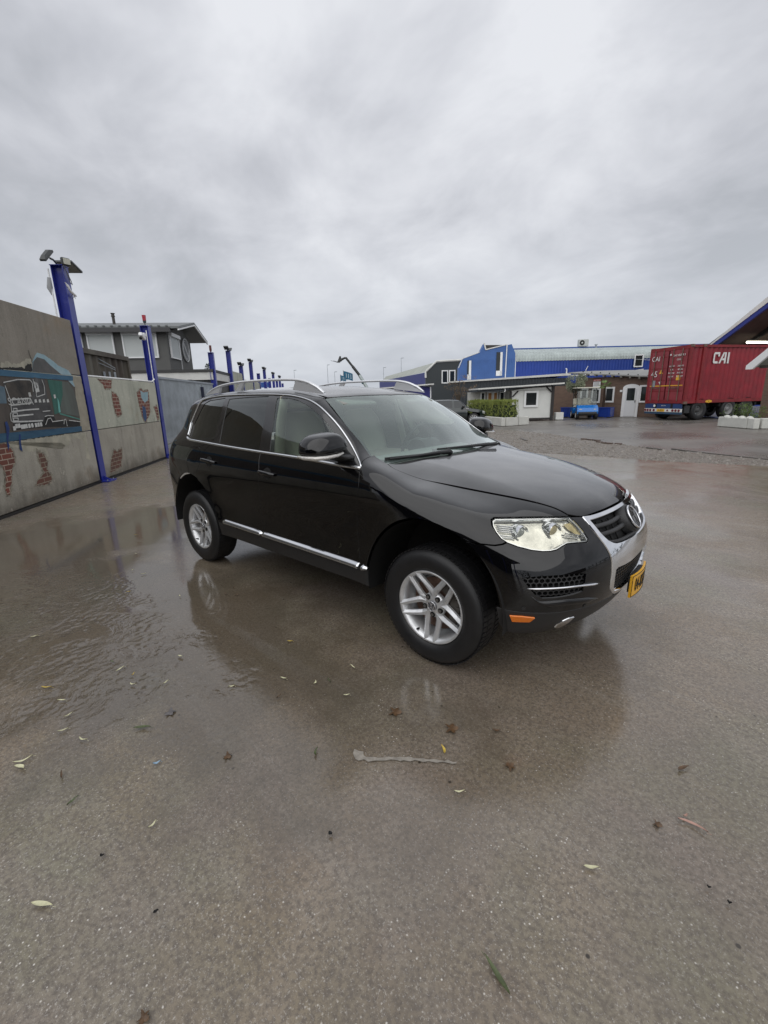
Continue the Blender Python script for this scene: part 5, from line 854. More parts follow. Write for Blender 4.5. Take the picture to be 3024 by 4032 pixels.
b = MB(); b.box((.18, -.03, 2.07), (.52, .03, .56)); b.ob('board', mat('board_dark', (.06, .01, .012), .5), sg_)
b = MB(); b.box((.18, -.05, 1.99), (.46, .012, .34)); b.ob('notice', WHITEP, sg_)
b = MB(); b.box((.18, -.05, 2.25), (.46, .012, .11)); b.ob('header', mat('header_red', (.40, .10, .07), .5), sg_)
place_text('lettering', 'HET TERRAS', .075, (.18, -.058, 2.25), (1, 0, 0), (0, 0, 1), WHITEP, sg_)
for k in range(4): b = MB(); b.box((.16, -.058, 2.10-k*.065), (.34, .004, .018)); b.ob('text_line', INK, sg_)
# olive tree, palm, blue planters
def leafcloud(b, c, r, n, ls, seed, flat=1, shell=.35, mi=0):
    q = random.Random(seed)
    for i in range(n):
        d = Vector((q.gauss(0, 1), q.gauss(0, 1), q.gauss(0, 1))).normalized(); rr = (q.random()**shell); P = Vector(c)+Vector((d.x*r[0]*rr, d.y*r[1]*rr, d.z*r[2]*rr))
        a = Vector((q.uniform(-1, 1), q.uniform(-1, 1), q.uniform(-1, 1))).normalized()*ls*q.uniform(.6, 1.3); s = a.cross(Vector((q.uniform(-1, 1), q.uniform(-1, 1), q.uniform(-1, 1)))).normalized()*ls*.32
        b.add([P-s, P+a*.4, P+s, P-a*.6], [(0, 1, 2, 3)], mi)
OLV = mat('olive_leaf', (.21, .235, .16), .7, var=.45, vscale=4); BRK = mat('bark_grey', (.10, .08, .06), .9)
t = thing('olive_tree', 'round grey-green olive tree in a blue tub behind the golf cart', 'tree', (-7.15, 26.35, 0))
b = MB(); rq = random.Random(4)
for k in range(26): leafcloud(b, (rq.uniform(-.42, .42), rq.uniform(-.4, .4), 2.08+rq.uniform(-.42, .42)), (.24, .24, .22), 120, .075, k)
o_ = b.ob('crown', OLV, t); b = MB(); b.tube([(0, 0, .5), (.03, 0, 1.2), (0, 0, 1.7)], [.06, .05, .03], 8); b.tube([(.03, 0, 1.25), (-.22, 0, 1.65), (-.3, .05, 2.0)], [.03, .02, .01], 6); b.tube([(.03, 0, 1.3), (.25, 0, 1.7), (.3, .05, 2.1)], [.03, .02, .01], 6); b.ob('trunk', BRK, t)
BLP = mat('blue_planter_paint', (.012, .045, .30), .4, coat=.3)
def planter(o, w, d, h, ang, label):
    t = thing('planter_box', label, 'planter', (o[0], o[1], 0), R(ang)); b = MB(); b.box((0, 0, h/2+.03), (w, d, h), bev=.01); b.ob('box', BLP, t); b = MB(); b.box((0, 0, h+.02), (w-.06, d-.06, .04)); b.ob('soil', mat('soil', (.04, .028, .02), .95), t)
    for x in np.linspace(-w/2+.12, w/2-.12, 3): b = MB(); b.box((x, -d/2-.015, h/2+.03), (.06, .04, h-.06)); b.ob('rib', BLP, t)
    b = MB(); b.box((0, -d/2-.02, h), (w+.04, .05, .05)); b.ob('rim', BLP, t)
    for x in (-.3*w, .3*w): b = MB(); b.box((x, 0, .015), (.12, d, .03)); b.ob('foot', BLP, t)
planter((-5.78, 27.25), 1.28, .6, .58, -6, 'wide blue metal planter with the palm, right of the golf cart')
planter((-7.6, 26.75), .8, .6, .60, -6, 'blue metal tub half hidden behind the golf cart')
t = thing('palm_plant', 'small fan palm with a dark trunk in the wide blue planter', 'palm', (-5.72, 27.25, .6))
b = MB(); b.tube([(0, 0, 0), (.03, 0, .5), (.0, 0, 1.25)], [.07, .08, .06], 8); b.ob('trunk', mat('palm_trunk', (.05, .032, .022), .95, bump=.8, bscale=30), t)
PLM = mat('palm_leaf', (.12, .21, .05), .5, var=.5, vscale=5); q = random.Random(8)
for k in range(13):
    a = k*2.4; el = q.uniform(-.5, 1.0); b = MB(); base = Vector((0, 0, 1.28)); d = Vector((math.cos(a)*math.cos(el), math.sin(a)*math.cos(el), math.sin(el))); tip = base+d*.22
    for j in range(9):
        w_ = (j-4)*.24; s = d.cross(Vector((0, 0, 1))).normalized(); e_ = (d*math.cos(w_)+s*math.sin(w_)).normalized(); E_ = tip+e_*.26+Vector((0, 0, -.05*abs(j-4)*.3)); n_ = s*.012
        b.add([tip-n_, tip+n_, E_, tip+e_*.1+n_*2], [(0, 1, 2), (1, 3, 2)])
    b.tube([base, tip], .006, 4); b.ob('frond', PLM, t)
# ---------------------------------------------------------------- blue hall with grey curved roof edge
BL1 = mat('blue_cladding', (.014, .050, .29), .45, var=.12, vscale=1); BL2 = mat('blue_cladding_pale', (.05, .13, .36), .5, var=.12, vscale=1); GRR = mat('grey_roof_sheet', (.40, .45, .44), .5, metal=.1, var=.2, vscale=1.2)
ho = (-14.51, 33.16)
hl = frame('blue_hall', 'long blue clad hall with a curved grey sheet roof, behind the brick building', 'hall', ho, 43)
b = MB(); corr(b, .05, 24, 0, 4.12, 0, -1, .24, .035); b.ob('wall', BL1, hl)
def corr_roof(b, x0, x1, prof, pitch=.24, dep=.03):
    n = int((x1-x0)/pitch); p = (x1-x0)/n; xs = []
    for i in range(n): xs += [(x0+i*p, 0), (x0+i*p+.3*p, 0), (x0+i*p+.5*p, 1), (x0+i*p+.8*p, 1)]
    K = len(prof); V = [(x, y+dep*d, z-dep*d) for x, d in xs for y, z in prof]
    b.add(V, [(i*K+j, (i+1)*K+j, (i+1)*K+j+1, i*K+j+1) for i in range(len(xs)-1) for j in range(K-1)])
b = MB(); corr_roof(b, 0, 24, [(-.06, 4.12), (-.05, 4.35), (.03, 4.58), (.2, 4.75), (1.5, 5.08), (3.6, 5.36)]); b.ob('roof', GRR, hl)
b = MB(); b.box((12, 3.7, 5.38), (24.2, .3, .16)); b.ob('ridge', mat('ridge_blue', (.03, .08, .28), .5), hl)
b = MB(); b.add([(0, .01, 0), (0, .01, 4.12), (0, .2, 4.75), (0, 3.6, 5.36), (0, 9, 5.36), (0, 9, 0)], [(0, 1, 2, 3, 4, 5)]); b.ob('end_wall', BL2, hl)
b = MB(); b.tube([(0, -.07, 4.12), (0, .02, 4.58), (0, .18, 4.78), (0, 1.5, 5.12), (0, 3.6, 5.42)], .06, 6); b.ob('verge', TR, hl)
awin(hl, 9.86, 10.62, 3.42, 4.42, -.09, .09)
b = MB(); b.tube([(5.9, -.1, 2.6), (5.9, -.1, 3.3), (6.05, -.1, 3.6)], .03, 6); b.ob('vent_pipe', WHITEP, hl)
b = MB(); b.tube([(9.9, -.1, 4.05), (11.2, -.1, 3.95), (13, -.1, 3.8)], .02, 5); b.ob('cable_duct', TR, hl)
t = frame('air_conditioner', 'white air conditioner with a round fan on the ridge of the blue hall', 'air conditioner', ho, 43)
b = MB(); b.box((7.15, 3.6, 5.78), (.85, .4, .58), bev=.02); b.ob('housing', mat('ac_white', (.50, .52, .50), .5), t); b = MB(); b.tube([(6.98, 3.38, 5.78), (6.98, 3.42, 5.78)], .22, 20); b.ob('fan', DARKPL, t)
b = MB(); b.tube([(6.98, 3.375, 5.78), (6.98, 3.40, 5.78)], .08, 10); b.ob('fan_hub', mat('ac_white'), t)
t = frame('roof_vent', 'small grey roof vent right of the air conditioner', 'vent', ho, 43); b = MB(); b.tube([(8.35, 3.6, 5.3), (8.35, 3.6, 5.6)], .07, 8); b.tube([(8.35, 3.6, 5.58), (8.35, 3.6, 5.66)], [.15, .12], 8); b.ob('pipe', GALV, t)
# blue gable block to its left
gb_ = frame('blue_gable_building', 'blue gabled building with tall narrow windows and white verge, left of the long hall', 'building', ho, 43)
prof = [(-.06, 2.85), (-.06, 4.72), (-.40, 5.45), (-.84, 5.37), (-2.54, 5.03), (-2.66, 5.52), (-3.0, 4.85), (-4.38, 4.4), (-4.70, 3.7), (-4.72, 2.2), (-4.72, 0), (-.06, 0)]
b = MB(); b.prism(prof, (0, -.12, 0), (1, 0, 0), (0, 0, 1), (0, 1, 0), .6); b.ob('wall', BL2, gb_)
b = MB()
for i in range(30):
    x_ = -.2-i*.15; b.box((x_, -.13, 2.2), (.035, .03, 4.2))
b.ob('cladding_ribs', BL2, gb_)
b = MB(); b.tube([(-.84, -.15, 5.42), (-2.52, -.15, 5.06)], .05, 6); b.tube([(-2.52, -.15, 5.06), (-2.66, -.15, 5.58)], .06, 6); b.tube([(-3.0, -.15, 4.9), (-4.40, -.15, 4.44), (-4.72, -.15, 3.7)], .035, 6); b.ob('verge', WHITED, gb_)
b = MB(); b.prism([(-2.50, 5.06), (-2.66, 5.45), (-.9, 5.42)], (0, .1, 0), (1, 0, 0), (0, 0, 1), (0, 1, 0), .5); b.ob('roof', mat('roof_brown', (.06, .055, .05), .8), gb_)
b = MB(); b.tube([(-.80, -.18, 5.4), (-.84, -.18, 2.8)], .045, 6); b.ob('downpipe', WHITEP, gb_)
for (x0, x1, z0, z1) in ((-1.62, -1.12, 3.0, 4.85), (-4.0, -3.68, 2.75, 4.25)):
    b = MB(); b.box(((x0+x1)/2, -.14, (z0+z1)/2), (x1-x0, .05, z1-z0)); w_ = b.ob('window', GLASSD, gb_); b = MB(); b.box((x1-.10, -.17, (z0+z1)/2), (.18, .05, z1-z0)); b.box(((x0+x1)/2, -.17, z0+.2), (x1-x0, .05, .4)); b.ob('frame', WHITEP, w_)
# dark annex with white parapet line in front of hall
dk = frame('dark_shed', 'low anthracite corrugated building with a white roof edge, behind the hedge', 'building', (-14.2, 29.6), 36)
b = MB(); corr(b, -3.6, 5.4, 0, 2.62, 0, -1, .22, .04); b.ob('wall', DARKGREY, dk)
b = MB(); b.add([(-3.7, -.12, 2.48), (5.4, -.12, 2.78), (5.4, -.12, 2.95), (-3.7, -.12, 2.58), (-3.7, 4, 2.5), (5.4, 4, 2.8), (5.4, 4, 2.97), (-3.7, 4, 2.6)], [(0, 1, 2, 3), (3, 2, 6, 7), (1, 5, 6, 2), (0, 3, 7, 4), (4, 7, 6, 5)]); b.ob('roof_edge', WHITED, dk)
b = MB(); b.tube([(5.2, .3, 2.9), (5.2, .3, 3.25), (5.12, .2, 3.28)], .05, 8); b.ob('vent_pipe', WHITEP, dk)
b = MB(); b.add([(5.4, -.1, 2.72), (8.6, -.1, 2.74), (10.6, -.1, 3.02), (10.6, -.1, 3.10), (8.6, -.1, 2.82), (5.4, -.1, 2.80)], [(0, 1, 4, 5), (1, 2, 3, 4)]); b.ob('wall_rail', WHITED, dk)
# blue low shed at its left
bs = frame('blue_shed', 'low dark blue shed with a white corner strip, left of the brown tree', 'building', (-14.6, 20.2), 36)
BLD = mat('blue_violet_panel', (.030, .032, .19), .6, var=.1, vscale=2)
b = MB(); b.box((-1.2, 1.5, 1.05), (3.9, 3, 2.1)); b.ob('wall', BLD, bs); b = MB(); b.box((.70, -.03, 1.05), (.07, .06, 2.1)); b.box((-.98, -.03, 1.05), (.06, .06, 2.1)); b.ob('corner_strip', WHITEP, bs)
b = MB(); b.box((-1.2, 1.3, 2.14), (4.2, 3.5, .08), ry=R(-3)); b.ob('roof', WHITED, bs)
# far dark-grey hall with pale roof
fo = Vector((CPOS.x, CPOS.y, 0)); 
fh = frame('grey_hall', 'dark grey hall end with white edge band and tall windows, farther left', 'hall', (-29.56, 41.56), 43)
prof = [(-.22, 0), (-.22, 4.21), (1.08, 5.30), (4.4, 5.40), (4.4, 0)]
b = MB(); b.prism(prof, (0, 0, 0), (1, 0, 0), (0, 0, 1), (0, 1, 0), .3); b.ob('end_wall', mat('slate_cladding', (.035, .042, .045), .5), fh)
b = MB(); b.tube([(-.22, -.05, 3.6), (-.22, -.05, 4.3), (1.05, -.05, 5.42), (4.4, -.05, 5.52)], .13, 6); b.ob('edge_band', WHITED, fh)
b = MB(); b.add([(-.25, .1, 3.65), (-.25, .1, 4.25), (1.05, .1, 5.35), (-5.0, 30, 3.2*1.15), (-4.7, 30, 4.3), (-4.0, 30, 5.1)], [(1, 2, 5, 4)]); b.add([(-.25, .1, 0), (-.25, .1, 4.2), (-5.2, 30, 4.3), (-5.2, 30, 0)], [(0, 1, 2, 3)], 1)
b.ob('long_side', [mat('pale_green_roof', (.36, .38, .34), .6, var=.15, vscale=1), mat('violet_blue_cladding', (.05, .06, .22), .6)], fh)
for (x0, x1) in ((1.67, 2.45), (2.55, 3.3)): awin(fh, x0, x1, 2.9, 4.4, -.03, .12)
# ---------------------------------------------------------------- white timber hut
hu = frame('site_hut', 'low white hut with one square window under a sloping white-edged roof, beside the hedge', 'hut', (-7.40, 23.41), 43)
b = MB(); b.box((-1.23, 1.0, .95), (2.36, 2.0, 1.58)); b.prism([(-2.41, 1.70), (-.05, 1.70), (-.05, 1.97), (-2.41, 1.74)], (0, 0, 0), (1, 0, 0), (0, 0, 1), (0, 1, 0), 2); b.ob('wall', mat('hut_white', (.68, .69, .66), .7, var=.08, vscale=1.5), hu)
b = MB(); b.box((-3.45, 1.9, .85), (2.2, .1, 1.70)); b.ob('rear_wall', WHITED, hu)
b = MB(); b.prism([(.45, 2.02), (.45, 2.10), (-4.45, 1.90), (-4.45, 1.82)], (0, -.45, 0), (1, 0, 0), (0, 0, 1), (0, 1, 0), 2.7); b.ob('roof', WHITED, hu)
b = MB(); b.box((-.03, -.05, .98), (.14, .12, 1.96)); b.box((-2.47, -.05, .85), (.10, .12, 1.70)); b.box((-.3, -.06, 1.78), (.50, .05, .07), ry=R(-45)*-1); b.box((-2.2, -.06, 1.55), (.45, .05, .07), ry=R(-45)); b.box((-1.2, -.02, .10), (2.5, .08, .09)); b.box((-2.2, .0, 1.84), (4.4, .10, .05), ry=R(-2.4)); b.ob('timber_frame', mat('dark_timber', (.03, .028, .028), .7), hu)
awin(hu, -1.68, -.86, .78, 1.69, -.03, .11)
for (x0, x1) in ((-3.98, -3.72), (-3.58, -3.28), (-3.24, -2.96), (-2.85, -2.55)): awin(hu, x0, x1, .3, 1.68, 1.82 if False else .9, .05, gm=mat('amber_curtain', (.36, .16, .04), .6) if x0 in (-3.58, -3.24) else None)
b = MB(); b.tube([(-2.9, -.3, 1.86), (-2.86, -.3, 1.75), (-2.92, -.3, 1.66)], .04, 8); b.ob('spout', WHITEP, hu)
b = MB(); b.box((0, 0, .22), (.46, .34, .42), bev=.02); o_ = b.ob('concrete_block', WHITED); o_.location = (-7.15, 23.85, 0); o_.rotation_euler = (0, 0, R(43)); tag(o_, 'small white block standing right of the hut', 'block')
# ---------------------------------------------------------------- hedge in white planter
P1v, P2v, P3v = Vector((-9.55, 19.25, 0)), Vector((-7.62, 17.88, 0)), Vector((-7.10, 19.5, 0))
WPL = mat('white_concrete_block', (.55, .55, .51), .75, var=.14, vscale=2.5)
pl_ = thing('concrete_planter', 'long low white concrete block planter around the hedge', 'planter', P2v)
def block(a, c, w, h, parent, o, name='concrete_block'):
    d = c-a; b = MB(); b.box((a+c)/2-o+Vector((0, 0, h/2)), (d.length-.02, w, h), rz=math.atan2(d.y, d.x), bev=.02); return b.ob(name, WPL, parent)
d12 = (P1v-P2v).normalized(); block(P2v, P2v+d12*1.05, .22, .42, pl_, P2v); block(P2v+d12*1.05, P1v, .22, .42, pl_, P2v)
block(P1v, P1v+d12*1.6, .22, .42, pl_, P2v); block(P1v+d12*1.6, P1v+d12*3.6, .22, .42, pl_, P2v)
d23 = (P3v-P2v).normalized(); block(P2v+d23*.12, P2v+d23*.95, .22, .42, pl_, P2v); block(P2v+d23*.97, P3v, .22, .42, pl_, P2v)
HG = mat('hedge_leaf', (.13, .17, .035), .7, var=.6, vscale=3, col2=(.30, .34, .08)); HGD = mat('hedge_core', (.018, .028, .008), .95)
hd = thing('conifer_hedge', 'clipped yellow-green conifer hedge in the white block planter', 'hedge', P2v)
q = random.Random(2); ang = math.atan2(d12.y, d12.x); nn_ = Vector((-d12.y, d12.x, 0)); 
if nn_.dot(d23) < 0: nn_ = -nn_
for k in range(9):
    c = P2v+d12*(.42+k*.55)+nn_*(.55+.05*math.sin(k*2)); b = MB(); hgt = .92+q.uniform(-.05, .05)
    for i in range(520):
        z = .35+q.random()*hgt*.86; a = q.random()*6.283; r = (.40+.04*math.sin(5*a+k))*(1-.12*(z/1.4))*(.75+.25*q.random()); p_ = Vector((c.x+r*math.cos(a)*1.05, c.y+r*math.sin(a), z))-P2v
        if q.random() < .25: rr_2 = q.random()**.5*.38; p_ = Vector((c.x+rr_2*math.cos(a), c.y+rr_2*math.sin(a), .35+hgt*.86+q.uniform(-.04, .06)))-P2v
        v1 = Vector((q.uniform(-.3, .3), q.uniform(-.3, .3), 1)).normalized()*q.uniform(.05, .11); v2 = Vector((math.cos(a), math.sin(a), q.uniform(-.3, .6)))*.035; v3 = Vector((-math.sin(a), math.cos(a), 0))*.032
        b.add([p_-v3, p_+v2*.6, p_+v3, p_+v1+v2], [(0, 1, 3), (1, 2, 3)])
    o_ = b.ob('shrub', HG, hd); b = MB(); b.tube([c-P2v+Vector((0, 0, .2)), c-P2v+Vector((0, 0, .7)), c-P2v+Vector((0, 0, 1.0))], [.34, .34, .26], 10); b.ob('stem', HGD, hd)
# brown sparse tree
t = thing('autumn_tree', 'small brownish shrubby tree in front of the dark corrugated wall', 'tree', (-12.4, 21.2, 0))
b = MB(); 
tips = []
for k in range(11):
    a = k*.6; e_ = Vector((.30*math.cos(a)*(1+.3*math.sin(k)), .30*math.sin(a), 1.75+.85*((k*7) % 11)/11)); b.tube([(0, 0, 1.0), (e_.x*.5, e_.y*.5, 1.5), e_], [.035, .022, .008], 5); tips.append(e_)
b.tube([(0, 0, 0), (.02, 0, 1.1)], [.06, .045], 8); b.ob('trunk', BRK, t)
b = MB(); q = random.Random(12)
for k in range(34): 
    e_ = Vector((q.gauss(0, .36), q.gauss(0, .36), q.uniform(1.45, 2.65))); w_ = 1-abs(e_.z-2.05)*.55; leafcloud(b, (e_.x*w_*1.3, e_.y*w_*1.3, e_.z), (.17, .17, .13), 30, .05, 100+k)
b.ob('crown', mat('autumn_leaf', (.20, .14, .085), .8, var=.5, vscale=5), t)
# ---------------------------------------------------------------- golf cart
def car_wheel(r, w, rimm, n=10, rimr=.62, name='wheel'):
    b = MB(); b.lathe([(r*rimr, w*.42), (r*.9, w*.5), (r, w*.4), (r, -w*.4), (r*.9, -w*.5), (r*rimr, -w*.42)], (0, 0, 0), 28); return b
gc = thing('golf_cart', 'bright blue golf cart with a cream roof and clear windscreen, parked at the brick wall', 'golf cart', (-6.30, 25.55, 0), R(-62))
CB = mat('cart_blue', (.01, .16, .52), .25, coat=.6); CCR = mat('cream_plastic', (.62, .60, .50), .5)
# local +x forward
b = MB(); b.prism([(.55, .36), (1.18, .32), (1.22, .45), (1.12, .66), (.85, .80), (.62, .82), (.55, .60)], (0, -.56, 0), (1, 0, 0), (0, 0, 1), (0, 1, 0), 1.12); b.ob('front_cowl', CB, gc)
b = MB(); b.prism([(-1.05, .38), (-.25, .30), (-.22, .52), (-.35, .62), (-.95, .66), (-1.1, .55)], (0, -.58, 0), (1, 0, 0), (0, 0, 1), (0, 1, 0), 1.16); b.ob('rear_body', CB, gc)
b = MB(); b.box((0, 0, .27), (2.1, 1.1, .10), bev=.02); b.box((1.2, 0, .36), (.10, 1.0, .14), bev=.03); b.ob('chassis', PLASTIC, gc)
b = MB(); b.box((-.55, 0, .70), (.5, 1.0, .12), bev=.05); b.ob('seat', CCR, gc); b = MB(); b.box((-.82, -.26, .98), (.12, .50, .42), bev=.05, ry=R(-10)); b.box((-.82, .26, .98), (.12, .50, .42), bev=.05, ry=R(-10)); b.ob('backrest', CCR, gc)
b = MB(); b.box((-.1, 0, 1.78), (1.95, 1.2, .06), bev=.02); b.ob('roof', CCR, gc)
for (x_, y_, x2) in ((-.95, .5, -.85), (-.95, -.5, -.85), (.72, .52, .52), (.72, -.52, .52)): b = MB(); b.tube([(x_, y_, .6), (x2, y_, 1.76)], .022, 6); b.ob('roof_post', FLM, gc)
b = MB(); b.add([(.74, -.52, .80), (.74, .52, .80), (.54, .52, 1.74), (.54, -.52, 1.74), (.75, -.52, .80), (.75, .52, .80), (.55, .52, 1.74), (.55, -.52, 1.74)], [(0, 1, 2, 3), (7, 6, 5, 4)]); b.ob('windscreen', glass_mat('cart_screen', (.70, .72, .70), 1.45, boost=1.5), gc)
b = MB(); cw = Vector((.38, .28, 1.02)); ax = Vector((-.7, 0, .6)).normalized(); a1 = Vector((0, 1, 0)); a2 = ax.cross(a1); b.tube([cw+a1*.17*math.cos(t_)+a2*.17*math.sin(t_) for t_ in np.linspace(0, 6.283, 21)], .016, 6, cap=False); b.tube([cw, cw-ax*.35], .02, 6); b.ob('steering_wheel', PLASTIC, gc)
for (x_, y_) in ((.86, -.50), (.86, .50), (-.80, -.50), (-.80, .50)):
    b = car_wheel(.235, .20, None); w_ = b.ob('wheel', RUBBER, gc); w_.location = (x_, y_, .235); w_.rotation_euler = (0, 0, 0 if y_ < 0 else math.pi)
    b = MB(); b.tube([(0, -.075, 0), (0, -.085, 0)], .145, 18); h_ = b.ob('rim', WHITED, w_)
for y_ in (-.38, .38): b = MB(); b.tube([(1.13, y_, .56), (1.17, y_, .56)], .07, 12, rr=.05); b.ob('headlight', mat('lamp_cream'), gc)
# ---------------------------------------------------------------- other cars
def small_car(name, label, loc, rz, L_, Wd, Hh, paint, nose=.3, hatch=True, roofm=None, wheelr=.30, rimm=None, spokes=10, h0=.62, hb=.80, cowl=.42, wb=.62):
    root = thing(name, label, 'car', (loc[0], loc[1], 0), rz); K = 40; xs = np.linspace(-L_/2, L_/2, K); V = []; n = 15
    ax_ = L_*wb/2
    top = pch([-L_/2, -L_/2+.06, -L_/2+.4, -.05*L_, .10*L_, .26*L_, L_/2-.35, L_/2-.07, L_/2], [h0, hb+.12, Hh*.99, Hh, Hh*.985, hb+.10, hb, h0+.02, .45])
    wdt = pch([-L_/2, -L_/2+.15, -L_/2+.6, L_/2-.7, L_/2-.2, L_/2], [.70, .90, 1, 1, .88, .55]); 
    body = []
    for x_ in xs:
        T_ = float(top(x_)); w_ = float(wdt(x_))*Wd/2; bl = min(T_*.93, hb+.09); zb_ = .22
        tw = w_*(1-.26*max(0, (T_-hb)/(Hh-hb))) if T_ > hb+.12 else w_*.82
        sec = [(0, zb_), (w_*.8, zb_), (w_*.97, zb_+.08), (w_, zb_+.28), (w_*1.0, bl-.12), (w_*.96, bl), (w_*.95, bl+.01), ((w_*.95+tw)/2, (bl+T_)/2), (tw, max(T_-.06, bl+.015)), (tw*.92, T_-.02), (tw*.5, T_), (0, T_)]
        V.append([(x_, y_, z_) for y_, z_ in sec])
    n = len(V[0])
    bb, gg = MB(), MB()
    for sgn in (1, -1):
        VV = [(q[0], q[1]*sgn, q[2]) for s in V for q in s]; fb = []; fg = []
        for i in range(K-1):
            for j in range(n-1):
                xm = (xs[i]+xs[i+1])/2; f_ = (i*n+j, (i+1)*n+j, (i+1)*n+j+1, i*n+j+1) if sgn > 0 else (i*n+j, i*n+j+1, (i+1)*n+j+1, (i+1)*n+j)
                Tm = (V[i][-1][2]+V[i+1][-1][2])/2; zc = sum(V[a][c][2] for a in (i, i+1) for c in (j, j+1))/4
                under = j in (1, 2, 3) and any(abs(xm-s_*ax_) < wheelr*1.12 and zc < .2+wheelr*2.15-((xm-s_*ax_)/(wheelr*1.12))**2*wheelr*.9 for s_ in (1, -1)) and j <= 3
                glass = (j in (6, 7) and Tm > hb+.25 and abs(xm-.02*L_) > .03*L_*0+.03 and -L_/2+.25 < xm < .22*L_) or (j >= 8 and .105*L_ < xm < .255*L_) or (j >= 8 and xm < -L_/2+.3 and Tm > hb+.2)
                if under: continue
                (fg if glass else fb).append(f_)
        bb.add(VV, fb, 0, True); gg.add(VV, fg, 0, True)
    o = bb.ob('body', paint, root); 
    gg.ob('windows', GLASSD, root)
    b = MB(); b.box((0, 0, .32), (L_*.86, Wd*.78, .2)); b.box((0, 0, .5), (L_*.4, Wd*.9, .4)); b.ob('floor', DARKPL, root)
    for sx in (1, -1):
        for sy in (1, -1):
            b = car_wheel(wheelr, .19, None, rimr=.70); w_ = b.ob('wheel', RUBBER, root); w_.location = (sx*ax_, sy*(Wd/2-.11), wheelr); w_.rotation_euler = (0, 0, 0 if sy < 0 else math.pi)
            b = MB(); b.tube([(0, .02, 0), (0, -.02, 0)], wheelr*.7, 20); b.ob('wheel_well', DARKPL, w_)
            b = MB(); b.lathe([(wheelr*.62, .070), (wheelr*.72, .085)], (0, 0, 0), 24)
            for k in range(spokes): a = 2*math.pi*k/spokes; b.box((wheelr*.36*math.cos(a), -.07, wheelr*.36*math.sin(a)), (wheelr*.60, .02, wheelr*.13), ry=-a)
            b.tube([(0, -.05, 0), (0, -.085, 0)], wheelr*.14, 12); b.ob('rim', rimm or ALLOY, w_)
    for sy in (1, -1):
        b = MB(); b.tube([(L_/2-.28, sy*Wd*.40, h0+.02), (L_/2-.14, sy*Wd*.36, h0)], [.10, .09], 14); b.ob('headlight', mat('small_lamp', (.62, .64, .62), .15, metal=.3, coat=1), root)
        b = MB(); b.box((L_*.155, sy*(Wd/2+.09), hb+.16), (.12, .18, .13), bev=.03); b.ob('door_mirror', GLOSSBLACK, root)
        b = MB(); b.tube([(-L_/2+.05, sy*Wd*.36, h0+.12), (-L_/2+.12, sy*Wd*.40, h0+.12)], .08, 10); b.ob('tail_light', mat('tail_light_red'), root)
    return root
DG = mat('dark_green_paint', (.008, .016, .016), .2, coat=1)
c1_ = small_car('parked_hatchback', 'dark green small hatchback with pale alloy wheels, parked in front of the hedge', (-10.97, 18.0), R(45), 3.85, 1.72, 1.33, DG, wheelr=.31, spokes=10)
b = MB(); b.box((.82, -.875, .86), (.16, .012, .05)); b.ob('side_indicator', CHROME, c1_)
WHC = mat('white_car_paint', (.60, .62, .62), .3, coat=.8)
small_car('parked_van', 'white estate car seen through the windscreen of the black car', (-19.1, 22.3), R(45), 4.4, 1.78, 1.62, WHC, wheelr=.32, spokes=5)
small_car('parked_hatchback', 'dark car with bright alloy wheels seen through the windscreen of the black car', (-10.9, 14.2), R(45), 3.9, 1.72, 1.40, mat('dark_grey_paint', (.02, .022, .025), .25, coat=1), wheelr=.31, spokes=10)
# ---------------------------------------------------------------- red container on its trailer
ux = Vector((math.cos(R(57)), math.sin(R(57)), 0)); uy = Vector((-ux.y, ux.x, 0))
ct = thing('shipping_container', 'long dark red corrugated container with white lettering on a trailer', 'container', (-1.17, 24.64, .86), R(57))
RED = mat('container_red', (.235, .014, .024), .5, var=.28, vscale=1.6, bump=.1, bscale=12, rvar=.1); REDD = mat('container_red_frame', (.20, .014, .018), .55, var=.3, vscale=3); RUST = mat('rust_grey', (.14, .09, .07), .7, var=.4, vscale=6)
CL, CW, CH = 13.7, 2.30, 2.82
b = MB(); corr(b, .12, CL-.1, .16, CH-.1, 0.0, -1, .30, .05); b.ob('side_wall', RED, ct)
b = MB(); b.box((CL/2, CW/2, CH-.02), (CL, CW, .04)); b.box((CL/2, CW, CH/2), (CL, .04, CH-.1)); b.box((CL, CW/2, CH/2), (.04, CW, CH)); b.ob('shell', RED, ct)
b = MB(); b.box((CL/2, -.01, CH-.05), (CL, .07, .12)); b.box((CL/2, -.01, .08), (CL, .07, .17)); b.box((.07, 0, CH/2), (.16, .10, CH)); b.box((.84, -.03, CH/2), (.17, .10, CH)); b.box((.03, CW, CH/2), (.12, .12, CH)); b.box((.03, CW/2, CH-.08), (.10, CW, .18)); b.box((.03, CW/2, .09), (.10, CW, .18)); b.ob('frame', REDD, ct)
for (x_, y_, z_) in ((.08, 0, CH), (.08, CW, CH), (.08, 0, .06), (.08, CW, .06), (.84, -.01, CH)): b = MB(); b.box((x_, y_, z_-.03), (.19, .17, .13), bev=.01); b.ob('corner_casting', RUST, ct)
DRD = mat('door_red', (.25, .035, .045), .5, var=.2, vscale=2)
for k in range(2):
    y0 = .08+k*(CW/2-.04); b = MB(); b.box((.0, y0+(CW/2-.10)/2, CH/2), (.05, CW/2-.12, CH-.36)); dr = b.ob('door', DRD, ct)
    for z_ in (.62, 1.18, 1.78, 2.35): b = MB(); b.box((-.02, y0+(CW/2-.10)/2, z_), (.02, CW/2-.2, .055)); b.ob('door_ridge', REDD, dr)
    for yy in (.28, .80): b = MB(); b.tube([(-.06, y0+yy, .12), (-.06, y0+yy, CH-.12)], .022, 6); b.ob('lock_bar', RUST, dr)
    b = MB(); b.box((-.08, y0+.55, .78), (.02, .5, .04)); b.ob('lock_handle', RUST, dr)
YEL = mat('yellow_tape', (.75, .42, .03), .5)
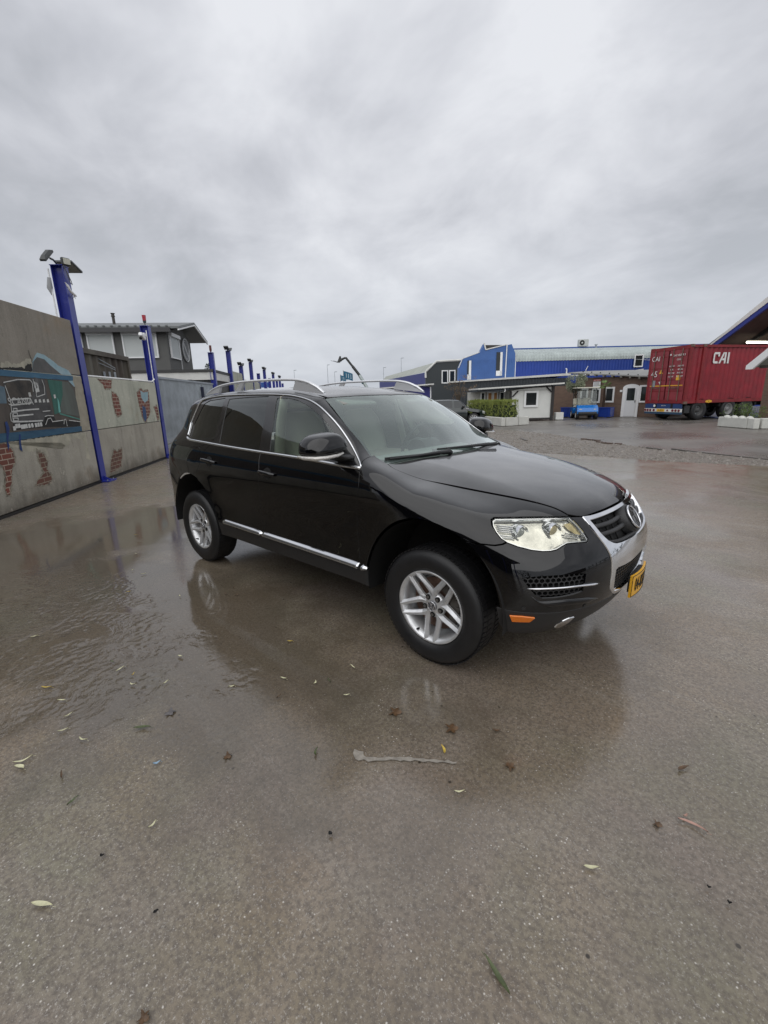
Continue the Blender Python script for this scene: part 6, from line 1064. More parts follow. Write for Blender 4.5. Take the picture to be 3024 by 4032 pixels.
b = MB(); b.box((-.035, CW/2, .90), (.01, 2.0, .045)); b.ob('reflective_tape', YEL, ct)
WL = mat('letter_white', (.72, .72, .70), .5)
def ctext(name, s, size, y, z, sx=1): return place_text(name, s, size, (-.055, y, z), (0, -1, 0), (0, 0, 1), WL, ct, sx=sx, extrude=.002)
ctext('logo', 'CAI', .34, 1.93, 2.28, .95); ctext('size_mark', '45', .42, 1.93, 1.50, 1.0)
ctext('number', 'CAIU 450759 3', .15, .55, 2.38, .75); ctext('type_code', 'L5G1', .13, .50, 2.18)
for k, (a_, b_) in enumerate((('MAX.WT.', '34000 KG'), ('TARE', '4820 KG'), ('PAYLOAD', '29180 KG'), ('CU.CAP.', '86.1 CU.M'))): ctext('weight_text', a_, .105, .88, 1.86-k*.17, .8); ctext('weight_text', b_, .105, .38, 1.86-k*.17, .8)
def tri(y, z, s, m_, up=1, nm='warning_triangle'):
    b = MB(); b.add([(-.05, y-s, z-up*s*.8), (-.05, y+s, z-up*s*.8), (-.05, y, z+up*s)], [(0, 1, 2)]); b.ob(nm, m_, ct)
tri(1.52, 1.62, .12, YEL); tri(1.52, 1.05, .08, WL, -1)
b = MB(); b.box((-.04, .45, 1.28), (.012, .24, .24)); b.ob('yellow_label', YEL, ct); b = MB(); b.box((-.04, 1.92, 1.02), (.012, .20, .34)); b.ob('grey_plate', GALV, ct); b = MB(); b.box((-.04, 1.05, 2.44), (.012, .08, .08)); b.ob('sticker', WL, ct)
# side logo CAI in angular letters
def poly_letter(name, parts, x0, z0, s):
    b = MB()
    for pl__ in parts: b.prism([(x0+a*s*.77, z0+c*s) for a, c in pl__], (0, -.012, 0), (1, 0, 0), (0, 0, 1), (0, 1, 0), .008)
    b.ob(name, WL, ct)
LX, LZ, LS = 1.53, 1.93, .54
poly_letter('logo_letter', [[(0, .15), (.22, .2), (.22, .82), (0, .85)], [(0, .85), (.22, .82), (.95, .82), (.95, 1), (.15, 1)], [(.72, .62), (.95, .62), (.95, .82), (.72, .82)], [(0, .15), (.12, 0), (.78, 0), (.70, .2), (.22, .2)]], LX, LZ, LS)
poly_letter('logo_letter', [[(.70, 0), (.95, 0), (1.55, 1), (1.30, 1)], [(1.30, 1), (1.55, 1), (1.80, 1), (1.80, 0), (1.55, 0), (1.55, .9)], [(1.15, .28), (1.55, .28), (1.55, .46), (1.28, .46)]], LX+.08, LZ, LS)
poly_letter('logo_letter', [[(0, 0), (.26, 0), (.26, 1), (0, 1)]], LX+.93, LZ, LS)
b = MB(); pass
b = MB(); b.add([(1.6+.22*math.cos(t_), -.05, .07+.07*math.sin(t_)) for t_ in np.linspace(0, 6.283, 21)[:-1]], [tuple(range(20))]); b.ob('forklift_label', YEL, ct); tri2 = MB(); tri2.add([(1.56, -.053, .05), (1.64, -.053, .05), (1.6, -.053, .11)], [(0, 1, 2)]); tri2.ob('label_mark', INK, ct)
# trailer
tr = thing('semi_trailer', 'dark container trailer with a blue rear bar and red round lamps, under the red container', 'trailer', (-1.17, 24.64, 0), R(57))
b = MB(); b.box((6.5, .65, .72), (13, .14, .22)); b.box((6.5, 1.65, .72), (13, .14, .22)); 
for x_ in (.3, 2.5, 5, 8, 11): b.box((x_, CW/2, .74), (.12, CW-.1, .16))
b.ob('chassis', DARKPL, tr)
b = MB(); b.box((.04, CW/2+.06, .72), (.07, CW-.05, .24)); b.ob('rear_bar', mat('trailer_blue', (.02, .05, .16), .45), tr)
b = MB(); b.box((.02, CW/2+.05, .50), (.06, CW, .17)); lp_ = b.ob('lamp_bar', WHITED, tr); b = MB(); b.box((.04, CW/2+.05, .36), (.07, CW, .11)); b.ob('underrun_bar', mat('trailer_blue2', (.03, .07, .13), .5), tr)
for y_ in (.18, .36, .54, 1.42+.3, 1.95, 2.12, 2.28): b = MB(); b.tube([(-.012, y_, .50), (-.03, y_, .50)], .065, 14); b.ob('tail_lamp', mat('lamp_darkred', (.16, .012, .02), .3, coat=.5), lp_)
b = MB(); b.box((-.02, 1.28, .50), (.015, .48, .13)); npz = b.ob('number_plate', YEL, lp_)
place_text('plate_characters', 'OL-60-SX', .10, (-.03, 1.28, .50), (0, -1, 0), (0, 0, 1), INK, npz, sx=.8)
b = MB(); b.add([(-.015, .78, .45), (-.015, .95, .45), (-.015, .865, .56)], [(0, 1, 2)]); b.ob('reflector_triangle', mat('lamp_darkred'), lp_)
place_text('lettering', 'SEACON', .07, (-.0, 1.15, .74), (0, -1, 0), (0, 0, 1), WL, tr)
b = MB(); b.tube([(-.0, 1.72, .73), (-.01, 1.72, .73)], .07, 14); b.ob('emblem', WL, tr)
for x_ in (1.1, 3.1, 4.3):
    for y_ in (.16, CW-.16):
        b = car_wheel(.50, .36, None, rimr=.56); w_ = b.ob('wheel', RUBBER, tr); w_.location = (x_, y_, .50); w_.rotation_euler = (0, 0, 0 if y_ < 1 else math.pi)
        b = MB(); b.lathe([(.285, .15), (.265, .16), (.24, .05), (.12, .02), (.10, .12), (.001, .12)], (0, 0, 0), 28); b.ob('rim', mat('rim_dull', (.22, .22, .22), .5) if x_ == 3.1 else mat('rim_dark', (.06, .06, .06), .6), w_)
        for k in range(10): a = .628*k; b = MB(); b.tube([(.17*math.cos(a), -.03, .17*math.sin(a)), (.17*math.cos(a), -.05, .17*math.sin(a))], .025, 6); b.ob('wheel_nut', GALV, w_)
    b = MB(); 
    for y_ in (.16,): b.lathe([(.57, .20), (.57, -.20)], (x_, y_, .50), 20, a0=R(10), a1=R(170))
    b.ob('mudguard', PLASTIC, tr)
b = MB(); b.box((.35, .16, .55), (.35, .3, .4), bev=.03); b.box((6.6, .10, .62), (2.2, .06, .5)); b.ob('side_locker', PLASTIC, tr)
# ---------------------------------------------------------------- open hall over the container
oh = thing('open_hall', 'tall open hall with white verge and blue edge beam, lit inside', 'hall', (-1.24, 31.8, 0), R(-33))
def slab2(x0, x1, za, zb_, y0, y1, name, m_, parent):
    """sloping slab: lower edge heights za=(z at x0, z at x1), upper edge heights zb_ ; from y0 back to y1"""
    b = MB(); v = [(x0, y0, za[0]), (x1, y0, za[1]), (x1, y0, zb_[1]), (x0, y0, zb_[0])]; v += [(x, y1, zz) for x, _, zz in v]
    b.add(v, [(0, 1, 2, 3), (7, 6, 5, 4), (0, 4, 5, 1), (1, 5, 6, 2), (2, 6, 7, 3), (3, 7, 4, 0)]); return b.ob(name, m_, parent)
XE = 7.5
zt = lambda x: 4.07+.72*x
zw = lambda x: 4.00+.64*x
slab2(-.35, XE, (zw(-.35), zw(XE)), (zt(-.35)+.03, zt(XE)), -.14, 0, 'verge_board', WHITED, oh)
slab2(.0, XE, (zw(0)-.26, zw(XE)-.26), (zw(0)-.002, zw(XE)-.002), -.10, .04, 'edge_beam', mat('beam_blue', (.02, .035, .23), .5), oh)
slab2(-.3, XE, (zw(-.3)+.10, zw(XE)+.10), (zw(-.3)+.26, zw(XE)+.26), .005, 24, 'roof', mat('roof_underside', (.075, .055, .045), .8, var=.2, vscale=2), oh)
for yy in (2.5, 6, 10, 15): slab2(0, XE, (zw(0)-.12, zw(XE)-.12), (zw(0)+.098, zw(XE)+.098), yy, yy+.22, 'rafter', mat('rafter_dark', (.015, .014, .013), .7), oh)
b = MB(); b.box((XE/2, 24, 4), (XE, .2, 9)); b.ob('wall', mat('dark_inner_wall', (.05, .042, .038), .8, var=.2, vscale=1), oh)
t = thing('fluorescent_lamp', 'lit fluorescent tube under the roof of the open hall', 'lamp', (.49, 32.13, 4.14), R(57))
b = MB(); b.box((1.35, 0, .09), (2.7, .16, .05)); b.ob('housing', mat('housing_white', (.3, .3, .25), .5), t); b = MB(); b.tube([(0, 0, 0), (2.7, 0, 0)], .055, 10); b.ob('tube', mat('tube_light', (.9, .9, .8), .5, emit=(1, .95, .78, 7)), t)
# near porch roof with brick pillar
po = thing('porch', 'white sloping porch edge on a brown brick pillar in front of the container', 'porch', (1.21, 23.0, 0), R(-33))
pz0 = lambda x: 2.09+.90*x
pz1 = lambda x: 2.50+.79*x
b = MB(); V = [(0, 0, 2.34), (.27, 0, 2.33), (2.5, 0, pz0(2.5)+.0), (2.5, 0, pz1(2.5)+.12), (0, 0, 2.50)]; v2 = [(x, .12, z) for x, _, z in V]; b.add(V+v2, [(0, 1, 2, 3, 4), (9, 8, 7, 6, 5), (0, 5, 6, 1), (1, 6, 7, 2), (3, 8, 9, 4), (4, 9, 5, 0)]); b.ob('verge_board', WHITEP, po)
slab2(.25, 2.5, (2.42, pz0(2.5)+.06), (2.48, pz0(2.5)+.14), .12, 1.6, 'roof', mat('porch_soffit', (.24, .25, .22), .7), po)
b = MB(); b.box((1.6, .3, 2.42), (2.4, .12, .12)); b.ob('edge_beam', mat('soffit_dark', (.05, .045, .04), .8), po)
uvbox('brick_pillar', .80, 2.6, .13, .55, 0, 2.36, BRW, po)
# white blocks and bush at the right edge
pr2 = thing('concrete_planter', 'white concrete blocks with rounded knobs in front of the bush at the right edge', 'planter', (.85, 21.05, 0))
o_ = Vector((.85, 21.05, 0)); a_ = Vector((.78, 21.12, 0)); c_ = Vector((1.83, 20.02, 0)); e_ = Vector((2.12, 19.98, 0))
block(a_, c_, .24, .40, pr2, o_); block(c_+(c_-a_).normalized()*.0, c_+(c_-a_).normalized()*.34, .24, .40, pr2, o_) ; block(c_+Vector((.30, .0, 0)), c_+Vector((1.8, 1.1, 0)), .24, .40, pr2, o_)
for k in range(4): 
    c = a_+(c_-a_)*(.22+.25*k)-o_; b = MB(); b.tube([(c.x, c.y, .39), (c.x, c.y, .44), (c.x, c.y, .475)], [.13, .11, .04], 8); b.ob('knob', WPL, pr2)
t = thing('bush', 'bright green bush behind the white blocks at the right edge', 'bush', (1.62, 22.0, 0)); b = MB(); q = random.Random(21)
for k in range(30): leafcloud(b, (q.gauss(0, .26), q.gauss(0, .26), .52+q.gauss(0, .17)), (.16, .16, .13), 46, .045, 200+k)
b.ob('crown', mat('bush_leaf', (.11, .17, .04), .6, var=.6, vscale=6), t); b = MB(); b.tube([(0, 0, 0), (0, 0, .5)], .04, 6); b.ob('stem', BRK, t)
# ---------------------------------------------------------------- far things on the horizon
bo = thing('telehandler', 'raised black telescopic boom with a fork on its tip, above the car roof', 'crane', (-40.6, 42.1, 0))
BO = Vector((-40.6, 42.1, 0)); BLK = mat('boom_black', (.02, .022, .022), .5)
J = [Vector((-42.9, 41.16, 6.80)), Vector((-41.16, 41.93, 4.44)), Vector((-39.9, 42.5, 2.2))]
b = MB(); b.tube([J[0]-BO, (J[0]+J[1])/2-BO], .13, 4, rr=.15); b.tube([(J[0]+J[1])/2-BO, J[1]-BO], .17, 4, rr=.19); b.ob('inner_boom', BLK, bo)
b = MB(); b.tube([J[1]-BO, J[2]-BO], .20, 4, rr=.22); b.ob('outer_boom', mat('boom_pale', (.42, .47, .46), .5), bo)
b = MB(); m_ = (J[1]*.6+J[2]*.4)-BO; b.box(m_+Vector((-.1, -.15, .0)), (.32, .3, .5), ry=R(-30), rz=R(42)); b.ob('boom_sticker', mat('sticker_dark', (.03, .08, .09), .5), bo)
h0_, h1_ = J[0]-BO, Vector((-43.45, 40.62, 6.45))-BO
b = MB(); b.tube([h0_, (h0_+h1_)/2+Vector((0, 0, .02)), h1_], [.12, .16, .16], 6); b.ob('boom_head', BLK, bo)
b = MB(); b.add([Vector(q)-BO for q in [(-43.75, 40.32, 6.17), (-43.58, 40.66, 7.02), (-43.38, 40.60, 6.35), (-43.70, 40.55, 6.17), (-43.5, 40.85, 7.02), (-43.3, 40.8, 6.35)]], [(0, 1, 2), (5, 4, 3), (0, 3, 4, 1), (1, 4, 5, 2), (2, 5, 3, 0)]); b.ob('fork_carriage', BLK, bo)
b = MB(); 
for dd in (0, .5): b.tube([Vector((-43.7, 40.35+dd, 6.2))-BO, Vector((-44.4, 39.77+dd, 6.47))-BO], [.035, .02], 5)
b.ob('fork', FLM, bo)
b = MB(); b.box((-.0, .3, 1.0), (3.6, 2.0, 1.1), rz=R(150), bev=.1); b.box((.4, .1, 1.7), (1.2, 1.0, 1.1), rz=R(150), bev=.1)
for (x_, y_) in ((-1.2, 1.2), (1.3, -.2), (-.8, .2), (1.6, 1.0)): b.tube([(x_, y_-.2, .6), (x_, y_+.2, .6)], .6, 16)
b.ob('machine_body', BLK, bo)
FLB = mat('flag_blue', (.02, .12, .21), .7, var=.25, vscale=4); FLW = mat('flag_white', (.42, .52, .58), .7)
for (x, y, z0, z1, w_, lb) in ((-43.05, 40.15, 3.72, 4.52, .75, 'small blue flag with white print, left of the pair'), (-42.8, 40.5, 3.85, 5.05, 1.25, 'larger blue flag with white letters, right of the pair')):
    t = thing('flag', lb, 'flag', (x, y, 0)); b = MB(); b.tube([(0, 0, 0), (0, 0, z1+.1)], .035, 6); b.ob('pole', GALV, t)
    b = MB(); V = []; K = 9
    for i in range(K): u_ = i/(K-1); d_ = Vector((.74, .67, 0))*u_*w_; wv = Vector((-.67, .74, 0))*.10*math.sin(u_*7); V += [(d_+wv)+Vector((0, 0, z0-.05*u_+.1*math.sin(u_*4))), (d_+wv)+Vector((0, 0, z1-(z1-z0)*.33*u_**1.3))]
    V2 = [q+Vector((.012, -.012, 0)) for q in V]; b.add(V+V2, [(2*i, 2*i+2, 2*i+3, 2*i+1) for i in range(K-1)]+[(2*K+2*i+1, 2*K+2*i+3, 2*K+2*i+2, 2*K+2*i) for i in range(K-1)], 0, True); fl = b.ob('cloth', FLB, t)
    b = MB(); 
    for j in range(3):
        i0 = 2+j*2; 
        if i0+1 >= K: break
        A, B_, C_, D_ = V[2*i0], V[2*i0+2], V[2*i0+3], V[2*i0+1]; off = Vector((.02, -.03, 0)); mid = (A+B_+C_+D_)/4
        b.add([mid+(q-mid)*.6+off for q in (A, B_, C_, D_)], [(0, 1, 2, 3)])
    b.ob('flag_print', FLW, t)
for (x, y, h, lb) in ((-60.5, 53.4, 7.34, 'thin lamp mast left of the flags'), (-59.3, 54.0, 6.1, 'short thin lamp mast just left of the flags'), (-52.8, 60.0, 6.62, 'thin lamp mast right of the raised boom'), (-64.8, 49.2, 6.56, 'thin lamp mast above the far end of the near roof rail'), (-50.7, 62.5, 8.2, 'tallest thin lamp mast, left of the grey hall')):
    t = thing('lamp_mast', lb, 'lamp post', (x, y, 0)); b = MB(); b.tube([(0, 0, 0), (0, 0, h)], [.06, .03], 6); b.ob('pole', mat('mast_grey', (.30, .33, .35), .6), t); b = MB(); b.box((.2, .1, h), (.5, .2, .07)); b.ob('lamp_head', mat('mast_grey'), t)
# low dark structures along the horizon and a blue sign
b = MB(); b.box((-47, 33, 1.2), (26, 2.5, 1.7), rz=R(48), bev=.1); tag(b.ob('far_sheds', mat('far_grey', (.20, .21, .21), .8, var=.3, vscale=.4)), 'low pale row of sheds on the horizon behind the car roof', 'building')
b = MB(); b.box((-35.2, 22.7, 2.95), (.9, .08, .5), rz=R(45)); o_ = b.ob('blue_sign', mat('sign_blue', (.02, .08, .30), .5)); tag(o_, 'small blue sign board seen just above the near roof rail', 'sign'); b = MB(); b.tube([(-35.2, 22.75, 0), (-35.2, 22.75, 2.9)], .05, 6); link('sign_post', b.mesh('sign_post', GALV), o_)
t = thing('orange_machine', 'orange machine roof just showing above the far end of the car roof', 'machine', (-11.6, 13.4, 0), R(43)); b = MB(); b.box((0, 0, 1.83), (1.0, .8, .12), bev=.03); b.ob('roof_panel', mat('machine_orange', (.75, .25, .02), .45), t); b = MB(); b.box((0, 0, .9), (.9, .7, 1.74)); b.ob('body', DARKGREY, t)
# big hall behind the camera : only seen mirrored in the black paint and windows
rh = thing('mirrored_hall', 'dark open-fronted hall across the yard, seen only mirrored in the doors of the black car', 'hall', (1.5, -15.5, 0), R(3))
b = MB(); b.prism([(-17, 0), (-17, 5.0), (-3, 7.4), (3, 7.4), (17, 5.0), (17, 0)], (0, -6, 0), (1, 0, 0), (0, 0, 1), (0, 1, 0), .3); b.ob('wall', mat('mirror_hall_wall', (.03, .032, .04), .8), rh)
b = MB(); b.prism([(-17.5, 4.9), (0, 7.7), (17.5, 4.9), (17.5, 5.3), (0, 8.1), (-17.5, 5.3)], (0, -6, 0), (1, 0, 0), (0, 0, 1), (0, 1, 0), 6.5); b.ob('roof', mat('mirror_hall_roof', (.05, .05, .055), .7), rh)
for x_ in (-16, -11, -6, -1, 4, 9, 14): b = MB(); b.box((x_, .2, 2.6), (.3, .3, 5.2)); b.ob('post', BLUE, rh)
# trees and sheds off to the right of the photo : mirrored low in the chrome and the paint
t = thing('tree_row', 'row of bare dark trees beyond the yard, seen only mirrored in the chrome bumper', 'trees', (0, 0, 0)); t['kind'] = 'stuff'
b = MB(); q = random.Random(31)
for k in range(26):
    a = R(-62+k*4.4); D = 46+q.uniform(-4, 6); cx_, cy_2 = D*math.cos(a), D*math.sin(a); h = q.uniform(2.5, 5.5)
    b.tube([(cx_, cy_2, 0), (cx_, cy_2, h*.6)], .2, 5)
    for i in range(50):
        d = Vector((q.gauss(0, 1), q.gauss(0, 1), q.gauss(0, 1))).normalized()*q.random()**.4; P = Vector((cx_+d.x*2.0, cy_2+d.y*2.0, h*.62+d.z*h*.40)); u = Vector((q.uniform(-1, 1), q.uniform(-1, 1), q.uniform(-1, 1)))*.5; w = Vector((q.uniform(-1, 1), q.uniform(-1, 1), q.uniform(-1, 1)))*.5; b.add([P, P+u, P+u+w, P+w], [(0, 1, 2, 3)])
o_ = b.ob('foliage', mat('bare_trees', (.035, .035, .025), .9), t); o_['kind'] = 'stuff'
b = MB(); b.box((38, -6, 1.6), (5, 22, 3.2)); tag(b.ob('low_shed', mat('shed_brown', (.07, .055, .045), .8)), 'low brown shed beyond the yard, seen only mirrored in the chrome bumper', 'building')
SIDE = PP((0, -1, 0)); SIDEU = PP((0, -.9, .45)); FEND = PP((.30, -.80, .55)); TOP = PP((0, 0, 1), (1, 0, 0)); HOODP = PP((.25, 0, 1), (1, 0, 0)); WSP = PP((.55, 0, .85), (0, 0, 1)); FR = CY(1.1); RR = CY(-1.1, -1)
mir = lambda P: np.array(P)*[1, -1, 1]
def sym(P): P = np.array(P); return np.concatenate([P, mir(P)[::-1]])
car = thing('parked_suv', 'glossy black off-road estate car parked across the wet yard, seen from its front right corner', 'car')
def on(pr, pts, step=.02): return shoot(pr, pr.to2(crom(pts, step)))
belt = CAR['belt'].copy(); dlo = CAR['dlo_top']; dlo_r = dlo.copy()
belt = np.concatenate([[[-1.575, -.842, 1.247]], belt]); belt_c = crom(belt, .02); dlo_c = crom(dlo, .02)
sq = CAR['seam_quarter'].copy(); sb = CAR['seam_b']; sa = CAR['seam_a']
AZ, AR = .42, .487
belt_q = belt[:3]; belt_r = belt[2:5]; belt_f = belt[4:]
# ---- doors
zb = .503
ang_q = math.degrees(math.atan2(sq[-1, 2]-AZ, sq[-1, 0]+1.4275))
a_end = 180/math.pi*math.asin((zb-AZ)/AR)
arc_rd = arc(-1.4275, AZ, AR, ang_q-3, a_end)
rear_door = np.concatenate([crom(sq, .02), arc_rd[1:], dens([[arc_rd[-1][0], -.93, zb], [sb[-1, 0], -.93, zb]], .03, False)[1:], crom(sb, .02)[::-1][1:], crom(belt_r, .02)[::-1][1:-1]])
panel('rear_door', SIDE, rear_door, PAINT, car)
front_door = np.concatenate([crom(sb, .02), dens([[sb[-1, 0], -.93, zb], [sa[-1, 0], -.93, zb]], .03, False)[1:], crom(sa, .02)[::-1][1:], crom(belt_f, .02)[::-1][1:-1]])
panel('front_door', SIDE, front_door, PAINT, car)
# ---- fender
HL = CAR['headlight']; hood_side = np.array([[.99, -.752, 1.173], [1.06, -.765, 1.15], [1.22, -.728, 1.10], [1.46, -.684, 1.06], [1.625, -.646, 1.04], [1.773, -.600, 1.02], [1.911, -.548, .996], [1.992, -.518, .974], [2.053, -.503, .946]])
SB = CAR['seam_bumper']
a_b = math.degrees(math.atan2(SB[0, 2]-AZ, SB[0, 0]-1.4275))
arc_f = arc(1.4275, AZ, AR, 180-a_end, a_b+1, 46)
fender = np.concatenate([crom(sa, .02), [[.93, -.94, zb]], arc_f, crom(np.array([SB[1], SB[2], SB[4], SB[5], SB[6]]), .02), HL[3::-1], HL[[20, 19, 18, 17]], crom(hood_side, .02)[::-1], crom(CAR['pillar_seam'], .02)[::-1]])
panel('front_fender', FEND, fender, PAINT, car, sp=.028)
# ---- body side with the rear quarter, D pillar, cantrail and A pillar in one pressing
wso = CAR['ws_side_outer']
rear_edge = np.array([[-1.93, -.86, .47], [-2.06, -.85, .58], [-2.10, -.80, .80], [-2.09, -.80, 1.00], [-2.03, -.80, 1.15], [-1.96, -.78, 1.28], [-1.87, -.72, 1.43], [-1.80, -.67, 1.55], [-1.76, -.62, 1.64], [-1.74, -.58, 1.67]])
a_r = 180-math.degrees(math.asin((.47-AZ)/AR))
roof_edge = np.array([[-1.74, -.58, 1.67], [-1.2, -.585, 1.68], [-.6, -.59, 1.68], [0, -.59, 1.65], [.275, -.615, 1.59]])
body_side = np.concatenate([arc(-1.4275, AZ, AR, ang_q-3, a_r), crom(rear_edge, .02), crom(roof_edge, .03)[1:], crom(wso, .02)[1:], crom(CAR['pillar_seam'], .02)[::-1], dlo_c[1:], belt_c[:int(0.45/.02)*0+1], crom(belt_q, .02)[1:], crom(sq, .02)[1:-1]])
fuelc = CAR['fuel']
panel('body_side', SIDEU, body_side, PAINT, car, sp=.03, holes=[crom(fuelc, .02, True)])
panel('fuel_flap', SIDEU, crom(fuelc, .02, True), PAINT, car, sp=.03, mirror=False)
# ---- window surround (black) with glass
dlo_loop = np.concatenate([dlo_c, belt_c[1:-1]])
gq, gr, gf = CAR['glass_q'].copy(), CAR['glass_r'].copy(), CAR['glass_f'].copy()
def rnd(P, step=.03): return dens(P, step)
frame_holes = [rnd(gq), rnd(gr), rnd(gf)]
panel('window_surround', SIDEU, dlo_loop, GLOSSBLACK, car, holes=frame_holes, gap=.001, sp=.04, off=-.005, skirt=.004)
panel('quarter_window', SIDEU, rnd(gq), PRIVG, car, gap=-.006, off=-.009, skirt=0, sp=.05)
panel('rear_side_window', SIDEU, rnd(gr), PRIVG, car, gap=-.006, off=-.009, skirt=0, sp=.05)
panel('front_side_window', SIDEU, rnd(gf), SIDEG, car, gap=-.006, off=-.009, skirt=0, sp=.05)
sweep('chrome_window_trim', SIDEU, dlo, CHROMED, car, w=.013, h=.006, off=0)
UPF = [(-.5, -.6), (-.5, .05), (-.2, .55), (.15, 1), (.38, 1), (.5, .5), (.5, -.6)]
sweep('chrome_window_trim', SIDEU, belt[::-1], CHROMED, car, w=.022, h=.010, off=.0)
# ---- roof, windscreen, cowl, hood
hdr = np.array([[.285, -.60, 1.59], [.333, -.45, 1.599], [.373, -.25, 1.604], [.395, 0, 1.602]])
hdr_full = np.concatenate([crom(hdr, .04), mir(crom(hdr, .04))[::-1][1:]])
re_r = np.array([[-1.76, -.575, 1.66], [-1.80, -.3, 1.66], [-1.82, 0, 1.66]]); re_full = np.concatenate([crom(re_r, .05), mir(crom(re_r, .05))[::-1][1:]])
roof_side = crom(np.array([[.275, -.60, 1.59], [0, -.585, 1.65], [-.6, -.585, 1.68], [-1.2, -.58, 1.68], [-1.76, -.575, 1.67]]), .04)
roof_loop = np.concatenate([roof_side, re_full[1:], mir(roof_side)[::-1][1:], hdr_full[::-1][1:-1]])
sunr = np.array([[.10, -.42, 1.6], [.14, 0, 1.6], [.10, .42, 1.6], [-.42, .42, 1.6], [-.42, -.42, 1.6]])
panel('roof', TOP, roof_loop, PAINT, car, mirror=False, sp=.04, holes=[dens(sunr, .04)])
panel('sunroof', TOP, dens(sunr, .04), GLOSSBLACK, car, mirror=False, sp=.04, off=-.002)
panel('headliner', TOP, inset(TOP.to2(roof_loop), .01)@np.array([TOP.e1, TOP.e2])+[0, 0, 1.6], mat('headliner_cloth', (.30, .30, .28), .9), car, mirror=False, sp=.06, off=-.045, skirt=0, gap=0)
cwl = np.array([[.985, -.765, 1.172], [1.02, -.6, 1.18], [1.05, -.45, 1.186], [1.10, -.2, 1.19], [1.115, 0, 1.19]]); cwl_full = np.concatenate([crom(cwl, .03), mir(crom(cwl, .03))[::-1][1:]])
ws_loop = np.concatenate([crom(wso, .03), cwl_full[1:-1], mir(crom(wso, .03))[::-1], hdr_full[::-1][1:-1]])
wsi = CAR['ws_side']; ws_in = np.concatenate([crom(wsi, .03), crom(np.array([[.935, -.715, 1.195], [.985, -.6, 1.195], [1.02, -.45, 1.2], [1.07, -.2, 1.205], [1.085, 0, 1.205]]), .04)])
hd_in = crom(hdr*[1, .97, 1]+[.022, 0, 0], .05)
ws_in_loop = np.concatenate([ws_in, mir(ws_in)[::-1][1:], mir(hd_in)[1:], hd_in[::-1][1:]])
panel('windscreen', WSP, ws_loop, WSG, car, mirror=False, sp=.05, off=-.003, skirt=0)
panel('windscreen_border', WSP, ws_loop, BLKI, car, mirror=False, sp=.05, off=-.007, skirt=0, holes=[ws_in_loop], gap=.001)
hr = np.array([[.99, -.752, 1.173], [1.06, -.65, 1.18], [1.11, -.45, 1.185], [1.165, -.2, 1.187], [1.18, 0, 1.187]]); hr_full = np.concatenate([crom(hr, .03), mir(crom(hr, .03))[::-1][1:]])
panel('cowl_panel', TOP, np.concatenate([cwl_full, hr_full[::-1]]), PLASTIC, car, mirror=False, sp=.04, off=-.012, gap=0)
hf = np.array([[2.053, -.503, .946], [2.108, -.432, .936], [2.150, -.273, .940], [2.168, -.14, .943], [2.176, 0, .944]]); hf_c = crom(hf, .025)
hs_c = crom(hood_side, .025)
hood_loop = np.concatenate([hs_c, hf_c[1:], mir(hf_c)[::-1][1:], mir(hs_c)[::-1][1:], hr_full[::-1][1:-1]])
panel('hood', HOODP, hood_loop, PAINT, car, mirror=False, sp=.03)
# ---- front bumper, apron, chrome shield
SH = np.array([[2.106, -.438, .934], [2.146, -.445, .895], [2.19, -.436, .843], [2.222, -.418, .798], [2.244, -.407, .762], [2.261, -.4, .726], [2.269, -.398, .696], [2.273, -.395, .648], [2.273, -.396, .6], [2.271, -.384, .547], [2.27, -.355, .513], [2.273, -.302, .482]])
ap = np.array([[1.868, -.91, .504], [1.96, -.856, .489], [2.05, -.78, .481], [2.129, -.675, .472], [2.2, -.54, .468], [2.251, -.403, .468], [2.273, -.302, .462]])
fog = crom(CAR['fog'], .03, True)
arc_b = arc(1.4275, AZ, AR, a_b-1, a_end, 26)
bump_loop = np.concatenate([arc_b, crom(ap, .025)[1:], crom(SH, .02)[::-1], [[2.062, -.502, .941]], dens(HL[17:3:-1], .02, False)[1:], crom(np.array([SB[5], SB[4], SB[2], SB[1], SB[0]]), .02)[:-1]])
panel('front_bumper', FR, bump_loop, PAINT, car, sp=.022, holes=[fog], gap=.0016)
ap_c = crom(np.concatenate([ap, [[2.30, -.15, .452], [2.31, 0, .45]]]), .03)
apb = crom(np.array([[1.89, -.90, .40], [1.93, -.86, .345], [2.03, -.75, .325], [2.10, -.6, .315], [2.15, -.35, .31], [2.17, 0, .31]]), .03)
panel('lower_apron', FR, np.concatenate([ap_c, mir(ap_c)[::-1][1:], mir(apb)[:-1], apb[::-1]]), PLASTIC, car, mirror=False, sp=.03, off=.002, gap=.001)
gt = np.array([[2.135, -.416, .914], [2.158, -.353, .916], [2.184, -.244, .919], [2.20, -.105, .921], [2.204, 0, .922]])
gl = np.array([[2.16, -.416, .892], [2.197, -.406, .849], [2.231, -.377, .807], [2.25, -.347, .789], [2.26, -.32, .781], [2.274, -.264, .776], [2.289, -.152, .772], [2.295, 0, .768]])
gh = np.concatenate([crom(gt[::-1], .03), crom(gl, .03)[:-1]]); gh_full = np.concatenate([gh, [gl[-1]], mir(gh)[::-1][:-1]])
ll = np.array([[2.308, 0, .642], [2.303, -.15, .643], [2.298, -.253, .648], [2.284, -.338, .654], [2.282, -.358, .645], [2.281, -.362, .62], [2.281, -.363, .591], [2.278, -.352, .544], [2.276, -.334, .516], [2.278, -.306, .503], [2.287, -.2, .492], [2.29, 0, .487]])
ll_full = np.concatenate([dens(ll, .02, False), mir(dens(ll, .02, False))[::-1][1:-1]])
sh_top = crom(np.array([[2.116, -.421, .931], [2.148, -.323, .933], [2.17, -.202, .936], [2.188, -.08, .937], [2.19, 0, .937]]), .03)
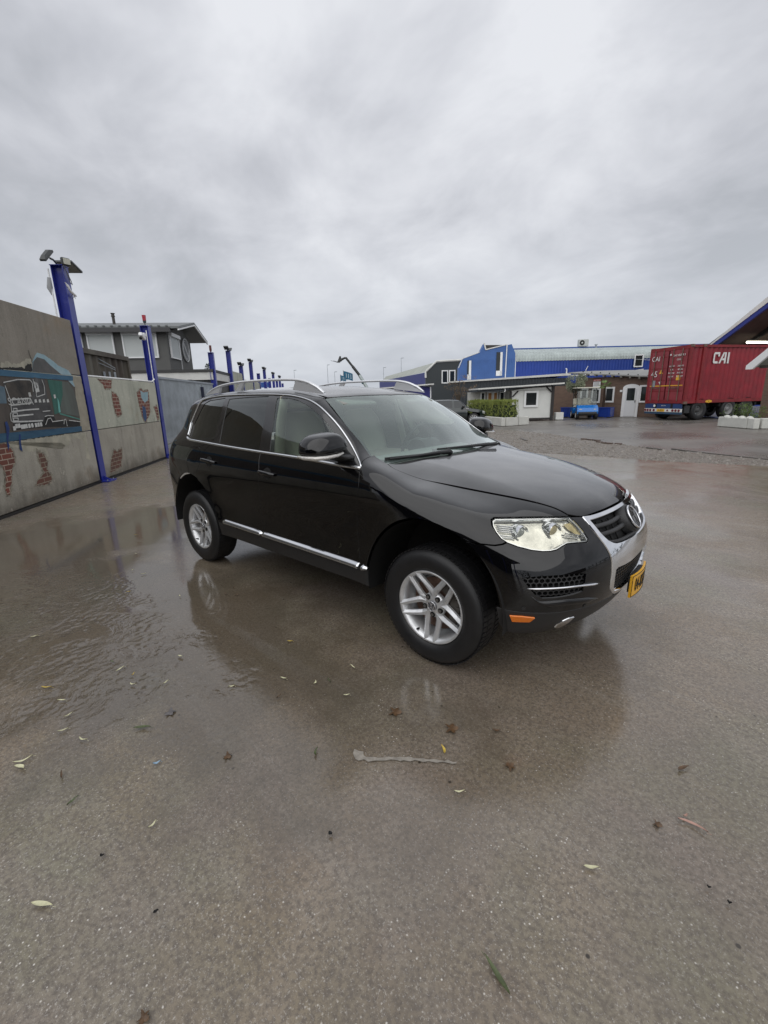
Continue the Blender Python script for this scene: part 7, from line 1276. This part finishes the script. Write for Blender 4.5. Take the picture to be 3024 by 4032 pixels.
sh_c = crom(np.concatenate([SH, [[2.29, -.19, .468], [2.30, 0, .462]]]), .02)
shield = np.concatenate([sh_c, mir(sh_c)[::-1][1:], mir(sh_top)[:-1], sh_top[::-1][:-1]])
panel('chrome_grille_surround', FR, shield, CHROME, car, mirror=False, sp=.02, holes=[gh_full, ll_full], off=.006, skirt=.035, gap=.001)
panel('grille_backing', FR, gh_full, DARKPL, car, mirror=False, sp=.04, off=-.05, gap=-.02, skirt=0)
panel('lower_grille_backing', FR, ll_full, DARKPL, car, mirror=False, sp=.04, off=-.04, gap=-.02, skirt=0)
for zc, y0 in ((.886, .405), (.843, .385)):
    c = np.array([[2.2, -y0, zc], [2.2, -.25, zc], [2.2, -.115, zc+.006]])
    sweep('grille_slat', FR, c, PLASTIC, car, w=.026, h=.012, off=-.020)
for y0 in (.34, .27, .20):
    sweep('grille_rib', FR, np.array([[2.2, -y0, .912], [2.2, -y0, .85], [2.25, -y0, .785]]), DARKPL, car, w=.006, h=.006, off=-.04)
sweep('grille_lower_bar', FR, np.array([[2.22, -.355, .800], [2.26, -.25, .788], [2.27, 0, .783], [2.26, .25, .788], [2.22, .355, .800]]), PLASTIC, car, w=.016, h=.01, off=-.012, mirror=False)
# honeycomb of lower and fog grilles : one crossing lattice each
def lattice(name, loop, pr, du, dz, off, mirror):
    poly = clean(pr.to2(loop)); lo, hi = poly.min(0), poly.max(0); b = MB(); segs = []
    r = 0; z = lo[1]
    while z < hi[1]+dz:
        u = lo[0]-(du/2 if r % 2 else 0)
        while u < hi[0]+du:
            segs.append(((u, z-dz/3), (u, z+dz/3))); segs.append(((u, z+dz/3), (u+du/2, z+dz*2/3))); segs.append(((u, z+dz/3), (u-du/2, z+dz*2/3)))
            u += du
        z += dz; r += 1
    S = np.array(segs); A, B = S[:, 0], S[:, 1]; k = inpoly((A+B)/2, poly); A, B = A[k], B[k]
    PA, PB = shoot(pr, A), shoot(pr, B); NA = grad(PA); PA += NA*off; PB += grad(PB)*off
    for mi_ in ((1, -1) if mirror else (1,)):
        b = MB()
        for a, c, n in zip(PA, PB, NA):
            s = np.cross(c-a, n); s = s/(np.linalg.norm(s)+1e-9)*.003; q = [a-s, a+s, c+s, c-s]; q += [x-n*.02 for x in q]
            b.add([(x[0], x[1]*mi_, x[2]) for x in q], [(0, 1, 2, 3), (0, 4, 5, 1), (2, 6, 7, 3), (1, 5, 6, 2), (0, 3, 7, 4)])
        b.ob(name, PLASTIC, car)['kind'] = 'stuff'
lattice('grille_mesh', ll_full, FR, .022, .020, -.012, False)
lattice('fog_grille_mesh', fog, FR, .024, .022, -.012, True)
panel('fog_grille_backing', FR, fog, DARKPL, car, sp=.04, off=-.045, gap=-.01, skirt=0)
sweep('chrome_fog_trim', FR, CAR['fog_trim'], CHROME, car, w=.012, h=.012, off=.004, taper=2)
sc = CAR['scoop'][2:8]; sweep('bumper_ledge', FR, sc, PAINT, car, w=.035, h=.012, off=.0, taper=5)
mk = CAR['marker']; panel('side_marker', FR, dens(mk, .02), ORANGE, car, off=.012, skirt=.014, gap=0, sp=.02)
sk = CAR['skid']; panel('silver_scuff_plate', FR, crom(sk, .02, True), CHROMED, car, off=.008, skirt=.014, gap=0, sp=.02)
for s in CAR['sensor']:
    P = shoot(FR, FR.to2(s[None])); n = Vector(grad(P)[0]); P = Vector(P[0])
    for sg in (1, -1):
        b = MB(); Pn = Vector((P.x, P.y*sg, P.z)); nn = Vector((n.x, n.y*sg, n.z)); b.tube([Pn-nn*.004, Pn+nn*.003], .011, 14); b.ob('parking_sensor', PLASTIC, car)
# ---- badge
def badge(name, o, nrm, r, parent, back=PLASTIC, depth=.012):
    n = Vector(nrm).normalized(); ax = Vector((0, 0, 1)).cross(n).normalized(); ay = n.cross(ax); o = Vector(o)
    W = lambda a, b, c=0: o+ax*a*r+ay*b*r+n*c
    b = MB(); b.tube([W(0, 0, -depth), W(0, 0, .002)], r, 32); root = b.ob(name, back, parent)
    b = MB(); ring = [W(.93*math.cos(t), .93*math.sin(t), .004) for t in np.linspace(0, 2*math.pi, 33)]; b.tube(ring, r*.085, 6, cap=False); b.ob('badge_ring', CHROME, root)
    b = MB()
    def stroke(p, q, w=.17):
        p, q = Vector((*p, 0)), Vector((*q, 0)); d = (q-p).normalized(); s = Vector((-d.y, d.x, 0))*w/2
        pts = [p-s, p+s, q+s, q-s]; v = [W(k.x, k.y, .001) for k in pts]+[W(k.x, k.y, .007) for k in pts]
        b.add(v, [(4, 5, 6, 7), (0, 4, 7, 3), (1, 2, 6, 5), (0, 1, 5, 4), (2, 3, 7, 6)])
    for sx in (-1, 1):
        stroke((sx*.36, .84), (0, .14)); stroke((sx*.80, .42), (sx*.40, -.74)); stroke((sx*.40, -.74), (0, .0))
    b.ob('badge_letters', CHROME, root); return root
P0 = shoot(FR, np.array([[0, .858]])); n0 = grad(P0)[0]
hb = MB(); hb.tube([P0[0]-n0*.05, P0[0]-n0*.012, P0[0]+n0*.004], [.108, .104, .088], 32, rr=[.092, .09, .08]); hb.ob('badge_housing', PLASTIC, car)
badge('brand_badge', Vector(P0[0])+Vector(n0)*.010, n0, .073, car)
# ---- number plate, bent round the bumper
def plate_pt(u, v, o=0): return Vector((2.346-.75*(u)**2+o+.02*v, u-.012, .487+v))
b = MB(); NU = 12; vs_ = []
for i in range(NU+1):
    u = -.155+.31*i/NU
    for v in (-.068, .068):
        vs_ += [plate_pt(u, v, .004), plate_pt(u, v, -.008)]
fs_ = []
for i in range(NU):
    a = i*4; c = a+4; fs_ += [(a, c, c+2, a+2), (a+1, a+3, c+3, c+1), (a, a+1, c+1, c), (a+2, c+2, c+3, a+3)]
fs_ += [(0, 2, 3, 1), (NU*4, NU*4+1, NU*4+3, NU*4+2)]
b.add(vs_, fs_); npl = b.ob('number_plate', PLATE, car)
pb = MB(); 
for v in (-.064, .064): pb.tube([plate_pt(u, v, .005) for u in np.linspace(-.151, .151, 11)], .0018, 6)
for u in (-.151, .151): pb.tube([plate_pt(u, v, .005) for v in (-.064, .064)], .0018, 6)
pb.ob('plate_border', INK, npl)
place_text('plate_characters', '04-KGL-9', .115, (0, 0, 0), (0, 1, 0), (0, 0, 1), INK, npl, sx=.50, bend=lambda c: plate_pt(c.x*1.0, c.y-.002, .0056+c.z))
b = MB(); b.box((2.318, -.01, .487), (.03, .24, .10)); b.ob('plate_holder', PLASTIC, car)
# ---- headlights
HLr = np.array(HL); hl_loop = dens(HLr, .02); HP = PP((.75, -.62, .22))
panel('headlight', HP, hl_loop, LENSM, car, gap=.002, sp=.03, off=.0, skirt=.010)
def dish(P, NN): 
    return P-NN*0, NN
panel('headlight_bowl', HP, inset(HP.to2(hl_loop), .006)@np.array([HP.e1, HP.e2])+HP.d*0, REFL, car, gap=0, sp=.03, off=-.035, skirt=0)
hin = HP.to2(hl_loop); hin2 = inset(clean(hin), .010)
panel('headlight_rim', HP, hl_loop, CHROMED, car, holes=[hin2@np.array([HP.e1, HP.e2])], gap=.003, off=-.006, skirt=.02, sp=.05)
for k, (pp, rr_) in enumerate((((1.905, -.741, .890), .042), ((2.03, -.613, .893), .044))):
    P = shoot(HP, HP.to2(np.array([pp])))[0]; n = grad(P[None])[0]
    for sg in (1, -1):
        ax = Vector((.93, -.33*sg, -.02)).normalized() if True else n
        c = Vector((P[0], P[1]*sg, P[2]))-Vector((n[0], n[1]*sg, n[2]))*.030
        b = MB(); b.tube([c-ax*.05, c-ax*.01, c+ax*.012], [rr_, rr_*1.08, rr_*1.0], 28, cap=False); b.tube([c+ax*.012, c+ax*.006, c-ax*.01], [rr_*1.0, rr_*.82, rr_*.8], 28, cap=False); pj = b.ob('projector_housing', CHROME, car)
        b = MB(); st = [c+ax*(.018*math.cos(t)-.012) for t in np.linspace(math.pi/2, 0.02, 7)]; b.tube(st, [rr_*.8*math.sin(t)+.0005 for t in np.linspace(math.pi/2, 0.02, 7)], 28); b.ob('projector_lens', mat('lens_pale', (.60, .62, .60), .03, metal=.55, coat=1) if k == 0 else AMBERR, pj)
# turn signal: pale amber inner corner + striped outer end + slim bars
ti = np.array([[2.085, -.502, .925], [2.145, -.500, .868], [2.15, -.53, .86], [2.105, -.565, .90], [2.07, -.56, .925]])
panel('turn_signal', HP, dens(ti, .02), AMBERR, car, off=-.026, skirt=0, gap=0, sp=.03)
for dz in (0, .011, .022, .033, .055, .066):
    sweep('headlight_fin', HP, np.array([[1.79, -.80, .926-dz], [1.835, -.785, .925-dz], [1.872, -.765, .923-dz]]), CHROME, car, w=.006, h=.008, off=-.022)
for dz, c_ in ((0, CHROME), (.014, CHROMED)):
    sweep('headlight_bar', HP, np.array([[2.075, -.585, .876-dz], [2.12, -.55, .868-dz], [2.15, -.52, .858-dz]]), c_, car, w=.005, h=.008, off=-.018)
# ---- sill, chrome strips, arches
sill = np.concatenate([dens([[-.948, -.9, zb-.003], [.948, -.9, zb-.003]], .04, False), arc(1.4275, AZ, AR, 180-a_end, 183, 5, -.9)[1:], dens([[.945, -.9, .372], [-.945, -.9, .372]], .04, False), arc(-1.4275, AZ, AR, -3, a_end, 5, -.9)[:-1]])
panel('sill', SIDE, sill, PLASTIC, car, gap=.001, off=-.004, skirt=.05, sp=.04)
CHS = CAR['chrome_strip'] if 'chrome_strip' in CAR else None
zs = .521
sweep('chrome_sill_strip', SIDE, np.array([[-.875, -.93, zs+.004], [-.55, -.93, zs+.002], [-.228, -.93, zs]]), CHROME, car, w=.042, h=.026, off=-.004, prof=UPF, taper=2)
sweep('chrome_sill_strip', SIDE, np.array([[-.222, -.93, zs], [.3, -.93, zs-.003], [.893, -.93, zs-.008]]), CHROME, car, w=.042, h=.026, off=-.004, prof=UPF)
sweep('chrome_sill_strip', SIDE, np.array([[.902, -.93, zs-.008], [.93, -.93, zs-.0085], [.968, -.93, zs-.009]]), CHROME, car, w=.042, h=.026, off=-.004, prof=UPF, taper=1)
for cx, nm in ((1.4275, 'front'), (-1.4275, 'rear')):
    a0 = a_end if cx > 0 else a_end
    for sg in (1, -1):
        b = MB(); b.lathe([(AR-.004, -.01), (AR-.006, -.12), (AR-.02, -.38)], (cx, -.925, AZ), 40, a0=R(-8), a1=R(188)); b.lathe([(AR-.02, -.38), (.05, -.40)], (cx, -.925, AZ), 40, a0=R(-8), a1=R(188))
        me = b.mesh('wheel_arch_liner', DARKPL)
        if sg < 0:
            for v in me.vertices: v.co.y *= -1
        link('wheel_arch_liner', me, car)
# ---- rear: bumper, tailgate, lamps, rear window
re_c = crom(rear_edge, .02)
def cut(P, z0, z1): return np.array([q for q in P if z0 <= q[2] <= z1])
rb = cut(re_c, .46, .78); rbl = np.concatenate([dens([[-1.93, -.86, .36], rb[0]], .03, False), rb[1:]])
panel('rear_bumper', RR, np.concatenate([rbl, mir(rbl)[::-1]]), PAINT, car, mirror=False, sp=.05)
tg = cut(re_c, .785, 1.17); tl_in = np.array([[-2.2, -.62, .90], [-2.2, -.60, 1.17]])
panel('tailgate', RR, np.concatenate([[[-2.3, -.60, .785]], [[-2.3, -.60, 1.17]], [[-2.3, .60, 1.17]], [[-2.3, .60, .785]]]), PAINT, car, mirror=False, sp=.06)
tl = np.concatenate([cut(re_c, .90, 1.17), [[-2.2, -.605, 1.17], [-2.2, -.605, .90]]])
panel('tail_light', RR, dens(tl, .03), mat('tail_light_red', (.16, .03, .02), .15, coat=1), car, sp=.05)
tq = np.concatenate([cut(re_c, .785, .897), [[-2.2, -.605, .897], [-2.2, -.605, .785]]])
panel('rear_corner', RR, dens(tq, .03), PAINT, car, sp=.05)
rw = cut(re_c, 1.175, 1.645)
panel('tailgate_frame', RR, np.concatenate([rw, mir(rw)[::-1]]), PAINT, car, mirror=False, sp=.05, holes=[dens([[-2.2, -.60, 1.22], [-2.0, -.52, 1.585], [-2.0, .52, 1.585], [-2.2, .60, 1.22]], .04)])
panel('rear_window', RR, dens([[-2.2, -.60, 1.22], [-2.0, -.52, 1.585], [-2.0, .52, 1.585], [-2.2, .60, 1.22]], .04), PRIVG, car, mirror=False, sp=.06, off=-.004, skirt=0, gap=-.004)
# ---- under body
b = MB(); b.box((0, 0, .42), (4.0, 1.10, .20)); b.box((0, 0, .60), (1.88, 1.74, .30)); b.box((0, 0, .66), (3.7, 1.02, .5)); b.box((1.45, 0, .80), (1.0, 1.0, .30)); b.box((-1.85, 0, .62), (.5, 1.3, .3)); b.box((1.98, 0, .55), (.22, 1.2, .34)); b.box((2.0, 0, .78), (.2, .9, .2))
b.ob('chassis', DARKPL, car)
b = MB(); b.box((0, 0, .90), (1.9, 1.76, .3)); b.box((-1.3, 0, .98), (1.2, 1.5, .25)); b.ob('cabin_tub', BLKI, car)
# ---- cabin
b = MB(); b.tube([(.62, -.72, 1.02), (.62, .72, 1.02)], .20, 20, rr=.14); b.box((.85, 0, 1.07), (.5, 1.44, .10), bev=.03); b.ob('dashboard', mat('dash_grey', (.30, .32, .30), .7), car)
b = MB(); b.tube([(.45, .26+.12*0, 1.14), (.45, .5, 1.14)], .10, 16, rr=.08); b.ob('instrument_hood', BLKI, car)
def seat(x, y, w=.52, hm=BEIGE):
    b = MB(); b.box((x, y, 1.0), (.52, w, .16), bev=.05)
    s = [(x-.25, 1.05), (x-.30, 1.2), (x-.36, 1.38), (x-.39, 1.47)]
    b2 = MB(); b2.tube([(px, y, pz) for px, pz in s], [w*.48, w*.5, w*.46, w*.34], 16, rr=[.08, .085, .075, .05])
    o = b.ob('seat_cushion', hm, car); b2.ob('seat_backrest', hm, car)
    b3 = MB(); b3.tube([(x-.40, y-.13, 1.545), (x-.40, y, 1.555), (x-.40, y+.13, 1.545)], [.07, .095, .07], 14, rr=[.04, .05, .04]); b3.ob('headrest', hm, car)
for y in (-.38, .38): seat(0.02, y)
seat(-.95, -.40, .56, GREYI); seat(-.95, .40, .56, GREYI)
b = MB(); cw = Vector((.36, .38, 1.18)); ax = Vector((-.85, 0, .42)).normalized(); a1 = Vector((0, 1, 0)); a2 = ax.cross(a1)
b.tube([cw+a1*.185*math.cos(t)+a2*.185*math.sin(t) for t in np.linspace(0, 2*math.pi, 33)], .016, 8, cap=False); b.tube([cw-a1*.17, cw, cw+a1*.17], [.015, .045, .015], 8); b.tube([cw, cw+ax*-.14], .03, 8); b.ob('steering_wheel', BLKI, car)
b = MB(); b.box((.30, 0.03, 1.50), (.03, .24, .075), bev=.012, ry=R(-15)); b.tube([(.30, .03, 1.53), (.37, .03, 1.585)], .012, 8); b.ob('rear_view_mirror', BLKI, car)
for sg in (1, -1):
    b = MB(); b.tube([(-.12, -.80*sg, 1.10), (-.15, -.73*sg, 1.40), (-.17, -.66*sg, 1.60)], [.05, .045, .04], 8, rr=.02); b.ob('pillar_lining', BEIGE, car)
    b = MB(); b.box((-.45, -.45*sg-.0, 1.56), (.5, .30, .02)) if False else b.box((.36, -.38*sg, 1.555), (.10, .36, .02), ry=R(20), bev=.005); b.ob('sun_visor', mat('headliner_cloth'), car)
# ---- door handles
for key, nm in (('handle_f', 'front'), ('handle_r', 'rear')):
    h = CAR[key]; a, c = h[0], h[1]; m_ = (a+c)/2
    for sg in (1, -1):
        P = shoot(SIDE, SIDE.to2(dens([a, m_, c], .03, False))); n = grad(P)
        b = MB(); el = [(.078*math.cos(t), .045*math.sin(t)) for t in np.linspace(0, 2*math.pi, 25)[:-1]]
        ctr = SIDE.to2(np.array([m_]))[0]; q = np.array([(ctr[0]+x_*.72+.0, ctr[1]-.002+y_) for x_, y_ in el]+[tuple(ctr)]); Q = shoot(SIDE, q); nq = grad(Q); Q = Q+nq*.0015; Q[-1] -= nq[-1]*0
        b.add([(x_, y_*sg, z_) for x_, y_, z_ in Q], [(i, (i+1) % 24, 24) for i in range(24)], 0, True); cup = b.ob('handle_recess', DARKPL, car)
        b = MB(); pts = [P[0]+n[0]*.008, *[p_+k_*.030 for p_, k_ in zip(P[1:-1], n[1:-1])], P[-1]+n[-1]*.008]
        b.tube([(x_, y_*sg, z_) for x_, y_, z_ in pts], [.012]+[.012]*(len(pts)-2)+[.012], 10, rr=[.010]+[.016]*(len(pts)-2)+[.010]); b.ob('door_handle', PAINT, car)
# ---- door mirrors
def mirror(sg):
    b = MB(); n, K = 26, 15; V = []; c0 = (.66, -1.0, 1.285)
    for i in range(K):
        a = -math.pi/2+math.pi*i/(K-1)
        for j in range(n):
            t = 2*math.pi*j/n; ca, sa = abs(math.cos(a))**.75, math.copysign(abs(math.sin(a))**.9, a)
            ux_ = math.copysign(abs(math.cos(t))**.8, math.cos(t)); uy_ = math.copysign(abs(math.sin(t))**.75, math.sin(t))
            x_ = max(ca*ux_, -.62); hz_ = .092 if sa > 0 else .060
            V.append((c0[0]+.115*x_+.02*uy_*ca-.012*sa, (c0[1]+.150*ca*uy_*(1-.10*sa))*sg, c0[2]+hz_*sa+.012*uy_*ca))
    b.add(V, [(i*n+j, i*n+(j+1) % n, (i+1)*n+(j+1) % n, (i+1)*n+j) for i in range(K-1) for j in range(n)], 0, True); o = b.ob('door_mirror', PAINT, car)
    b = MB(); pts = [(.595, -1.150, 1.236), (.66, -1.155, 1.232), (.73, -1.125, 1.230), (.765, -1.06, 1.232), (.775, -.98, 1.238), (.76, -.92, 1.246)]
    b.tube([(x_, y_*sg, z_) for x_, y_, z_ in pts], [.010, .016, .018, .016, .013, .008], 12, rr=[.008, .013, .014, .013, .011, .008]); b.ob('mirror_indicator', mat('indicator_lens', (.62, .60, .56), .12, metal=.4, coat=1, bump=.6, bscale=120), o)
    b = MB(); b.tube([(.70, -.865*sg, 1.205), (.71, -.90*sg, 1.212), (.69, -.96*sg, 1.235)], [.10, .085, .06], 14, rr=[.030, .020, .02]); b.ob('mirror_arm', PLASTIC, o)
    b = MB(); b.tube([(.584, -1.0*sg, 1.288), (.588, -1.0*sg, 1.288)], .115, 20, rr=.062); b.ob('mirror_glass', CHROME, o)
mirror(1); mirror(-1)
mt = CAR['mirror_tri']; panel('mirror_base', SIDEU, dens([[.60, -.79, 1.33], [.70, -.82, 1.265], [.80, -.86, 1.19], [.70, -.89, 1.18], [.60, -.88, 1.18]], .03), PLASTIC, car, off=-.002, gap=0, sp=.05)
# ---- roof rails
for sg in (1, -1):
    pts = [(.262, 1.628), (.19, 1.672), (.10, 1.706), (-.02, 1.730), (-.20, 1.742), (-.5, 1.748), (-.85, 1.748), (-1.12, 1.735), (-1.30, 1.712), (-1.42, 1.680), (-1.50, 1.655)]
    c = crom(np.array([(x_, 0, z_) for x_, z_ in pts]), .05)
    b = MB(); K = len(c); b.tube([(x_, -.615*sg, z_) for x_, _, z_ in c], [.012]+[.017]*(K-2)+[.012], 12, rr=[.006]+[.011]*(K-2)+[.006]); rl = b.ob('roof_rail', RAILM, car)
    for (xa, xb, za, zb_, xt0, xt1) in ((.27, -.10, 1.615, 1.640, .12, -.06), (-.86, -.95, 1.66, 1.66, -.80, -.86), (-1.25, -1.52, 1.65, 1.62, -1.22, -1.36)):
        b = MB(); 
        ft_ = lambda x_: float(np.interp(-x_, [-.27, 0, .5, 1.0, 1.5], [1.618, 1.655, 1.672, 1.672, 1.650]))
        tz = lambda x_: float(np.interp(-x_, [-p_[0] for p_ in pts], [p_[1] for p_ in pts]))
        poly = [(xa, ft_(xa)), (xb, ft_(xb)), (xt1, tz(xt1)-.006), (xt0, tz(xt0)-.006)]
        b.prism(poly, (0, -.615*sg-.011, 0), (1, 0, 0), (0, 0, 1), (0, 1, 0), .022); b.ob('rail_foot', RAILM, rl)
# ---- wipers
for (p0_, p1_, p2_) in (((1.085, -.32, 1.205), (1.03, -.50, 1.198), (.965, -.70, 1.197)), ((1.125, .30, 1.205), (1.075, .05, 1.21), (1.02, -.24, 1.218))):
    b = MB(); b.tube([(p0_[0]+.02, p0_[1]+.10, p0_[2]-.004), p0_, p1_, p2_], [.016, .012, .009, .005], 8); w = b.ob('wiper_arm', PLASTIC, car)
    b = MB(); d = Vector(p2_)-Vector(p0_); q = Vector(p0_)+d*.1; b.box(Vector(p0_)+d*.5+Vector((-.012, 0, -.004)), (.012, d.length*1.12, .020), rz=math.atan2(-d.x, d.y)); b.ob('wiper_blade', PLASTIC, w)
b = MB(); b.tube([(1.16, -.34, 1.185), (1.16, -.30, 1.20), (1.10, .30, 1.20)], [.02, .014, .012], 8) if False else b.tube([(1.105, -.20, 1.190), (1.105, -.23, 1.21)], .02, 10); b.ob('wiper_pivot', PLASTIC, car)
# ---- wheels
def make_wheel():
    """wheel centred at origin, outer face towards -Y"""
    b = MB(); b.lathe([(.205, -.17), (.197, -.10), (.198, -.02), (.206, .035), (.220, .052), (.2295, .056), (.231, .050), (.231, .03)], (0, 0, 0), 64)
    b.lathe([(.205, -.17), (.10, -.165)], (0, 0, 0), 48)
    w = bpy.data.objects.new('wheel', b.mesh('wheel', ALLOY)); C.objects.link(w)
    b = MB(); pr = [(.229, .028), (.231, .047), (.240, .058), (.262, .072), (.295, .077), (.325, .072), (.345, .058), (.356, .042), (.361, .028), (.364, .0), (.363, -.08), (.360, -.13), (.350, -.155), (.32, -.172), (.27, -.172), (.229, -.15)]
    b.lathe(pr, (0, 0, 0), 72); link('tyre', b.mesh('tyre', RUBBER), w)
    b = MB()
    for k in range(72):
        t = 2*math.pi*k/72
        for (yy, ln, tw) in ((-.030, .030, .25), (.105, .05, -.2), (.02, .05, .2)):
            b.box((.3625*math.cos(t+tw*.05), yy, .3625*math.sin(t+tw*.05)), (.006, ln, .022), ry=-t)
    b.ob('tread_blocks', RUBBER, w)['kind'] = 'stuff'
    b = MB(); b.tube([(0, .030, 0), (0, .042, 0)], .165, 48); b.tube([(0, .02, 0), (0, .04, 0)], .075, 32); b.ob('brake_disc', mat('brake_disc_rust', (.16, .10, .075), .5, metal=.6, var=.3, vscale=25), w)
    b = MB(); 
    for a in np.linspace(R(-25), R(60), 7): b.box((.145*math.cos(a), .028, .145*math.sin(a)), (.055, .05, .036), ry=-a)
    b.ob('brake_caliper', mat('caliper_metal', (.12, .11, .10), .6, metal=.5), w)
    for k in range(5):
        th = R(-90+72*k)
        for s in (-1, 1):
            # section stations along the spoke: (radius, tangential offset, half width, crest depth, base depth)
            st = [(.022, .016, .024, .004), (.055, .036, .0225, .012), (.090, .0425, .0185, .018), (.135, .0395, .0165, .027), (.175, .0355, .0160, .036), (.205, .0330, .0170, .044), (.225, .0320, .0190, .049)]
            V = []; 
            for (r_, t_, hw, d) in st:
                for (a, dd) in ((-1, -.020), (-1, -.004), (-.15*1, .008), (1, -.004), (1, -.020)):
                    tt = s*t_+a*hw; x_ = r_*math.cos(th)-tt*math.sin(th); z_ = r_*math.sin(th)+tt*math.cos(th); V.append((x_, -(d+dd), z_))
            f = [(i*5+j, i*5+j+1, (i+1)*5+j+1, (i+1)*5+j) for i in range(len(st)-1) for j in range(4)]
            b = MB(); b.add(V, f, 0, False); b.ob('spoke', ALLOY, w)
        ba = th; x_, z_ = .058*math.cos(ba), .058*math.sin(ba)
        b = MB(); b.tube([(x_, -.005, z_), (x_, -.021, z_)], .0165, 16); b.ob('bolt_pocket', DARKPL, w)
        b = MB(); b.tube([(x_, -.015, z_), (x_, -.026, z_)], .010, 6); b.ob('wheel_bolt', mat('bolt_steel', (.25, .24, .23), .4, metal=.8), w)
    b = MB(); b.lathe([(.001, .019), (.035, .020), (.060, .015), (.078, .008), (.080, -.02)], (0, 0, 0), 40); b.ob('hub', ALLOY, w)
    badge('centre_cap', (0, -.028, 0), (0, -1, 0), .0315, w, back=mat('cap_grey', (.10, .10, .11), .3, metal=.5), depth=.010)
    b = MB(); a = R(-118); b.tube([(.202*math.cos(a), -.03, .202*math.sin(a)), (.196*math.cos(a), -.055, .196*math.sin(a))], .006, 8); b.ob('valve', DARKPL, w)
    return w
wh = make_wheel()
def put(w, loc, rz, rot=0):
    w.parent = car; w.location = loc; w.rotation_euler = (0, 0, rz)
w2, w3, w4 = copy_tree(wh), copy_tree(wh), copy_tree(wh)
put(wh, (1.4275, -.848, .362), 0); put(w2, (-1.4275, -.848, .362), 0); put(w3, (1.4275, .848, .362), math.pi); put(w4, (-1.4275, .848, .362), math.pi)
w2.rotation_euler = (0, R(10), 0)
